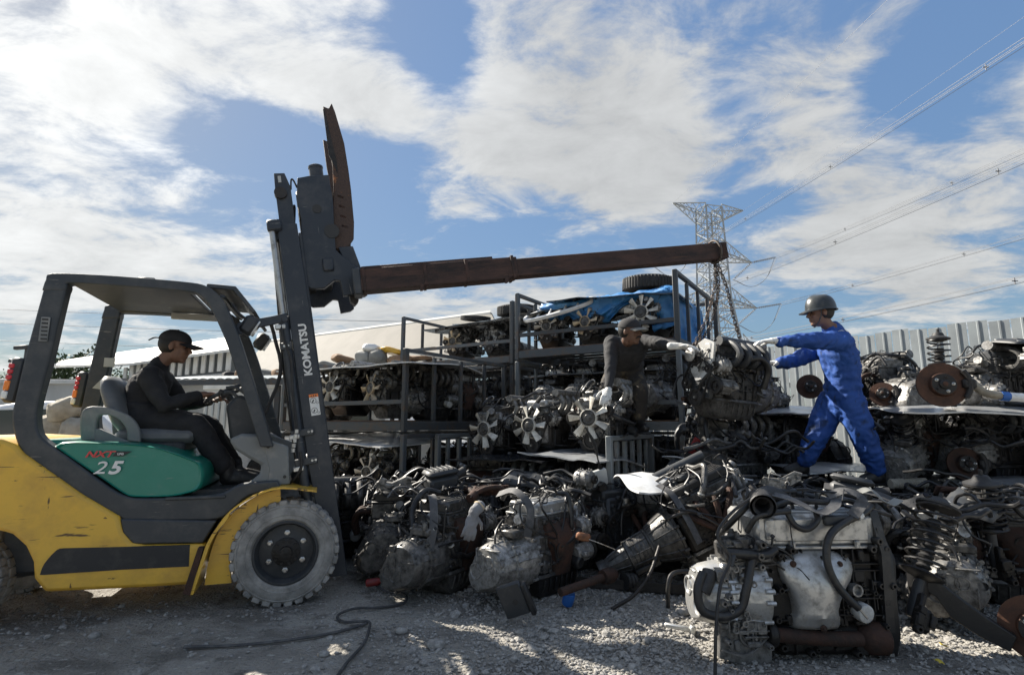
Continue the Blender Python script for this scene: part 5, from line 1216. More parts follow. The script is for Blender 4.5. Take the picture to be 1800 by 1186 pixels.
def strut(seed, turns=6, L=.55, Rr=.075, mt='hose', disc=None, boot=True):
    """coil-over strut standing along z, foot at the origin"""
    r = empty('suspension_strut'); rng = random.Random(seed)
    MB().lathe([(.022, 0), (.028, .01), (.028, .22), (.031, .222), (.031, .235), (.024, .24), (.022, .30)], (0, 0, 0), (0, 0, 1), 16).build('damper', 'plastic_dark', r)
    MB().cyl((0, 0, .28), (0, 0, L), .011, n=10).build('piston_rod', 'steel', r)
    MB().lathe([(.03, .20), (Rr * 1.05, .225), (Rr * 1.12, .232), (Rr * 1.0, .242), (.03, .236)], (0, 0, 0), (0, 0, 1), 20).build('spring_seat', 'black_paint', r)
    MB().helix((0, 0, .245), (0, 0, L - .03), Rr, turns, .0075).build('coil_spring', mt, r)
    MB().lathe([(.03, L - .05), (Rr * 1.12, L - .03), (Rr * 1.12, L - .018), (Rr * .6, L), (.035, L + .025), (.012, L + .03), (.011, L + .06), (.001, L + .06)], (0, 0, 0), (0, 0, 1), 20).build('top_mount', 'rubber', r)
    if boot: MB().lathe([(.026 + .012 * (k % 2), .26 + k * .014) for k in range(int((L - .34) / .014))], (0, 0, 0), (0, 0, 1), 14).build('dust_boot', 'rubber', r)
    m = MB(); m.box((.0, -.035, .06), (.03, .05, .14), .008); m.box((0, -.07, -.0), (.08, .07, .12), .018); greeble(m, rng, (-.04, -.1, -.06), (1, 0, 0), (0, 0, 1), .08, .12, 8, .03); m.build('knuckle', 'iron', r)
    return tag(r, None, 'strut')
def bonnet(seed, L=1.3, Wd=1.0, mt='bonnet_white', crown=.06, fold=.0):
    """car bonnet lying flat: x across, y along, crowned sheet with a turned edge"""
    rng = random.Random(seed); ph = rng.random() * 6; n = 17; rows = []
    def zz(s, t): return crown * (1 - s * s) * (1 - .5 * (t - .3) ** 2) - .05 * t ** 3 * (t > 0) + .012 * math.exp(-((abs(s) - .55) / .08) ** 2) + fold * math.sin(t * 2.2 + s * 1.3 + ph) + .006 * math.sin(7 * s + 5 * t + ph)
    def P(i, j):
        t = i / (n - 1) * 2 - 1; s = j / (n - 1) * 2 - 1; wd = Wd / 2 * (1 - .10 * t - .05 * t * t)
        return V((s * wd, t * L / 2 - .07 * s * s * (1 if t < 0 else -.6) * abs(t), zz(s, t)))
    top = [[P(i, j) for j in range(n)] for i in range(n)]
    m = MB().grid(top); k0 = len(m.v)
    m.v += [(x, y, z - .012) for x, y, z in m.v]; m.f += [tuple(i + k0 for i in q[::-1]) for q in m.f]
    ed = [j for j in range(n)] + [i * n + n - 1 for i in range(1, n)] + [(n - 1) * n + j for j in range(n - 2, -1, -1)] + [i * n for i in range(n - 2, 0, -1)]
    for i in range(len(ed)): p, q = ed[i], ed[(i + 1) % len(ed)]; m.f.append((q, p, p + k0, q + k0))
    o = m.build('car_bonnet', mt, None, angle=50)
    m = MB()
    for s in (-.55, .0, .55): m.tube([P(i, int((s + 1) / 2 * (n - 1))) + V((0, 0, -.022)) for i in range(1, n - 1, 3)], .014, 6, 2)
    m.tube([P(2, j) + V((0, 0, -.022)) for j in range(1, n - 1, 3)], .014, 6, 2); m.tube([P(n - 3, j) + V((0, 0, -.022)) for j in range(1, n - 1, 3)], .014, 6, 2)
    m.build('stiffening_frame', 'bonnet_dark' if mt == 'bonnet_dark' else 'rack_paint', o)
    return tag(o, None, 'car bonnet')
# ------------------------------------------------------------------ people
def cone(m, p0, p1, r0, r1, n=12):
    p0, p1 = V(p0), V(p1); m.ell(p0, (r0, r0, r0), n, 8); m.ell(p1, (r1, r1, r1), n, 8); m.cyl(p0, p1, r0, r1, n)
def limb(m, pts, rad):
    for i in range(len(pts) - 1): cone(m, pts[i], pts[i + 1], rad[i], rad[i + 1])
def remeshed(m, name, mt, parent, vox, it=4, wr=0.0, fr=14.0, st=(1, 1, 1), angle=180, dirs=None):
    """weld overlapping closed shapes to one skin, smooth it, add cloth folds"""
    me0 = m.mesh(name + '_raw'); o = bpy.data.objects.new(name + '_raw', me0); COL.objects.link(o)
    rm = o.modifiers.new('r', 'REMESH'); rm.mode = 'VOXEL'; rm.voxel_size = vox; rm.use_smooth_shade = True
    sm = o.modifiers.new('s', 'SMOOTH'); sm.factor = .5; sm.iterations = it
    me = bpy.data.meshes.new_from_object(o.evaluated_get(bpy.context.evaluated_depsgraph_get())); bpy.data.objects.remove(o)
    me.name = name
    if wr:
        n = len(me.vertices); co = np.zeros(n * 3); no = np.zeros(n * 3); me.vertices.foreach_get('co', co); me.vertices.foreach_get('normal', no); co = co.reshape(-1, 3); no = no.reshape(-1, 3)
        d = np.zeros(n)
        for i in range(n):
            p = V(co[i]); q = V((p.x * st[0], p.y * st[1], p.z * st[2])) * fr
            w = V((noise.noise(p * 5), noise.noise(p * 5 + V((7, 1, 3))), noise.noise(p * 5 + V((2, 9, 4))))) * 1.1
            a = noise.noise(q + w); b = noise.noise(q * 2.1 + w * 1.5 + V((5, 5, 5)))
            c = noise.noise(q * .45 + w * .6 + V((3, 8, 1))); d[i] = (1 - 2.6 * abs(c)) * .75 + (1 - 2.4 * abs(a)) * .5 + (1 - 2.2 * abs(b)) * .2 - .6
        co += no * (d * wr)[:, None]; me.vertices.foreach_set('co', co.ravel()); me.update()
    me.materials.clear(); me.materials.append(MATS[mt]); me.polygons.foreach_set('use_smooth', [True] * len(me.polygons))
    ob = bpy.data.objects.new(name, me); COL.objects.link(ob); ob.parent = parent; return ob
def hand(m, w, d, n, s=1, curl=.35, r=.0088, sc=1.0):
    """palm and five fingers: wrist w, direction d, palm faces n, thumb on side s"""
    w, d = V(w), V(d).normalized(); n = V(n); n = (n - d * n.dot(d)).normalized(); l = d.cross(n) * s
    m.ell(w + d * .05 * sc, (.052 * sc, .040 * sc, .017 * sc), 12, 8, Matrix((d, l, n)).transposed()); cone(m, w - d * .02, w + d * .03 * sc, .026 * sc, .024 * sc)
    for k, L in enumerate((.068, .078, .073, .056)):
        p = w + (d * .088 + l * (.031 - .021 * k)) * sc; a = .08 + (.02 * k); dd = d + l * (.08 - .05 * k)
        for q, f in enumerate((.44, .31, .25)):
            a += curl * (.7 + .3 * q); v = (dd.normalized() * math.cos(a) + n * math.sin(a)).normalized(); e = p + v * L * f * sc
            cone(m, p, e, r * sc * (1 - .08 * q), r * sc * (.94 - .1 * q), 8); p = e
    p = w + (d * .025 + l * .03) * sc; v = (d * .55 + l * .75 + n * .35).normalized(); e = p + v * .045 * sc; cone(m, p, e, .013 * sc, .0105 * sc, 8); v = (d * .85 + l * .3 + n * .45).normalized(); cone(m, e, e + v * .034 * sc, .0105 * sc, .0085 * sc, 8)
def head_shapes(m, c, f, u):
    c, f, u = V(c), V(f).normalized(), V(u); u = (u - f * u.dot(f)).normalized(); l = u.cross(f); E = Matrix((f, l, u)).transposed()
    P = lambda a, b, z: c + f * a + l * b + u * z
    m.ell(P(-.012, 0, .022), (.098, .076, .098), 16, 10, E); m.ell(P(.022, 0, -.045), (.070, .058, .078), 14, 10, E); m.ell(P(.060, 0, -.098), (.028, .030, .022), 10, 8, E)
    m.ell(P(.074, 0, .022), (.018, .050, .013), 10, 8, E); m.ell(P(.066, .033, -.030), (.022, .022, .020), 10, 8, E); m.ell(P(.066, -.033, -.030), (.022, .022, .020), 10, 8, E)
    cone(m, P(.082, 0, .012), P(.108, 0, -.030), .0085, .0125, 8); m.ell(P(.094, 0, -.034), (.015, .018, .010), 8, 6, E)
    m.ell(P(.083, 0, -.060), (.014, .024, .008), 8, 6, E); m.ell(P(.082, 0, -.073), (.013, .021, .008), 8, 6, E)
    for s in (-1, 1): m.ell(P(-.008, s * .078, -.012), (.020, .010, .031), 10, 8, E)
    cone(m, P(-.02, 0, -.05), P(-.03, 0, -.085), .052, .050)
    return f, l, u
def face_bits(root, c, f, l, u, mustache=False, brow='hair'):
    c = V(c); E = Matrix((f, l, u)).transposed(); P = lambda a, b, z: c + f * a + l * b + u * z
    for s in (-1, 1):
        MB().ell(P(.0795, s * .031, .000), (.008, .012, .007), 10, 8, E).build('eye', 'eye', root)
        MB().tube([P(.080, s * .050, .017), P(.089, s * .032, .022), P(.090, s * .014, .018)], .004, 6, 3).build('eyebrow', 'hair', root)
    if mustache:
        MB().tube([P(.074, .035, -.062), P(.092, .016, -.050), P(.097, 0, -.049), P(.092, -.016, -.050), P(.074, -.035, -.062)], [.005, .009, .008, .009, .005], 7, 3).build('moustache', 'hair', root)
    h = MB().ell(P(-.030, 0, .012), (.088, .081, .092), 18, 12, E).build('hair', 'hair', root)
def cap(root, c, f, l, u, mt='cloth_charcoal', visor=.075, tail=False, vm=None):
    c = V(c); P = lambda a, b, z: c + f * a + l * b + u * z; rows = []
    o = empty('cap'); o.parent = root
    for i in range(8):
        th = i / 7 * math.pi / 2; rows.append([P(-.012 + .110 * math.cos(th) ** .85 * math.cos(t), .089 * math.cos(th) ** .85 * math.sin(t), .030 + .088 * math.sin(th)) for t in [2 * math.pi * k / 24 for k in range(24)]])
    m = MB(); m.grid(rows, True); m.ell(P(-.012, 0, .118), (.006, .006, .005), 8, 6); m.build('crown_panel', mt, o, angle=70)
    top = []; 
    for i in range(5):
        row = []
        for k in range(13):
            t = (k / 12 - .5) * 2.3; e = visor * (i / 4) * max(0, math.cos(t * .68)) ** .6; row.append(P(-.012 + .110 * math.cos(t) + e, .089 * math.sin(t) * (1 + .06 * i / 4), .034 - .012 * (i / 4) - .020 * (t / 1.15) ** 2))
        top.append(row)
    m = MB().grid(top); k0 = len(m.v); m.v += [tuple(V(p) - u * .006) for p in m.v]; m.f += [tuple(i + k0 for i in q[::-1]) for q in m.f]
    ed = [4 * 13 + k for k in range(13)]
    for i in range(12): m.f.append((ed[i], ed[i + 1], ed[i + 1] + k0, ed[i] + k0))
    m.build('visor', vm or mt, o, angle=60)
    if tail: MB().ribbon([P(-.11, 0, .035), P(-.15, .01, .03), P(-.18, .01, .005)], .018, u, .006).build('strap', mt, o)
def helmet(root, c, f, l, u):
    c = V(c); P = lambda a, b, z: c + f * a + l * b + u * z; rows = []
    o = empty('hard_hat'); o.parent = root
    for i in range(10):
        th = i / 9 * math.pi / 2; k = math.cos(th) ** .62; rows.append([P(-.012 + .126 * k * math.cos(t), .106 * k * math.sin(t), .022 + .132 * math.sin(th) ** .9 + .008 * math.exp(-(math.sin(t) * k / .25) ** 2)) for t in [2 * math.pi * q / 30 for q in range(30)]])
    MB().grid(rows, True).build('shell', 'helmet', o, angle=70)
    a = [P(-.012 + .124 * math.cos(t), .104 * math.sin(t), .030) for t in [2 * math.pi * q / 30 for q in range(30)]]
    b = [P(-.012 + (.136 + .050 * max(0, math.cos(t)) ** 2) * math.cos(t), .117 * math.sin(t), .018 - .016 * max(0, math.cos(t))) for t in [2 * math.pi * q / 30 for q in range(30)]]
    b2 = [p - u * .006 for p in b]; a2 = [p - u * .012 for p in a]
    MB().grid([a, b, b2, a2], True).build('brim', 'helmet', o, angle=60)
    MB().tube([P(.02, .088, .03), P(.03, .078, -.05), P(.055, .03, -.115), P(.055, -.03, -.115), P(.03, -.078, -.05), P(.02, -.088, .03)], .0045, 6, 3).build('chin_strap', 'strap', o)
def torso(m, hips, chest, lat, fw, k=1.0, slim=1.0, bulge=0.0):
    hips, chest, lat, fw = V(hips), V(chest), V(lat).normalized(), V(fw); up = (chest - hips).normalized(); fw = (fw - up * fw.dot(up)).normalized(); lat = (lat - up * lat.dot(up) - fw * lat.dot(fw)).normalized()
    E = Matrix((lat, fw, up)).transposed(); L = (chest - hips).length
    for t, w, d in ((-.18, .150, .115), (-.05, .160, .124), (.1, .162, .125), (.25, .155, .12), (.38, .152, .118), (.5, .156, .118), (.63, .163, .122), (.75, .172, .125), (.86, .177, .123), (.97, .176, .115), (1.1, .150, .095), (1.22, .09, .07)):
        m.ell(hips + up * L * t - fw * (.02 * math.sin(max(0, t) * 3.1)) + fw * bulge * math.sin(max(0, min(1, t)) * 3.14), (w * k * slim, d * k, L * .21), 16, 10, E)
def boot(root, an, toe, up=(0, 0, 1), mt='boot'):
    an, toe = V(an), V(toe); d = (toe - an); d2 = V((d.x, d.y, 0)).normalized() if abs(V(up).z) > .9 else d.normalized()
    m = MB(); upv = V(up); m2 = lambda a, z: an + d2 * a + upv * z
    cone(m, m2(-.005, .07), m2(-.015, -.03), .054, .052); cone(m, m2(-.025, -.045), m2(.14, -.052), .045, .043); cone(m, m2(.06, -.02), m2(.16, -.045), .044, .038)
    b = remeshed(m, 'boot', mt, root, .009, 4)
    l = d2.cross(upv); s = MB(); E = Matrix((d2, l, upv)).transposed().to_euler()
    s.box(m2(.055, -.092), (.27, .085, .022), .01, E); s.build('sole', 'rubber', b)
def person(label, J, top, bottom, hands, name='person', skin='skin', parent=None, one_piece=False, wr=.007, slim=1.0, hat=None, mustache=False, gl=None, neck_r=.055, sleeve_r=1.0, bulk=1.0):
    root = empty(name, (0, 0, 0), (0, 0, 0), label, 'person')
    if parent is not None: root.location = parent[0]; root.rotation_euler = parent[1]
    j = {k: V(p) for k, p in J.items()}
    b = MB()          # the body under the clothes, head to hands to feet, one skin
    f, l, u = head_shapes(b, j['head'], j['face'], j['up'])
    limb(b, [j['head'] - u * .08 - f * .03, j['neck'], j['chest']], [.050, .052, .055])
    torso(b, j['hips'], j['chest'], j['lat'], j['fw'], .86)
    for s in 'AB':
        limb(b, [j['hp' + s], j['kn' + s], j['an' + s]], [.072, .050, .036]); cone(b, j['an' + s], j['an' + s] - V(J.get('footup' + s, (0, 0, 1))) * .05, .034, .030)
        limb(b, [j['chest'].lerp(j['sh' + s], .4), j['sh' + s], j['el' + s], j['wr' + s]], [.06, .048, .036, .024])
        hd = hands[s]
        if gl is None: hand(b, j['wr' + s], hd[0], hd[1], hd[2], hd[3])
    body = remeshed(b, 'body', skin, root, .0068, 3)
    face_bits(root, j['head'], f, l, u, mustache)
    t = MB(); torso(t, j['hips'], j['chest'], j['lat'], j['fw'], 1.06 * (1 + (bulk - 1) * .6), slim)
    for s in 'AB':
        limb(t, [j['chest'].lerp(j['sh' + s], .45), j['sh' + s], j['sh' + s].lerp(j['el' + s], .5), j['el' + s], j['wr' + s].lerp(j['el' + s], .1)], [.085, .075, .064 * sleeve_r, .053 * sleeve_r, .040 * sleeve_r])
    cone(t, j['chest'], j['neck'] - u * .0, .085, .062)
    q = t if one_piece else MB()
    torso(q, j['hips'] - (j['chest'] - j['hips']) * .05, j['hips'] + (j['chest'] - j['hips']) * .35, j['lat'], j['fw'], 1.07, slim) if not one_piece else None
    for s in 'AB':
        hp, kn, an = j['hp' + s], j['kn' + s], j['an' + s]
        limb(q, [hp, hp.lerp(kn, .5), kn, kn.lerp(an, .5), an + (kn - an).normalized() * .06], [.108 * bulk, .100 * bulk, .082 * bulk, .074 * bulk, .068 * bulk])
    if one_piece: remeshed(t, 'coverall', top, root, .011, 6, wr, 15)
    else:
        remeshed(t, 'shirt', top, root, .011, 6, wr, 15); remeshed(q, 'trousers', bottom, root, .011, 6, wr, 14)
    if one_piece:
        MB().torus(j['neck'] + V((0, 0, -.012)), (j['head'] - j['neck']), .066, .017, 22, 7).build('collar', top, root)
    if gl:
        for s in 'AB':
            g = MB(); hd = hands[s]; hand(g, j['wr' + s], hd[0], hd[1], hd[2], hd[3], .0105, 1.12); cone(g, j['wr' + s] - V(hd[0]).normalized() * .055, j['wr' + s], .033, .030)
            remeshed(g, 'glove', gl, root, .006, 3, .0015, 60)
    for s in 'AB': boot(root, j['an' + s], j['to' + s], J.get('footup' + s, (0, 0, 1)))
    if hat == 'helmet': helmet(root, j['head'], f, l, u)
    elif hat: cap(root, j['head'], f, l, u, hat[0], hat[1], hat[2], hat[3])
    return root
# driver, in the forklift's own frame, leaning to the wheel
DRIVER = person('driver in black clothes and cap seated on the forklift, hands at the wheel',
    dict(head=(-.865, 0, 1.715), face=(1, 0, -.16), up=(.18, 0, 1), neck=(-.955, 0, 1.575), chest=(-.985, 0, 1.47), hips=(-1.02, 0, 1.185), lat=(0, 1, 0), fw=(1, 0, 0),
         shA=(-.965, -.185, 1.475), elA=(-.845, -.245, 1.275), wrA=(-.655, -.125, 1.355), shB=(-.965, .185, 1.475), elB=(-.82, .25, 1.29), wrB=(-.63, .13, 1.33),
         hpA=(-1.0, -.10, 1.18), knA=(-.66, -.15, 1.14), anA=(-.425, -.15, .81), toA=(-.26, -.15, .87), hpB=(-1.0, .10, 1.18), knB=(-.63, .14, 1.13), anB=(-.41, .12, .80), toB=(-.24, .12, .86),
         footupA=(-.25, 0, .97), footupB=(-.25, 0, .97)),
    'cloth_black', 'cloth_black', dict(A=((1, .25, .12), (.2, .1, -1), 1, .5), B=((1, -.2, .08), (.2, -.1, -1), -1, .5)), parent=((-1.65, 4.21, 0), (0, 0, R(19))), wr=.008, hat=('cloth_charcoal', .085, True, None), skin='skin')
BLUE = person('worker in blue coveralls and dark hard hat striding over the engines, arms out',
    dict(head=(2.69, 4.63, 2.11), face=(-1, .12, -.05), up=(0, 0, 1), neck=(2.775, 4.65, 1.965), chest=(2.83, 4.67, 1.83), hips=(2.895, 4.76, 1.36), lat=(-.10, 1, 0), fw=(-1, .1, 0),
         shA=(2.80, 4.505, 1.845), elA=(2.49, 4.44, 1.83), wrA=(2.20, 4.46, 1.835), shB=(2.83, 4.85, 1.85), elB=(2.60, 4.92, 1.72), wrB=(2.40, 4.86, 1.69),
         hpA=(2.87, 4.86, 1.34), knA=(2.70, 4.88, 1.03), anA=(2.60, 4.97, .79), toA=(2.40, 4.93, .74), hpB=(2.90, 4.68, 1.33), knB=(3.00, 4.66, 1.00), anB=(3.12, 4.74, .735), toB=(2.90, 4.68, .66)),
    'cloth_blue', 'cloth_blue', dict(A=((-1, .10, -.02), (0, .1, -1), -1, .22), B=((-1, -.12, .04), (0, -.1, -1), 1, .3)), one_piece=True, wr=.015, hat='helmet', gl='glove', sleeve_r=1.28, bulk=1.16)
DARK = person('worker in dark shirt and grey cap leaning from the rack to steady the hanging engine',
    dict(head=(1.065, 4.79, 1.975), face=(.75, -.62, -.12), up=(.02, -.12, 1), neck=(1.075, 4.92, 1.885), chest=(1.085, 5.02, 1.84), hips=(1.12, 5.36, 1.66), lat=(1, .05, .02), fw=(.05, -.35, -.9),
         shA=(.93, 4.99, 1.895), elA=(.885, 4.84, 1.655), wrA=(.845, 4.74, 1.455), shB=(1.24, 4.97, 1.90), elB=(1.33, 4.76, 1.86), wrB=(1.395, 4.52, 1.80),
         hpA=(1.20, 5.36, 1.66), knA=(1.20, 5.10, 1.45), anA=(1.19, 5.15, 1.16), toA=(1.22, 4.98, 1.09), hpB=(1.04, 5.38, 1.66), knB=(.90, 5.16, 1.46), anB=(.86, 5.34, 1.16), toB=(.86, 5.18, 1.09)),
    'cloth_charcoal', 'khaki', dict(A=((-.25, -.45, -.6), (.0, .5, -.5), -1, .4), B=((.75, -.35, -.05), (.2, .0, -1), 1, .25)), wr=.008, hat=('cloth_charcoal', .07, False, 'cushion_grey'), mustache=True, gl='glove', skin='skin_dark')
# lettering on the back of the coveralls: each letter laid on the nearest cloth
def back_print():
    cv = [c for c in BLUE.children if c.name.startswith('coverall')][0]
    def stick(p, up, fn):
        ok, q, n, _ = cv.closest_point_on_mesh(V(p)); n = V(n); upv = V(up); x = upv.cross(n).normalized(); return fn(frame(q + n * .004, x, n.cross(x)))
    for ch, p, rot in (('K', (2.775, 4.558, 1.895), .5), ('A', (2.795, 4.556, 1.909), .3), ('R', (2.814, 4.554, 1.919), .05), ('S', (2.801, 4.568, 1.814), -.05), ('-', (2.816, 4.569, 1.809), -.1), ('C', (2.833, 4.57, 1.80), -.2), ('-', (2.846, 4.571, 1.794), -.25), ('T', (2.859, 4.572, 1.79), -.3)):
        stick(V(p) + V((.04, .02, 0)), (0, 0, 1), lambda M: text_mesh('lettering', ch, .042, 'white_paint', cv, M @ Matrix.Rotation(rot, 4, 'Z'), .0012, 0, .0008))
    stick((2.83, 4.58, 1.855), (0, 0, 1), lambda M: text_mesh('emblem', '=', .05, 'white_paint', cv, M @ Matrix.Rotation(-.05, 4, 'Z'), .002, 0, .0008, 1.6))
back_print()
# ------------------------------------------------------------------ the hanging engine and its chain
def hero_hanging():
    r = cross_engine(11, 'alu_dark', 'alu', 'intake', 'plastic_dark'); rng = random.Random(5)
    tag(r, 'dirty engine with black intake runners hanging from the chain between two workers', 'engine')
    # belt end cover plate seen by the viewer
    MB().lathe([(.06, 0), (.062, .01), (.05, .02), (.03, .022)], (.37, .05, .52), (1, 0, 0), 18).build('cover_disc', 'alu_clean', r)
    m = MB().prism([(-.16, .34), (-.17, .62), (-.06, .66), (.06, .60), (.10, .40), (.02, .30)], .305, .325, 'x'); greeble(m, rng, (.325, -.15, .36), (0, 1, 0), (0, 0, 1), .22, .24, 12, .012); m.build('front_cover', 'alu_clean', r)
    MB().lathe([(.02, 0), (.03, .01), (.028, .05)], (-.50, -.05, .25), (-.4, -1, 0), 12).build('drain_plug', 'red_plastic', r)
    MB().tube([(.05, -.26, .50), (-.06, -.30, .52), (-.16, -.29, .44), (-.17, -.24, .28)], .028, 10).build('coolant_hose', 'hose', r)
    r.scale = (-1, 1, 1); r.location = (1.84, 4.72, 1.19); r.rotation_euler = (R(4), R(4), R(24))
    return r
hero_hanging()
def chain(name, pts, label, link=.042, th=.0065):
    r = empty(name, (0, 0, 0), (0, 0, 0), label, 'chain'); m0 = MB()
    prof = []
    for k in range(16):
        t = 2 * math.pi * k / 16; prof.append(V((.013 * math.cos(t), 0, .013 * math.sin(t) + (link * .30 if math.sin(t) > 0 else -link * .30))))
    n = len(prof); vs = []; fs = []
    for k in range(n):
        d = (prof[(k + 1) % n] - prof[k - 1]).normalized(); w = V((0, 1, 0)); q = d.cross(w)
        for j in range(6): vs.append(prof[k] + (q * math.cos(j * math.pi / 3) + w * math.sin(j * math.pi / 3)) * th * .6)
    for k in range(n):
        for j in range(6): fs.append((k * 6 + j, ((k + 1) % n) * 6 + j, ((k + 1) % n) * 6 + (j + 1) % 6, k * 6 + (j + 1) % 6))
    me = MB().add(vs, fs).mesh('link', 'chain')
    for pl in pts:
        P = catmull(pl, 8); acc = 0; i = 0; pos = P[0].copy(); step = link * .72; c = 0
        L = sum((P[k + 1] - P[k]).length for k in range(len(P) - 1)); N_ = int(L / step)
        for q in range(N_):
            s = q * step; k = 0
            while k < len(P) - 2 and s > (P[k + 1] - P[k]).length: s -= (P[k + 1] - P[k]).length; k += 1
            d = (P[k + 1] - P[k]); p = P[k] + d.normalized() * min(s, d.length); o = bpy.data.objects.new('link', me); COL.objects.link(o); o.parent = r
            o.rotation_mode = 'QUATERNION'; o.rotation_quaternion = d.to_track_quat('Z', 'Y') @ Euler((0, 0, (q % 2) * math.pi / 2 + .4)).to_quaternion(); o.location = p
    return r
hp = HANG + V((0, 0, -.08))
chain('lifting_chain', [[hp, (1.80, 4.68, 2.33), (1.68, 4.63, 2.02), (1.56, 4.62, 1.80)], [hp + V((.01, .01, 0)), (1.92, 4.70, 2.35), (1.97, 4.72, 2.1), (2.03, 4.74, 1.86)], [hp + V((-.01, 0, .0)), (1.83, 4.66, 2.35), (1.73, 4.62, 2.0), (1.60, 4.60, 1.84), (1.55, 4.58, 1.78)]], 'steel chain sling running from the jib tip down to the hanging engine')

# ------------------------------------------------------------------ the large engine at the front right
def hero_front():
    rng = random.Random(21); r = empty('engine', (1.47, 2.98, 0), (0, 0, R(3)), 'large engine with silver valve cover and bulging heat shield at front right', 'engine')
    m = MB(); m.box((.09, .10, .33), (.60, .34, .36), .02); greeble(m, rng, (-.19, -.07, .16), (1, 0, 0), (0, 0, 1), .62, .36, 70, .04); greeble(m, rng, (.39, -.06, .16), (0, 1, 0), (0, 0, 1), .3, .36, 20, .03); m.build('cylinder_block', 'iron', r)
    m = MB(); m.box((.10, .08, .08), (.50, .30, .15), .03); greeble(m, rng, (-.13, -.07, .02), (1, 0, 0), (0, 0, 1), .48, .12, 14, .03); m.build('oil_pan', 'iron', r)
    # valve cover: tall front face with panel recess lines and bolts
    m = MB(); m.box((.105, .10, .605), (.655, .34, .165), .022); m.box((.105, .10, .525), (.68, .365, .016), .004)
    m.box((.12, -.075, .612), (.50, .012, .11), .005); m.box((-.145, -.074, .615), (.06, .012, .10), .005)
    for x in (-.21, -.04, .13, .30, .41): m.lathe([(.014, 0), (.014, .03), (.008, .034)], (x, -.085, .525), (0, 0, 1), 9)
    for k in range(5): m.box((.10, .0 + .05 * k, .690), (.55, .018, .012), .004)
    m.build('valve_cover', 'alu_clean', r)
    # heat shield, a bulged pressing
    rows = []
    prof = [(.505, .155, .012, .02), (.495, .180, .040, .02), (.465, .192, .075, .02), (.42, .190, .100, .018), (.375, .172, .118, .012), (.33, .142, .120, .004), (.28, .118, .115, -.002), (.235, .108, .108, -.006), (.215, .108, .112, -.006), (.205, .118, .100, -.006), (.17, .120, .088, -.006), (.150, .118, .070, -.006), (.145, .12, .045, -.006)]
    for z, hw, q, cx in prof: rows.append([(.05 + cx + hw * math.cos(math.pi * k / 16), -.055 - q * (math.sin(math.pi * k / 16) ** .45) + .010 * math.sin(3 * math.pi * k / 16) ** 2 * (z > .3), z - (.012 * math.cos(math.pi * k / 8) if z > .44 else 0)) for k in range(17)])
    sh = MB().grid(rows).build('heat_shield', 'alu_clean', r, angle=60)
    for x, z in ((.045, .165), (-.07, .46), (.17, .455)): MB().lathe([(.016, 0), (.016, .006), (.009, .008), (.009, .016)], (x, -.150 if z < .3 else -.125, z), (0, -1, 0), 10).build('bolt', 'rust', sh)
    # gearbox at the left end
    g = transaxle(r, rng, -.20, -1, 'alu_clean', 0.02, .30)
    m = MB(); m.prism([(-.46, .02), (-.44, .20), (-.36, .46), (-.22, .48), (-.18, .30), (-.20, .0), (-.30, -.02)], -.10, -.04); greeble(m, rng, (-.45, -.10, .03), (1, 0, 0), (0, 0, 1), .26, .42, 46, .04)
    for k in range(4): m.tube([(-.45 + .02 * k, -.105, .06 + .10 * k), (-.33, -.122, .04 + .10 * k), (-.21, -.105, .12 + .085 * k)], .007, 5, 3)
    m.torus((-.33, -.105, .30), (0, 1, 0), .075, .008, 24, 6); m.lathe([(.06, 0), (.055, .018), (.03, .022), (.028, .012)], (-.33, -.10, .30), (0, -1, 0), 20); m.torus((-.30, -.105, .13), (0, 1, 0), .055, .008, 20, 6)
    m.build('gearbox_side', 'alu', r)
    m = MB()
    for k in range(9): x, z = -.40 + rng.random() * .22, .03 + rng.random() * .42; m.lathe([(.016, 0), (.016, .03), (.010, .03), (.010, .018)], (x, -.11, z), (0, -1, 0), 10)
    m.build('boss', 'alu', r)
    m = MB(); m.box((-.30, -.03, .52), (.20, .16, .05), .01); greeble(m, rng, (-.40, -.11, .545), (1, 0, 0), (0, 1, 0), .2, .16, 26, .05); greeble(m, rng, (-.40, -.112, .48), (1, 0, 0), (0, 0, 1), .2, .08, 14, .03); m.build('valve_body', 'alu_dark', r)
    # axle, rusty joint, oil filter, belt end
    MB().tube([(-.20, -.10, .125), (.05, -.11, .105), (.26, -.10, .095)], .034, 14, 2).build('drive_shaft', 'rust', r)
    MB().lathe([(.05, 0), (.058, .01), (.058, .03), (.05, .04)], (-.215, -.10, .126), (1, 0, -.08), 18).build('shaft_collar', 'iron', r)
    MB().lathe([(.04, 0), (.06, .02), (.078, .05), (.080, .13), (.07, .14), (.05, .145)], (.27, -.06, .09), (1, 0, -.05), 22).build('joint_can', 'rust', r)
    MB().lathe([(.036, 0), (.044, .01), (.046, .055), (.043, .07), (.03, .076), (.001, .076)], (.275, -.06, .225), (.15, -1, -.10), 22).build('oil_filter', 'filter_white', r)
    MB().lathe([(.018, 0), (.03, .01), (.03, .05), (.022, .05), (.02, .03)], (.25, -.075, .325), (.1, -1, .05), 16).build('port', 'alu', r)
    m = MB(); m.prism([(-.10, .12), (-.12, .50), (-.06, .70), (.20, .70), (.24, .40), (.16, .06)], .40, .445, 'x'); greeble(m, rng, (.445, -.08, .15), (0, 1, 0), (0, 0, 1), .26, .5, 22, .02); m.build('timing_cover', 'black_paint', r)
    m = MB(); m.prism([(-.06, -.01), (-.10, .10), (-.10, .50), (-.04, .60), (-.02, .3), (.0, .0)], .425, .47, 'x'); greeble(m, rng, (.36, -.075, .12), (1, 0, 0), (0, 0, 1), .11, .5, 26, .03); m.build('belt_guard', 'black_paint', r)
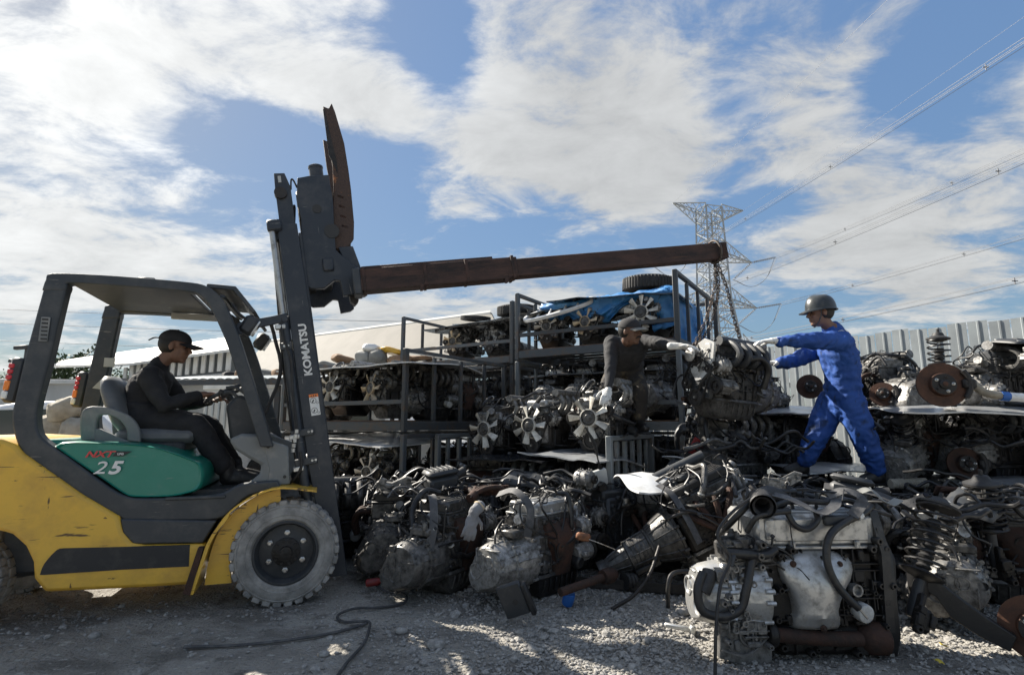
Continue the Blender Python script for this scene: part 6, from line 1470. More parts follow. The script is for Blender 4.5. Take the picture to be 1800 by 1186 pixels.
    pulley(r, (.49, .06, .14), (1, 0, 0), .105, .045, 'rust'); pulley(r, (.48, -.02, .45), (1, 0, 0), .05, .03); pulley(r, (.48, .14, .42), (1, 0, 0), .045, .03)
    belt(r, [(.49, y, z) for y, z in wrap([(.06, .14, .106), (-.02, .45, .051), (.14, .42, .046)])], .026, (1, 0, 0))
    # hoses
    def hs(pts, rr, mt='hose', nm='hose', n=10): return MB().tube(pts, rr, n, 6).build(nm, mt, r)
    hs([(.44, -.02, .72), (.36, -.07, .69), (.24, -.10, .655), (.125, -.145, .60), (.085, -.16, .50), (.10, -.175, .40), (.15, -.19, .32), (.20, -.20, .27)], .0185)
    MB().cyl((.20, -.20, .27), (.235, -.205, .225), .006, n=7).build('hose_pin', 'steel', r); MB().lathe([(.021, 0), (.021, .03)], (.34, -.077, .683), (-.9, -.3, -.3), 12).build('hose_clip', 'white_paint', r)
    hs([(-.52, -.10, .42), (-.56, -.12, .34), (-.545, -.13, .25), (-.45, -.14, .225), (-.36, -.14, .26), (-.32, -.14, .36), (-.28, -.12, .47), (-.22, -.10, .56)], .022)
    hs([(-.48, -.08, .42), (-.50, -.10, .38), (-.53, -.11, .33)], .035, 'rubber', 'boot_joint')
    hs([(-.40, -.12, .515), (-.30, -.13, .51), (-.20, -.11, .50), (-.14, -.09, .52)], .025)
    hs([(-.26, -.05, .60), (-.22, -.09, .68), (-.14, -.10, .70), (-.05, -.10, .71)], .014); hs([(-.06, -.09, .70), (-.03, -.105, .64), (.03, -.105, .62), (.09, -.10, .66), (.10, -.08, .70)], .015)
    hs([(-.10, -.02, .72), (.05, .05, .74), (.20, -.02, .74), (.36, .05, .74), (.45, .02, .70)], .016); hs([(-.20, .12, .62), (-.05, .12, .76), (.15, .15, .76), (.40, .16, .70)], .02); hs([(-.35, .1, .55), (-.25, .0, .70), (-.12, .05, .78), (.1, .1, .78)], .017)
    MB().lathe([(.062, 0), (.066, .01), (.060, .03), (.055, .12), (.040, .16), (.036, .02), (.050, .004)], (-.20, -.12, .735), (.4, 1, .25), 20, False).build('intake_pipe', 'rubber', r)
    MB().tube([(-.15, -.0, .76), (-.07, .06, .77), (.02, .1, .74)], .05, 14).build('intake_pipe', 'rubber', r)
    MB().ribbon([(-.12, .02, .79), (-.02, -.04, .765), (.06, -.105, .72), (.12, -.10, .70), (.20, -.08, .73), (.27, .0, .76)], .05, (0, -.4, 1)).build('strap', 'strap', r)
    MB().ribbon([(.22, .0, .77), (.30, -.03, .80), (.36, -.07, .76), (.28, -.10, .68)], .055, (0, -.6, 1)).build('strap', 'strap', r)
    MB().ribbon([(.40, .0, .79), (.46, .0, .80), (.52, -.02, .74), (.58, .02, .72), (.66, .06, .74)], .045, (0, -.3, 1)).build('strap', 'cushion_grey', r)
    MB().tube([(-.55, -.25, .0), (-.52, -.22, .20), (-.47, -.18, .38), (-.40, -.15, .50), (-.45, -.13, .60), (-.36, -.10, .70), (-.22, -.08, .78), (-.12, -.05, .79)], .008, 7, 5).build('cable', 'hose', r)
    MB().tube([(-.40, -.15, .46), (-.38, -.14, .50), (-.36, -.12, .52)], .014, 8).build('plug', 'plastic_dark', r)
    harness(r, rng, (.44, .10, .39), 12); m0 = harness(r, rng, (.25, .10, .385), 10, 'loom', 'hose', (.006, .011)); m0.location = (.05, .14, 0)
    m = MB(); m.box((.20, -.085, .66), (.14, .03, .05), .008); m.build('coil_bracket', 'plastic_dark', r)
    return r
hero_front()

# ------------------------------------------------------------------ engine prototypes and their places
PC = [cross_engine(31, 'alu_clean', 'alu', 'shield'), cross_engine(32, 'black_paint', 'alu_dark', 'intake', 'alu'), cross_engine(33, 'alu', 'alu', 'intake', 'plastic_dark'), cross_engine(34, 'alu_dark', 'alu_dark', 'shield'), cross_engine(35, 'plastic_dark', 'alu', 'intake', 'alu_dark')]
PF = [fan_engine(51, 7, 'fan_white', .19), fan_engine(52, 6, 'fan_cream', .19), fan_engine(53, 0, cover='black_paint'), fan_engine(54, 9, 'fan_white', .21, hh=.0), fan_engine(55, 7, 'fan_white', .18, cover='alu_clean')]
USED = set()
def eng(proto, loc, yaw, label, group='scrap engines', tilt=(0, 0), sc=1.0):
    if proto.name in USED: o = copy_tree(proto)
    else: USED.add(proto.name); o = proto
    o['label'] = label; o['category'] = 'engine'; o['group'] = group
    fan_turn = random.Random(int(loc[0] * 100) + int(loc[1] * 37)).uniform(0, 6.28)
    for ch in o.children:
        if ch.name.startswith('fan'): ch.rotation_euler = (0, fan_turn, 0)
    blade_loss = random.Random(label)
    for ch in list(o.children):
        if ch.name.startswith('fan'):
            ch.rotation_euler.x = blade_loss.uniform(-.08, .08); ch.rotation_euler.z = blade_loss.uniform(-.12, .12); k = blade_loss.uniform(.9, 1.12); ch.scale = (k, 1, k)
            if 'broken' in label or 'narrow' in label:
                for bl in [c for c in ch.children if c.name.startswith('blade')][:3]: bpy.data.objects.remove(bl)
    put(o, loc, (R(tilt[0]), R(tilt[1]), R(yaw)), label, group, sc); return o
YD = math.degrees(YAW)
def eab(proto, a, b, z, dyaw, label, group, **k): return eng(proto, ab(a, b, z), YD + dyaw, label, group, **k)
# front row on the gravel
G1 = 'engines standing on the gravel'
eng(PC[0], (.20, 4.00, 0), 48, 'engine with pale ribbed gearbox pointing at the viewer, front centre', G1)
eng(PC[3], (-.46, 4.10, 0), 62, 'engine with dark gearbox beside the pale one, front centre left', G1)
eng(PC[1], (-1.0, 4.62, 0), 100, 'dark engine behind the forklift wheel at the left of the front row', G1)
eng(PC[3], (.42, 4.62, .0), 20, 'dark engine directly behind the pale gearbox engine', G1)
eng(PF[2], (1.54, 4.08, .21), 90, 'engine tipped so its long ribbed gearbox tail points left', G1, tilt=(-25, 0))
eng(PC[4], (.72, 4.72, 0), -60, 'dark engine right of the pale gearbox engine, belts towards the viewer', G1)
eng(PC[0], (2.72, 3.62, 0), 62, 'engine with round silver gearbox end at the right edge', G1)
eng(PC[1], (2.25, 3.85, 0), 15, 'dark engine behind the large front-right engine', G1)
eng(PC[3], (3.30, 3.75, 0), -20, 'dark engine at the far right of the front row', G1)
# second row
G2 = 'engines in the low middle row'
eng(PC[4], (-1.55, 5.0, 0), 20, 'engine half hidden beside the mast foot', G2)
eng(PC[3], (-.42, 4.80, 0), -10, 'engine in the middle row behind the dark gearbox', G2)
eng(PC[1], (.15, 4.92, -.02), 190, 'engine in the middle row below the first white fan', G2)
eng(PC[2], (1.22, 4.62, -.02), 150, 'engine in the middle row below the third white fan', G2)
eng(PC[4], (1.75, 4.75, 0), 40, 'engine low under the hanging engine', G2)
eng(PC[3], (2.42, 4.78, .0), 185, 'engine under the striding worker front foot', G2)
eng(PC[3], (3.02, 4.74, -.06), 176, 'engine under the striding worker rear foot', G2)
eng(PC[2], (3.60, 4.35, 0), 20, 'engine right of the striding worker rear foot', G2)
eng(PC[4], (4.15, 4.10, 0), -30, 'engine in the low row at the right edge', G2)
eng(PC[0], (2.35, 5.3, 0), 60, 'engine behind the striding worker legs', G2)
eng(PC[3], (1.75, 5.15, .62), 75, 'upended dark engine stacked below the hanging engine', G2, tilt=(12, -8))
eng(PC[1], (2.30, 5.62, .60), 20, 'engine with small bright pulley between hanging engine and blue worker', G2)
# fan engines on the low front cage
G3 = 'fan engines on the low front cage'
eab(PF[0], -3.24, 4.86, .74, 3, 'engine with white seven-blade fan, leftmost of three on the front cage', G3)
eab(PF[4], -2.68, 4.86, .78, -2, 'engine with white fan, middle of three on the front cage', G3)
eab(PF[0], -2.06, 4.82, .83, 2, 'engine with big white fan under the leaning worker glove', G3, sc=1.04)
for i, (a, p) in enumerate(((-3.35, PC[3]), (-2.75, PC[1]), (-2.2, PC[4]))): eab(p, a, 4.75, .18, 5 * i, ['dark engine low in the front cage, left', 'dark engine low in the front cage, middle', 'dark engine low in the front cage, by the grey bars'][i], 'engines inside the front cage')
# left front stack
G4 = 'engines in the left front stack'
eab(PF[0], -4.98, 4.30, 1.24, 4, 'caged engine with white fan nearest the mast', G4, sc=.88); eab(PF[1], -4.36, 4.36, 1.21, -3, 'caged engine with cream fan beside the cage corner post', G4, sc=.88)
eab(PF[2], -5.5, 4.5, 1.19, 0, 'caged engine hidden behind the mast', G4, sc=.88); eab(PC[0], -4.15, 5.2, 1.19, 85, 'caged engine with silver gearbox seen through the side bars', G4, sc=.88); eab(PC[4], -4.2, 4.75, 1.19, 80, 'dark caged engine behind the side bars', G4, sc=.88)
eab(PF[0], -5.05, 4.35, .33, 0, 'lower caged engine with white fan beside the mast foot', G4, sc=.88); eab(PF[4], -4.45, 4.4, .33, 4, 'lower caged engine with narrow white fan', G4, sc=.88); eab(PC[3], -4.15, 5.1, .33, 80, 'lower caged engine behind the side bars', G4, sc=.88)
# left rear stack
G5 = 'engines in the left rear stack'
eab(PF[1], -4.95, 6.30, 2.05, 10, 'top caged engine with cream fan under the dark bonnet', G5, sc=.78); eab(PF[2], -4.30, 6.35, 2.05, 0, 'top caged engine with black pulley under the dark bonnet', G5, sc=.78)
for i in range(3): eab([PC[1], PC[3], PC[4]][i], -5.3 + .62 * i, 6.3, 1.2, 3 * i, ['engine in the middle rear cage, left', 'engine in the middle rear cage, centre', 'engine in the middle rear cage, right'][i], G5, sc=.88)
# right stack
G6 = 'engines in the right stack'
eab(PF[4], -3.18, 5.92, 2.03, 8, 'top caged engine with broken white fan at the left corner', G6, sc=.8); eab(PF[1], -2.62, 5.92, 2.03, 0, 'top caged engine with cream six-blade fan', G6, sc=.8); eab(PF[3], -1.92, 5.90, 2.05, -4, 'top caged engine with large nine-blade white fan', G6, sc=.82)
eab(PC[4], -1.9, 6.7, 2.03, 90, 'top caged engine behind the tarpaulin at the side bars', G6, sc=.78)
for i, (a, p, s) in enumerate(((-3.15, PC[0], 92), (-2.72, PC[2], 88), (-2.25, PC[0], 94), (-1.85, PC[2], 86))): eab(p, a, 6.0, 1.19, s, ['silver engine in the middle cage, farthest left', 'silver engine in the middle cage, second from the left', 'silver engine in the middle cage behind the leaning worker', 'silver engine in the middle cage by the corner post'][i], G6)
for i, a in enumerate((-3.1, -2.5, -1.9)): eab([PC[1], PC[3], PC[4]][i], a, 5.9, .33, 10 * i, ['dark engine in the bottom right cage, left', 'dark engine in the bottom right cage, middle', 'dark engine in the bottom right cage, right'][i], G6)
# heap on the right, three layers
G7 = 'engines heaped by the fence'
eng(PC[1], (3.75, 5.15, 0), 30, 'bottom engine of the right heap, behind the rear foot', G7); eng(PC[3], (4.45, 4.85, 0), -10, 'bottom engine at the right end of the heap', G7); eng(PC[4], (3.1, 5.6, 0), 60, 'bottom engine deep behind the blue worker', G7)
eng(PC[0], (3.62, 5.05, .66), 40, 'engine with white-grey gearbox in the middle of the right heap', G7, tilt=(6, -14)); eng(PC[2], (4.25, 4.85, .64), 10, 'middle engine of the heap under the silver bonnet', G7); eng(PC[3], (4.85, 4.7, .62), 30, 'middle engine at the right edge of the heap', G7)
eng(PC[1], (3.0, 5.75, .60), 200, 'engine with rusty flywheel behind the blue worker waist', G7)
eng(PC[2], (3.62, 5.35, 1.15), 95, 'engine with pale timing case on top of the heap, nearest the blue worker', G7); eng(PC[4], (4.38, 4.85, 1.17), 12, 'engine with black hoses on top of the heap above the silver bonnet', G7); eng(PC[0], (4.95, 4.85, 1.12), -30, 'top engine at the right edge of the picture', G7)
eng(PC[4], (4.05, 5.75, .62), 60, 'dark engine deep in the heap before the fence', G7); eng(PC[1], (4.7, 5.5, .62), 130, 'dark engine deep in the heap at the right edge', G7)
eng(PC[3], (2.62, 5.95, .98), 15, 'engine with rusty disc seen between the worker arms', G7)
# ------------------------------------------------------------------ bonnets laid between the layers
def bon(seed, loc, rot, mt, label, L=1.25, Wd=1.0, crown=.05, fold=.01):
    o = bonnet(seed, L, Wd, mt, crown, fold); o.location = loc; o.rotation_euler = [R(a) for a in rot]; return tag(o, label, 'car bonnet', 'car bonnets laid over the engines')
def bab(seed, a, b, z, rot, mt, label, **k): return bon(seed, ab(a, b, z), (rot[0], rot[1], YD + rot[2]), mt, label, **k)
bab(1, -4.75, 4.65, 1.80, (3, 0, 4), 'bonnet_white', 'white bonnet covering the two caged fan engines beside the mast', L=1.5, Wd=1.9, crown=.05)
bab(2, -4.85, 4.7, .98, (2, 1, -5), 'bonnet_white', 'white bonnet over the lower caged engines beside the mast foot', L=1.5, Wd=1.8, crown=.07)
bab(3, -4.55, 6.55, 2.57, (4, -3, 10), 'bonnet_dark', 'black bonnet over the top left rear cage', L=1.4, Wd=1.5, crown=.10)
bab(4, -4.25, 6.70, 2.61, (3, 2, -6), 'bonnet_silver', 'silver bonnet lying on the black one in the left rear cage', L=1.3, Wd=1.2, crown=.06)
bab(5, -2.32, 6.30, 2.57, (2, 3, 3), 'bonnet_dark', 'dark bonnet roofing the tarpaulin on the right stack', L=1.5, Wd=1.45, crown=.08)
bab(6, -3.02, 6.15, 2.56, (6, -6, 14), 'bonnet_dark', 'dark bonnet with grille slots at the left of the right stack top', L=1.0, Wd=.9, crown=.08)
bab(7, -2.95, 4.75, .84, (2, 0, 2), 'bonnet_dark', 'dark panel under the left and middle fan engines', L=1.0, Wd=1.0, crown=.03); bab(8, -2.2, 4.70, .86, (-2, 5, -8), 'bonnet_silver', 'bent light panel under the biggest fan engine', L=.9, Wd=.8, crown=.03, fold=.02)
bab(9, -2.6, 6.3, 1.78, (5, 0, 0), 'rack_paint', 'flat dull sheet above the silver engines in the middle cage', L=1.4, Wd=1.6, crown=.01)
bon(10, (3.25, 5.62, .72), (2, 2, 10), 'bonnet_white', 'white bonnet lying behind the striding worker legs', 1.0, 1.35, .05)
bon(11, (4.15, 4.78, 1.24), (3, 3, -12), 'bonnet_silver', 'large silver bonnet across the right heap below the brake disc', 1.15, 1.75, .07)
bon(12, (4.30, 4.70, .66), (-4, 2, 8), 'bonnet_silver', 'silver panel low in the right heap beside the lower disc', 1.0, 1.1, .05)
bon(13, (1.22, 4.30, .68), (10, 8, 20), 'bonnet_white', 'white wing panel lying on the engines left of the large front engine', .40, .85, .05, .02)
bon(14, (1.62, 4.52, .74), (14, 38, 42), 'bonnet_silver', 'crumpled silver panel strip under the upended engine', .75, .30, .02, .03)
bon(15, (3.0, 5.75, 1.28), (4, 0, 5), 'bonnet_silver', 'silver panel between the worker arms and the fence', .9, 1.3, .05)

# ------------------------------------------------------------------ tarpaulin on the right stack
def tarp():
    rng = random.Random(3); rows = []; n = 120
    for i in range(29):
        row = []; t = i / 28
        for j in range(n):
            s = j / (n - 1)     # along the front edge and round the right side
            ln = s * 3.1
            if ln < 1.65: a, b = -3.25 + ln, 5.62
            elif ln < 1.75: a, b = -1.62, 5.62
            else: a, b = -1.62, 5.62 + (ln - 1.75)
            drop = (.12 + .16 * math.sin(ln * 2.1 + .4) ** 2 + (.30 if 1.40 < ln < 1.72 else 0) + (.34 if ln > 1.80 else 0)) * (.9 + .7 * noise.noise(V((ln * 4, 0, 0))))
            fold = .11 * noise.noise(V((ln * 5.5, t * 2.2, 2))) + .07 * (1 - 2 * abs(noise.noise(V((ln * 8 + t * 4, t * 5, 4))))) + .03 * (1 - 2 * abs(noise.noise(V((ln * 17 - t * 9, t * 11, 7)))))
            q = min(t / .35, 1.0); w = max(0, (t - .35) / .65)
            inn = (1 - q) * .06
            if ln < 1.75: b += inn + fold * w + .02
            else: a -= inn + .01 - fold * w * .8
            row.append(ab(a, b, 2.55 + .05 * (1 - q) - drop * w + .25 * fold))
        rows.append(row)
    o = MB().grid(rows).build('tarpaulin', 'tarp', None, angle=70)
    s = o.modifiers.new('thickness', 'SOLIDIFY'); s.thickness = .004
    tag(o, 'bright blue tarpaulin draped over the top cage of the right stack', 'tarpaulin')
tarp()
def tyre(loc, rot, rad, wd, label, mt='rubber'):
    h = wd / 2; r = empty('tyre', loc, [R(a) for a in rot], label, 'tyre', 'loose tyres')
    MB().lathe([(rad * .62, -h * .7), (rad * .66, -h), (rad * .84, -h), (rad * .96, -h * .8), (rad, -h * .5), (rad, h * .5), (rad * .96, h * .8), (rad * .84, h), (rad * .66, h), (rad * .62, h * .7)], (0, 0, 0), (0, 0, 1), 40, False).build('casing', mt, r)
    m = MB()
    for k in range(48): t = 2 * math.pi * k / 48; m.box((rad * math.cos(t), rad * math.sin(t), 0), (.012, .022, wd * .8), .003, (0, 0, t))
    m.build('tread', mt, r)
tyre(ab(-1.98, 6.0, 2.74), (3, 2, 0), .30, .17, 'black tyre lying flat on top of the right stack'); tyre(ab(-4.1, 6.45, 2.76), (4, -2, 0), .27, .15, 'black tyre lying on the bonnets of the left rear stack'); tyre(ab(-4.75, 6.35, 2.70), (6, 3, 0), .22, .07, 'thin worn tyre on the black bonnet of the left rear stack')

# ------------------------------------------------------------------ struts, discs, pipes
def st(seed, loc, rot, label, **k):
    o = strut(seed, **k); o.location = loc; o.rotation_euler = [R(a) for a in rot]; return tag(o, label, 'strut', 'loose suspension struts')
s1 = st(1, (2.10, 3.04, .15), (-8, 27, 0), 'black coil-spring strut leaning beside the large front engine', turns=7, L=.64, Rr=.092)
st(2, (2.92, 3.44, .30), (5, -6, 0), 'coil-spring strut standing behind the silver gearbox end at the right', turns=8, L=.52, Rr=.085, mt='iron')
st(3, (3.56, 4.50, 1.36), (2, 2, 0), 'strut standing on the heap above the big rusty disc', turns=5, L=.52, Rr=.075)
st(4, (3.50, 4.85, .80), (20, -28, 10), 'strut slumped in the middle of the right heap', turns=6, L=.5)
st(5, (1.72, 4.85, .66), (30, 15, 30), 'strut buried under the upended engine', turns=6, L=.5)
def disc_thing(c, axis, rad, label, mt='rust_disc', cal=True):
    r = empty('brake_disc', c, (0, 0, 0), label, 'brake disc', 'rusty brake discs'); brake_disc(r, (0, 0, 0), axis, rad, mt, cal)
    m = MB(); a = V(axis).normalized(); m.lathe([(.06, 0), (.05, .06), (.035, .12)], (0, 0, 0), -a, 14); m.box(-a * .08, (.10, .10, .12), .02); m.build('hub_carrier', 'iron', r); return r
disc_thing((3.44, 4.33, 1.46), (-.35, -1, .05), .175, 'large rusty brake disc on the silver bonnet of the right heap'); disc_thing((3.78, 4.62, .82), (-.2, -1, .15), .135, 'rusty brake disc low in the right heap', 'rust'); disc_thing((2.60, 2.86, .15), (-.75, -.75, .1), .155, 'rusty brake disc with caliper at the bottom right corner')
disc_thing((2.98, 5.42, 1.52), (-.3, -1, 0), .12, 'dark red disc between the blue worker arm and body', 'rust', False); disc_thing((3.42, 5.0, 1.42), (-.6, -.8, .2), .11, 'rusty disc just behind the blue worker back'); disc_thing((4.42, 4.35, .95), (-.9, -.5, 0), .14, 'rusty disc at the right picture edge of the heap')
m = MB(); arm = empty('suspension_link', (0, 0, 0), (0, 0, 0), 'black pressed control arm leaning over the gravel at the right', 'suspension link')
P0, P1 = V((2.20, 3.10, .30)), V((2.50, 2.90, .14)); d = (P1 - P0).normalized(); pr = [(0, .05), (.08, .055), (.16, .03), (.28, .0), (.40, -.02), (.40, -.10), (.28, -.10), (.16, -.08), (.08, -.02), (0, -.01)]
M = frame(P0, d, V((0, 0, 1))); M2 = Matrix.Scale(1.05, 4); mm = MB(); mm.M = M @ M2; mm.prism(pr, -.022, .022, 'z'); mm.build('arm', 'black_paint', arm, bevel=.006)
MB().lathe([(.045, -.06), (.048, -.05), (.048, .05), (.052, .055), (.04, .065), (.02, .065), (.02, .05)], P0, (0, 0, 1), 20).build('bushing', 'black_paint', arm)
pp = empty('exhaust_pipe', (0, 0, 0), (0, 0, 0), 'pale bent pipe with blue band beside the big rusty disc', 'pipe')
MB().tube([(3.58, 4.38, 1.61), (3.64, 4.33, 1.51), (3.72, 4.28, 1.40), (3.84, 4.27, 1.37), (4.00, 4.27, 1.355)], [.030, .034, .032, .030, .03], 14).build('pipe', 'sack', pp)
MB().tube([(3.84, 4.27, 1.37), (3.90, 4.27, 1.363)], .037, 14, 1).build('band', 'blue_plastic', pp); MB().tube([(3.90, 4.27, 1.363), (4.06, 4.26, 1.35)], .034, 14, 1).build('sleeve', 'white_paint', pp); MB().tube([(3.61, 4.355, 1.56), (3.635, 4.335, 1.52)], .040, 14, 1).build('clamp', 'steel', pp)
sp = empty('corrugated_tube', (0, 0, 0), (0, 0, 0), 'pale ribbed boot lying behind the striding worker rear shoe', 'tube'); MB().lathe([(.035 + .009 * (k % 2), k * .012) for k in range(26)], (3.14, 4.62, .66), (1, .06, .02), 16).build('bellows', 'sack', sp)

# ------------------------------------------------------------------ small loose things at the front
e = empty('control_box', (.06, 3.42, .0), (R(14), R(-20), R(-12)), 'flat black control box hanging down to the gravel in front of the pale gearbox', 'control box')
MB().box((0, 0, .14), (.15, .035, .20), .008).build('case', 'plastic_dark', e); MB().lathe([(.016, 0), (.016, .003)], (.01, -.018, .13), (0, -1, 0), 14).build('boss', 'print_dark', e); MB().box((.09, 0, .12), (.03, .05, .2), .008).build('connector', 'rubber', e)
g = MB(); hand(g, (-.25, 3.64, .58), (-.18, -.2, -1), (-.3, 1, .1), 1, .30, .011, 1.12); cone(g, (-.215, 3.68, .615), (-.25, 3.64, .58), .040, .033)
o = remeshed(g, 'loose_glove', 'glove_grey', None, .006, 3, .003, 40); tag(o, 'grey work glove hanging off the engine behind the pale gearbox', 'glove'); MB().torus((-.215, 3.68, .618), (.6, .6, .6), .036, .006, 18, 6).build('cuff', 'fan_cream', o)
o = MB().box((.02, 0, 0), (.10, .04, .05), .012).build('orange_cover', 'orange_part', None); o.location = (.45, 3.72, .42); o.rotation_euler = (.2, .2, .3); tag(o, 'small orange-brown cover on the side of the centre engine', 'cover')
MB().tube([(.05, -.03, .0), (.14, -.05, -.01), (.24, -.05, -.03)], .003, 5).build('wire_end', 'steel', o)
b = empty('module_box', (.70, 4.50, .72), (R(10), R(-14), R(20)), 'pale electronic box dangling on wires below the biggest white fan', 'module box'); MB().box((0, 0, 0), (.15, .04, .13), .006).build('case', 'label_grey', b); MB().box((-.08, 0, .0), (.025, .05, .11), .004).build('connector', 'plastic_dark', b)
m = MB()
for k in range(4): m.tube([(.02 + .01 * k, 0, .06), (.01, -.02, .16), (.0 + .008 * k, .0, .28), (-.02, .05, .42)], .006, 5)
m.build('wires', 'wire', b)
o = MB().lathe([(.02, -.05), (.026, -.04), (.026, .03), (.018, .05)], (0, 0, 0), (1, .2, .1), 14).build('plastic_stopper', 'red_plastic', None); o.location = (-.97, 4.0, .06); tag(o, 'small red plastic stopper on the ground beside the left engines', 'stopper')
o = MB().lathe([(.042, -.05), (.046, -.04), (.046, .04), (.042, .05)], (0, 0, 0), (0, 0, 1), 18).build('blue_filter', 'blue_plastic', None); o.location = (.36, 3.66, .055); o.rotation_euler = (.3, .2, 0); o.scale = (.8, .8, .8); tag(o, 'blue oil filter under the pale gearbox engine', 'filter')
r = empty('rusty_shaft', (0, 0, 0), (0, 0, 0), 'rusty drive shaft with joint lying under the centre engine', 'drive shaft'); MB().tube([(.30, 3.56, .12), (.62, 3.80, .15)], .026, 12, 1).build('shaft', 'rust', r); MB().lathe([(.045, 0), (.05, .02), (.05, .08), (.03, .12)], (.60, 3.78, .15), (.75, .55, .05), 16).build('joint', 'rust', r); MB().lathe([(.06 - .006 * (k % 2) - k * .002, k * .014) for k in range(8)], (.78, 3.98, .07), (1, .4, 0), 16).build('boot', 'rubber', r)
def rope(name, pts, rad, label, mt, cat='rope'):
    P = [(x, y, ground_z(x, y) + rad + .006 + z) for x, y, z in pts]; o = MB().tube(P, rad, 7, 6).build(name, mt, None); return tag(o, label, cat)
rope('rope', [(-.80, 2.66, 0), (-.80, 2.85, 0), (-.78, 3.05, 0), (-.80, 3.25, .01), (-.84, 3.36, .01), (-.98, 3.38, 0), (-1.05, 3.48, 0), (-.98, 3.58, .01), (-.84, 3.64, 0), (-.70, 3.72, 0), (-.72, 3.86, .01), (-.86, 3.95, 0), (-.95, 4.02, .02)], .008, 'grey rope looping across the gravel in front of the left engines', 'strap')
rope('rope', [(-.84, 3.36, .0), (-.98, 3.22, 0), (-1.2, 3.12, 0), (-1.45, 3.05, 0), (-1.7, 3.02, 0)], .008, 'thin rope end trailing left over the dirt', 'strap')
rope('metal_bar', [(.62, 3.58, .0), (.78, 3.66, .06), (.92, 3.80, .16), (1.02, 3.92, .30)], .012, 'thin bent bar leaning from the gravel to the long gearbox', 'iron', 'bar')
rope('hose_loop', [(.98, 3.62, .0), (.98, 3.60, .12), (1.02, 3.62, .20), (1.15, 3.66, .20), (1.28, 3.70, .16)], .014, 'black hose loop between the long gearbox and front engine', 'hose', 'hose')
r = empty('channel_rail', (1.0, 3.98, .03), (0, 0, R(-14)), 'dark steel channel lying on the ground under the long gearbox', 'rail'); MB().box((0, 0, .0), (1.1, .09, .05), .006).build('web', 'iron', r); MB().box((0, -.04, .03), (1.1, .012, .03), .003).build('flange', 'iron', r)
r = empty('tool_handle', (.93, 3.22, .035), (0, R(8), R(-8)), 'short pale metal bar on the gravel left of the front engine', 'bar'); MB().box((0, 0, 0), (.16, .025, .025), .006).build('bar', 'zinc', r); MB().box((.07, 0, .0), (.03, .04, .05), .006).build('end', 'zinc', r)
for i, (x, y, a) in enumerate(((2.06, 2.82, .4), (2.24, 3.02, 1.2), (1.18, 3.28, 2.0))):
    l = MB().grid([[(-.022 + .011 * j, -.016 + .008 * i2, .004 * math.sin(j * 1.3 + i2)) for j in range(5)] for i2 in range(5)]); o = l.build('leaf', 'yellow_leaf', None); o.location = (x, y, ground_z(x, y) + .025); o.rotation_euler = (.3, .2, a); s = o.modifiers.new('t', 'SOLIDIFY'); s.thickness = .001
    tag(o, ['yellow fallen leaf on the gravel, lower of two by the front engine', 'yellow fallen leaf by the bottom right disc', 'yellow leaf left of the large front engine'][i], 'leaf')
o = MB().box((0, 0, 0), (.22, .02, .14), .004).build('scrap_sheet', 'red_plastic', None); o.location = (1.62, 4.72, .93); o.rotation_euler = (.2, .5, .3); tag(o, 'small red panel scrap below the cage corner', 'scrap sheet')
o = MB().box((0, 0, 0), (.28, .03, .12), .006).build('scrap_sheet', 'red_plastic', None); o.location = (1.45, 4.55, .72); o.rotation_euler = (.3, .4, .1); tag(o, 'dull red panel scrap beneath the silver strip', 'scrap sheet')

# ------------------------------------------------------------------ loose hoses and looms thrown over the low rows
def loose(i, c, n, spread, label, mt='hose', rr=(.007, .016), flat=.5):
    rng = random.Random(900 + i); r = empty('hose_bundle', c, (0, 0, 0), label, 'hose bundle', 'loose hoses and looms')
    for k in range(n):
        p = V((rng.uniform(-spread, spread), rng.uniform(-spread * .5, spread * .5), rng.uniform(0, .06))); a = rng.uniform(0, 6.28); pts = [p.copy()]
        for q in range(rng.randint(4, 7)):
            a += rng.uniform(-.8, .8); p += V((math.cos(a) * .085, math.sin(a) * .065, rng.uniform(-.06, .06))); p.z = max(-.03, min(.14, p.z)); pts.append(p.copy())
        MB().tube(pts, rng.uniform(*rr), 8, 5).build('hose', mt if rng.random() < .8 else rng.choice(['alu_dark', 'rubber', 'strap']), r, fix=False)
for i, (c, n, s, lb) in enumerate([((-.75, 4.45, .64), 12, .35, 'hoses over the engines behind the dark gearbox'), ((-.1, 4.55, .64), 12, .4, 'hoses over the middle row, centre left'), ((.55, 4.45, .66), 12, .35, 'hoses on the silver valve cover engine'), ((1.35, 4.25, .62), 12, .3, 'hoses over the white wing panel'), ((1.85, 4.15, .62), 16, .35, 'hose tangle behind the large front engine'),
        ((2.5, 4.15, .47), 18, .45, 'hose tangle in front of the striding worker'), ((3.15, 4.05, .46), 16, .4, 'hose tangle right of the striding worker'), ((3.0, 3.5, .62), 14, .35, 'hoses over the silver gearbox end at the right'), ((-1.2, 4.75, .62), 10, .3, 'hoses beside the mast foot'), ((2.55, 3.45, .60), 12, .3, 'hoses around the leaning strut'),
        ((.2, 5.0, .63), 10, .4, 'hoses below the middle white fan'), ((2.0, 4.65, .62), 14, .3, 'hoses under the hanging engine'), ((3.7, 4.25, .66), 10, .3, 'hoses at the foot of the right heap'), ((4.1, 4.55, 1.0), 16, .45, 'hoses spilling from the right heap below the silver bonnet'), ((3.5, 4.85, 1.1), 12, .3, 'hoses in the heap behind the blue worker back'), ((1.75, 4.6, .95), 16, .3, 'hoses spilling below the hanging engine')]): loose(i, c, n, s, 'black ' + lb)
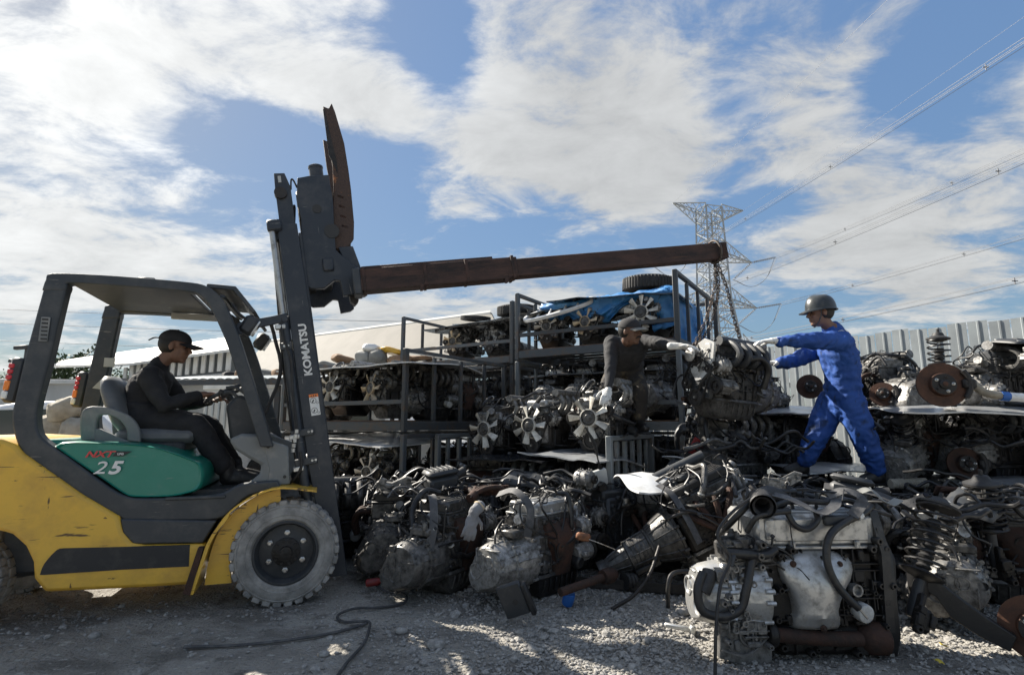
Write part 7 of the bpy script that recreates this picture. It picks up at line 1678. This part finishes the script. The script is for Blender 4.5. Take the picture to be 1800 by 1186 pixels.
for i, (pts, lb) in enumerate([([(-.62, 4.0, .60), (-.55, 3.85, .66), (-.52, 3.74, .50), (-.54, 3.70, .34)], 'black flat strap hanging over the dark gearbox engine'), ([(-.1, 3.95, .66), (.02, 3.80, .70), (.12, 3.72, .60), (.10, 3.70, .42)], 'black flat strap hanging beside the grey glove'), ([(1.05, 4.0, .72), (1.12, 3.9, .66), (1.2, 3.82, .50), (1.26, 3.8, .36)], 'grey flat strap crossing the long gearbox engine'), ([(2.1, 3.75, .74), (2.3, 3.6, .72), (2.45, 3.5, .66), (2.55, 3.45, .70)], 'pale flat strap behind the large front engine')]):
    o = MB().ribbon(pts, .055, (.3, -.8, .5)).build('strap', 'strap', None); tag(o, lb, 'strap', 'flat straps over engines')

# ------------------------------------------------------------------ loose covers, boxes and small units lying on the engines
def loose_part(kind, loc, rot, label, seed):
    rng = random.Random(seed); rot = [R(a) for a in rot]
    if kind == 'air':
        r = empty('air_filter_box', loc, rot, label, 'air box', 'loose engine parts'); MB().box((0, 0, .05), (.24, .18, .10), .025).build('base', 'plastic_dark', r)
        m = MB().box((0, 0, .125), (.25, .19, .045), .02)
        for k in range(5): m.box((-.08 + .04 * k, 0, .15), (.010, .15, .012), .003)
        m.build('lid', 'plastic_dark', r); MB().lathe([(.035, 0), (.038, .02), (.034, .05), (.038, .09), (.034, .09), (.03, .01)], (.12, 0, .07), (1, .2, .2), 14, False).build('spout', 'rubber', r)
    elif kind == 'cover':
        r = empty('engine_cover', loc, rot, label, 'engine cover', 'loose engine parts'); n = 9; rows = [[(-.20 + .40 * j / 8, -.13 + .26 * i / 8, .045 * (1 - ((j - 4) / 4) ** 4) * (1 - ((i - 4) / 4) ** 4) + .008 * math.sin(j * 1.6)) for j in range(n)] for i in range(n)]
        o = MB().grid(rows).build('shell', 'plastic_dark', r, angle=60); s2 = o.modifiers.new('t', 'SOLIDIFY'); s2.thickness = .006
        MB().box((0, 0, .05), (.16, .05, .012), .004).build('badge_plate', 'alu_dark', r)
        for x, y in ((-.15, -.09), (.15, -.09), (-.15, .09), (.15, .09)): MB().lathe([(.016, 0), (.016, .008), (.008, .01)], (x, y, .025), (0, 0, 1), 12).build('fixing', 'zinc', r)
    elif kind == 'alt':
        r = empty('loose_alternator', loc, rot, label, 'alternator', 'loose engine parts'); alternator(r, (0, 0, .07), (0, 1, 0), .068, .14, 'alu')
    elif kind == 'bracket':
        r = empty('cast_bracket', loc, rot, label, 'bracket', 'loose engine parts'); m = MB().prism([(-.12, 0), (-.10, .05), (0, .07), (.08, .15), (.13, .15), (.13, .10), (.05, .02), (.06, 0)], -.02, .02); greeble(m, rng, (-.1, -.02, .0), (1, 0, 0), (0, 0, 1), .18, .1, 10, .02); m.build('casting', 'alu', r, bevel=.004)
        for x, z in ((-.09, .025), (.11, .125)): MB().lathe([(.022, -.03), (.022, .03), (.013, .03), (.013, -.03)], (x, 0, z), (0, 1, 0), 14, False).build('eye', 'alu_dark', r)
    elif kind == 'pipe':
        r = empty('exhaust_manifold', loc, rot, label, 'manifold', 'loose engine parts'); m = MB()
        for k in range(4): m.tube([(-.15 + .1 * k, 0, 0), (-.14 + .09 * k, -.06, .04), (-.06 + .04 * k, -.13, .05), (0, -.19, .03)], .020, 9, 4)
        m.cyl((0, -.18, .03), (0, -.26, .02), .032, n=12); m.box((0, .005, 0), (.40, .014, .07), .004); m.build('runners', 'rust', r)
    return r
for i, (k, loc, rot, lb) in enumerate([('air', (-.55, 4.35, .66), (6, -8, 30), 'black air filter box on the engines behind the dark gearbox'), ('cover', (.12, 4.62, .68), (14, 6, -20), 'black plastic engine cover lying on the middle row'), ('alt', (.62, 4.28, .66), (0, 0, 50), 'loose alternator on the engine right of the pale gearbox'),
        ('bracket', (-.95, 4.3, .64), (10, 20, 15), 'pale cast bracket on the leftmost front engine'), ('air', (2.25, 3.72, .66), (-6, 10, -35), 'black air filter box behind the large front engine'), ('cover', (2.85, 3.45, .66), (16, -12, 35), 'black plastic cover on the right front engines'), ('bracket', (1.88, 3.95, .70), (0, 15, -30), 'cast bracket on the hose tangle behind the large engine'),
        ('pipe', (3.25, 4.1, .66), (20, 5, 20), 'rusty exhaust manifold on the low row at the right'), ('alt', (2.62, 4.1, .50), (10, 0, -40), 'loose alternator in front of the striding worker'), ('alt', (4.05, 4.45, 1.34), (0, 0, 25), 'loose alternator on the silver bonnet of the right heap'), ('bracket', (4.35, 4.5, 1.68), (0, 0, 20), 'pale bracket on the top engine of the right heap'),
        ('cover', (4.4, 4.62, 1.82), (12, 4, 10), 'black cover on the top right engine'), ('air', (1.35, 4.55, .68), (12, -14, 60), 'black air box left of the crumpled silver strip'), ('pipe', (-.2, 4.3, .64), (10, -6, -25), 'rusty exhaust manifold on the middle row, centre left')]): loose_part(k, loc, rot, lb, 300 + i)

# ------------------------------------------------------------------ car nose panel with grille slots at the left of the right stack top
def nose():
    r = empty('grille_panel', ab(-2.98, 5.62, 2.50), (R(-52), R(-10), R(YD + 6)), 'white-edged car nose panel with grille slots on the right stack top', 'grille panel')
    o = [(.42 * math.cos(t) * (1 + .10 * abs(math.cos(t))), .13 * math.copysign(abs(math.sin(t)) ** .7, math.sin(t))) for t in [2 * math.pi * k / 32 for k in range(33)]]; i_ = [(x * .90, y * .70) for x, y in o]
    MB().band(o, i_, -.02, .025).build('rim', 'bonnet_white', r, bevel=.008)
    for x in (-.26, -.10, .10, .26): MB().box((x, .0, 0), (.03, .03, .19), .008).build('grille_bar', 'bonnet_white', r)
    MB().box((0, .02, 0), (.72, .02, .17), .004).build('backing', 'print_dark', r)
nose()
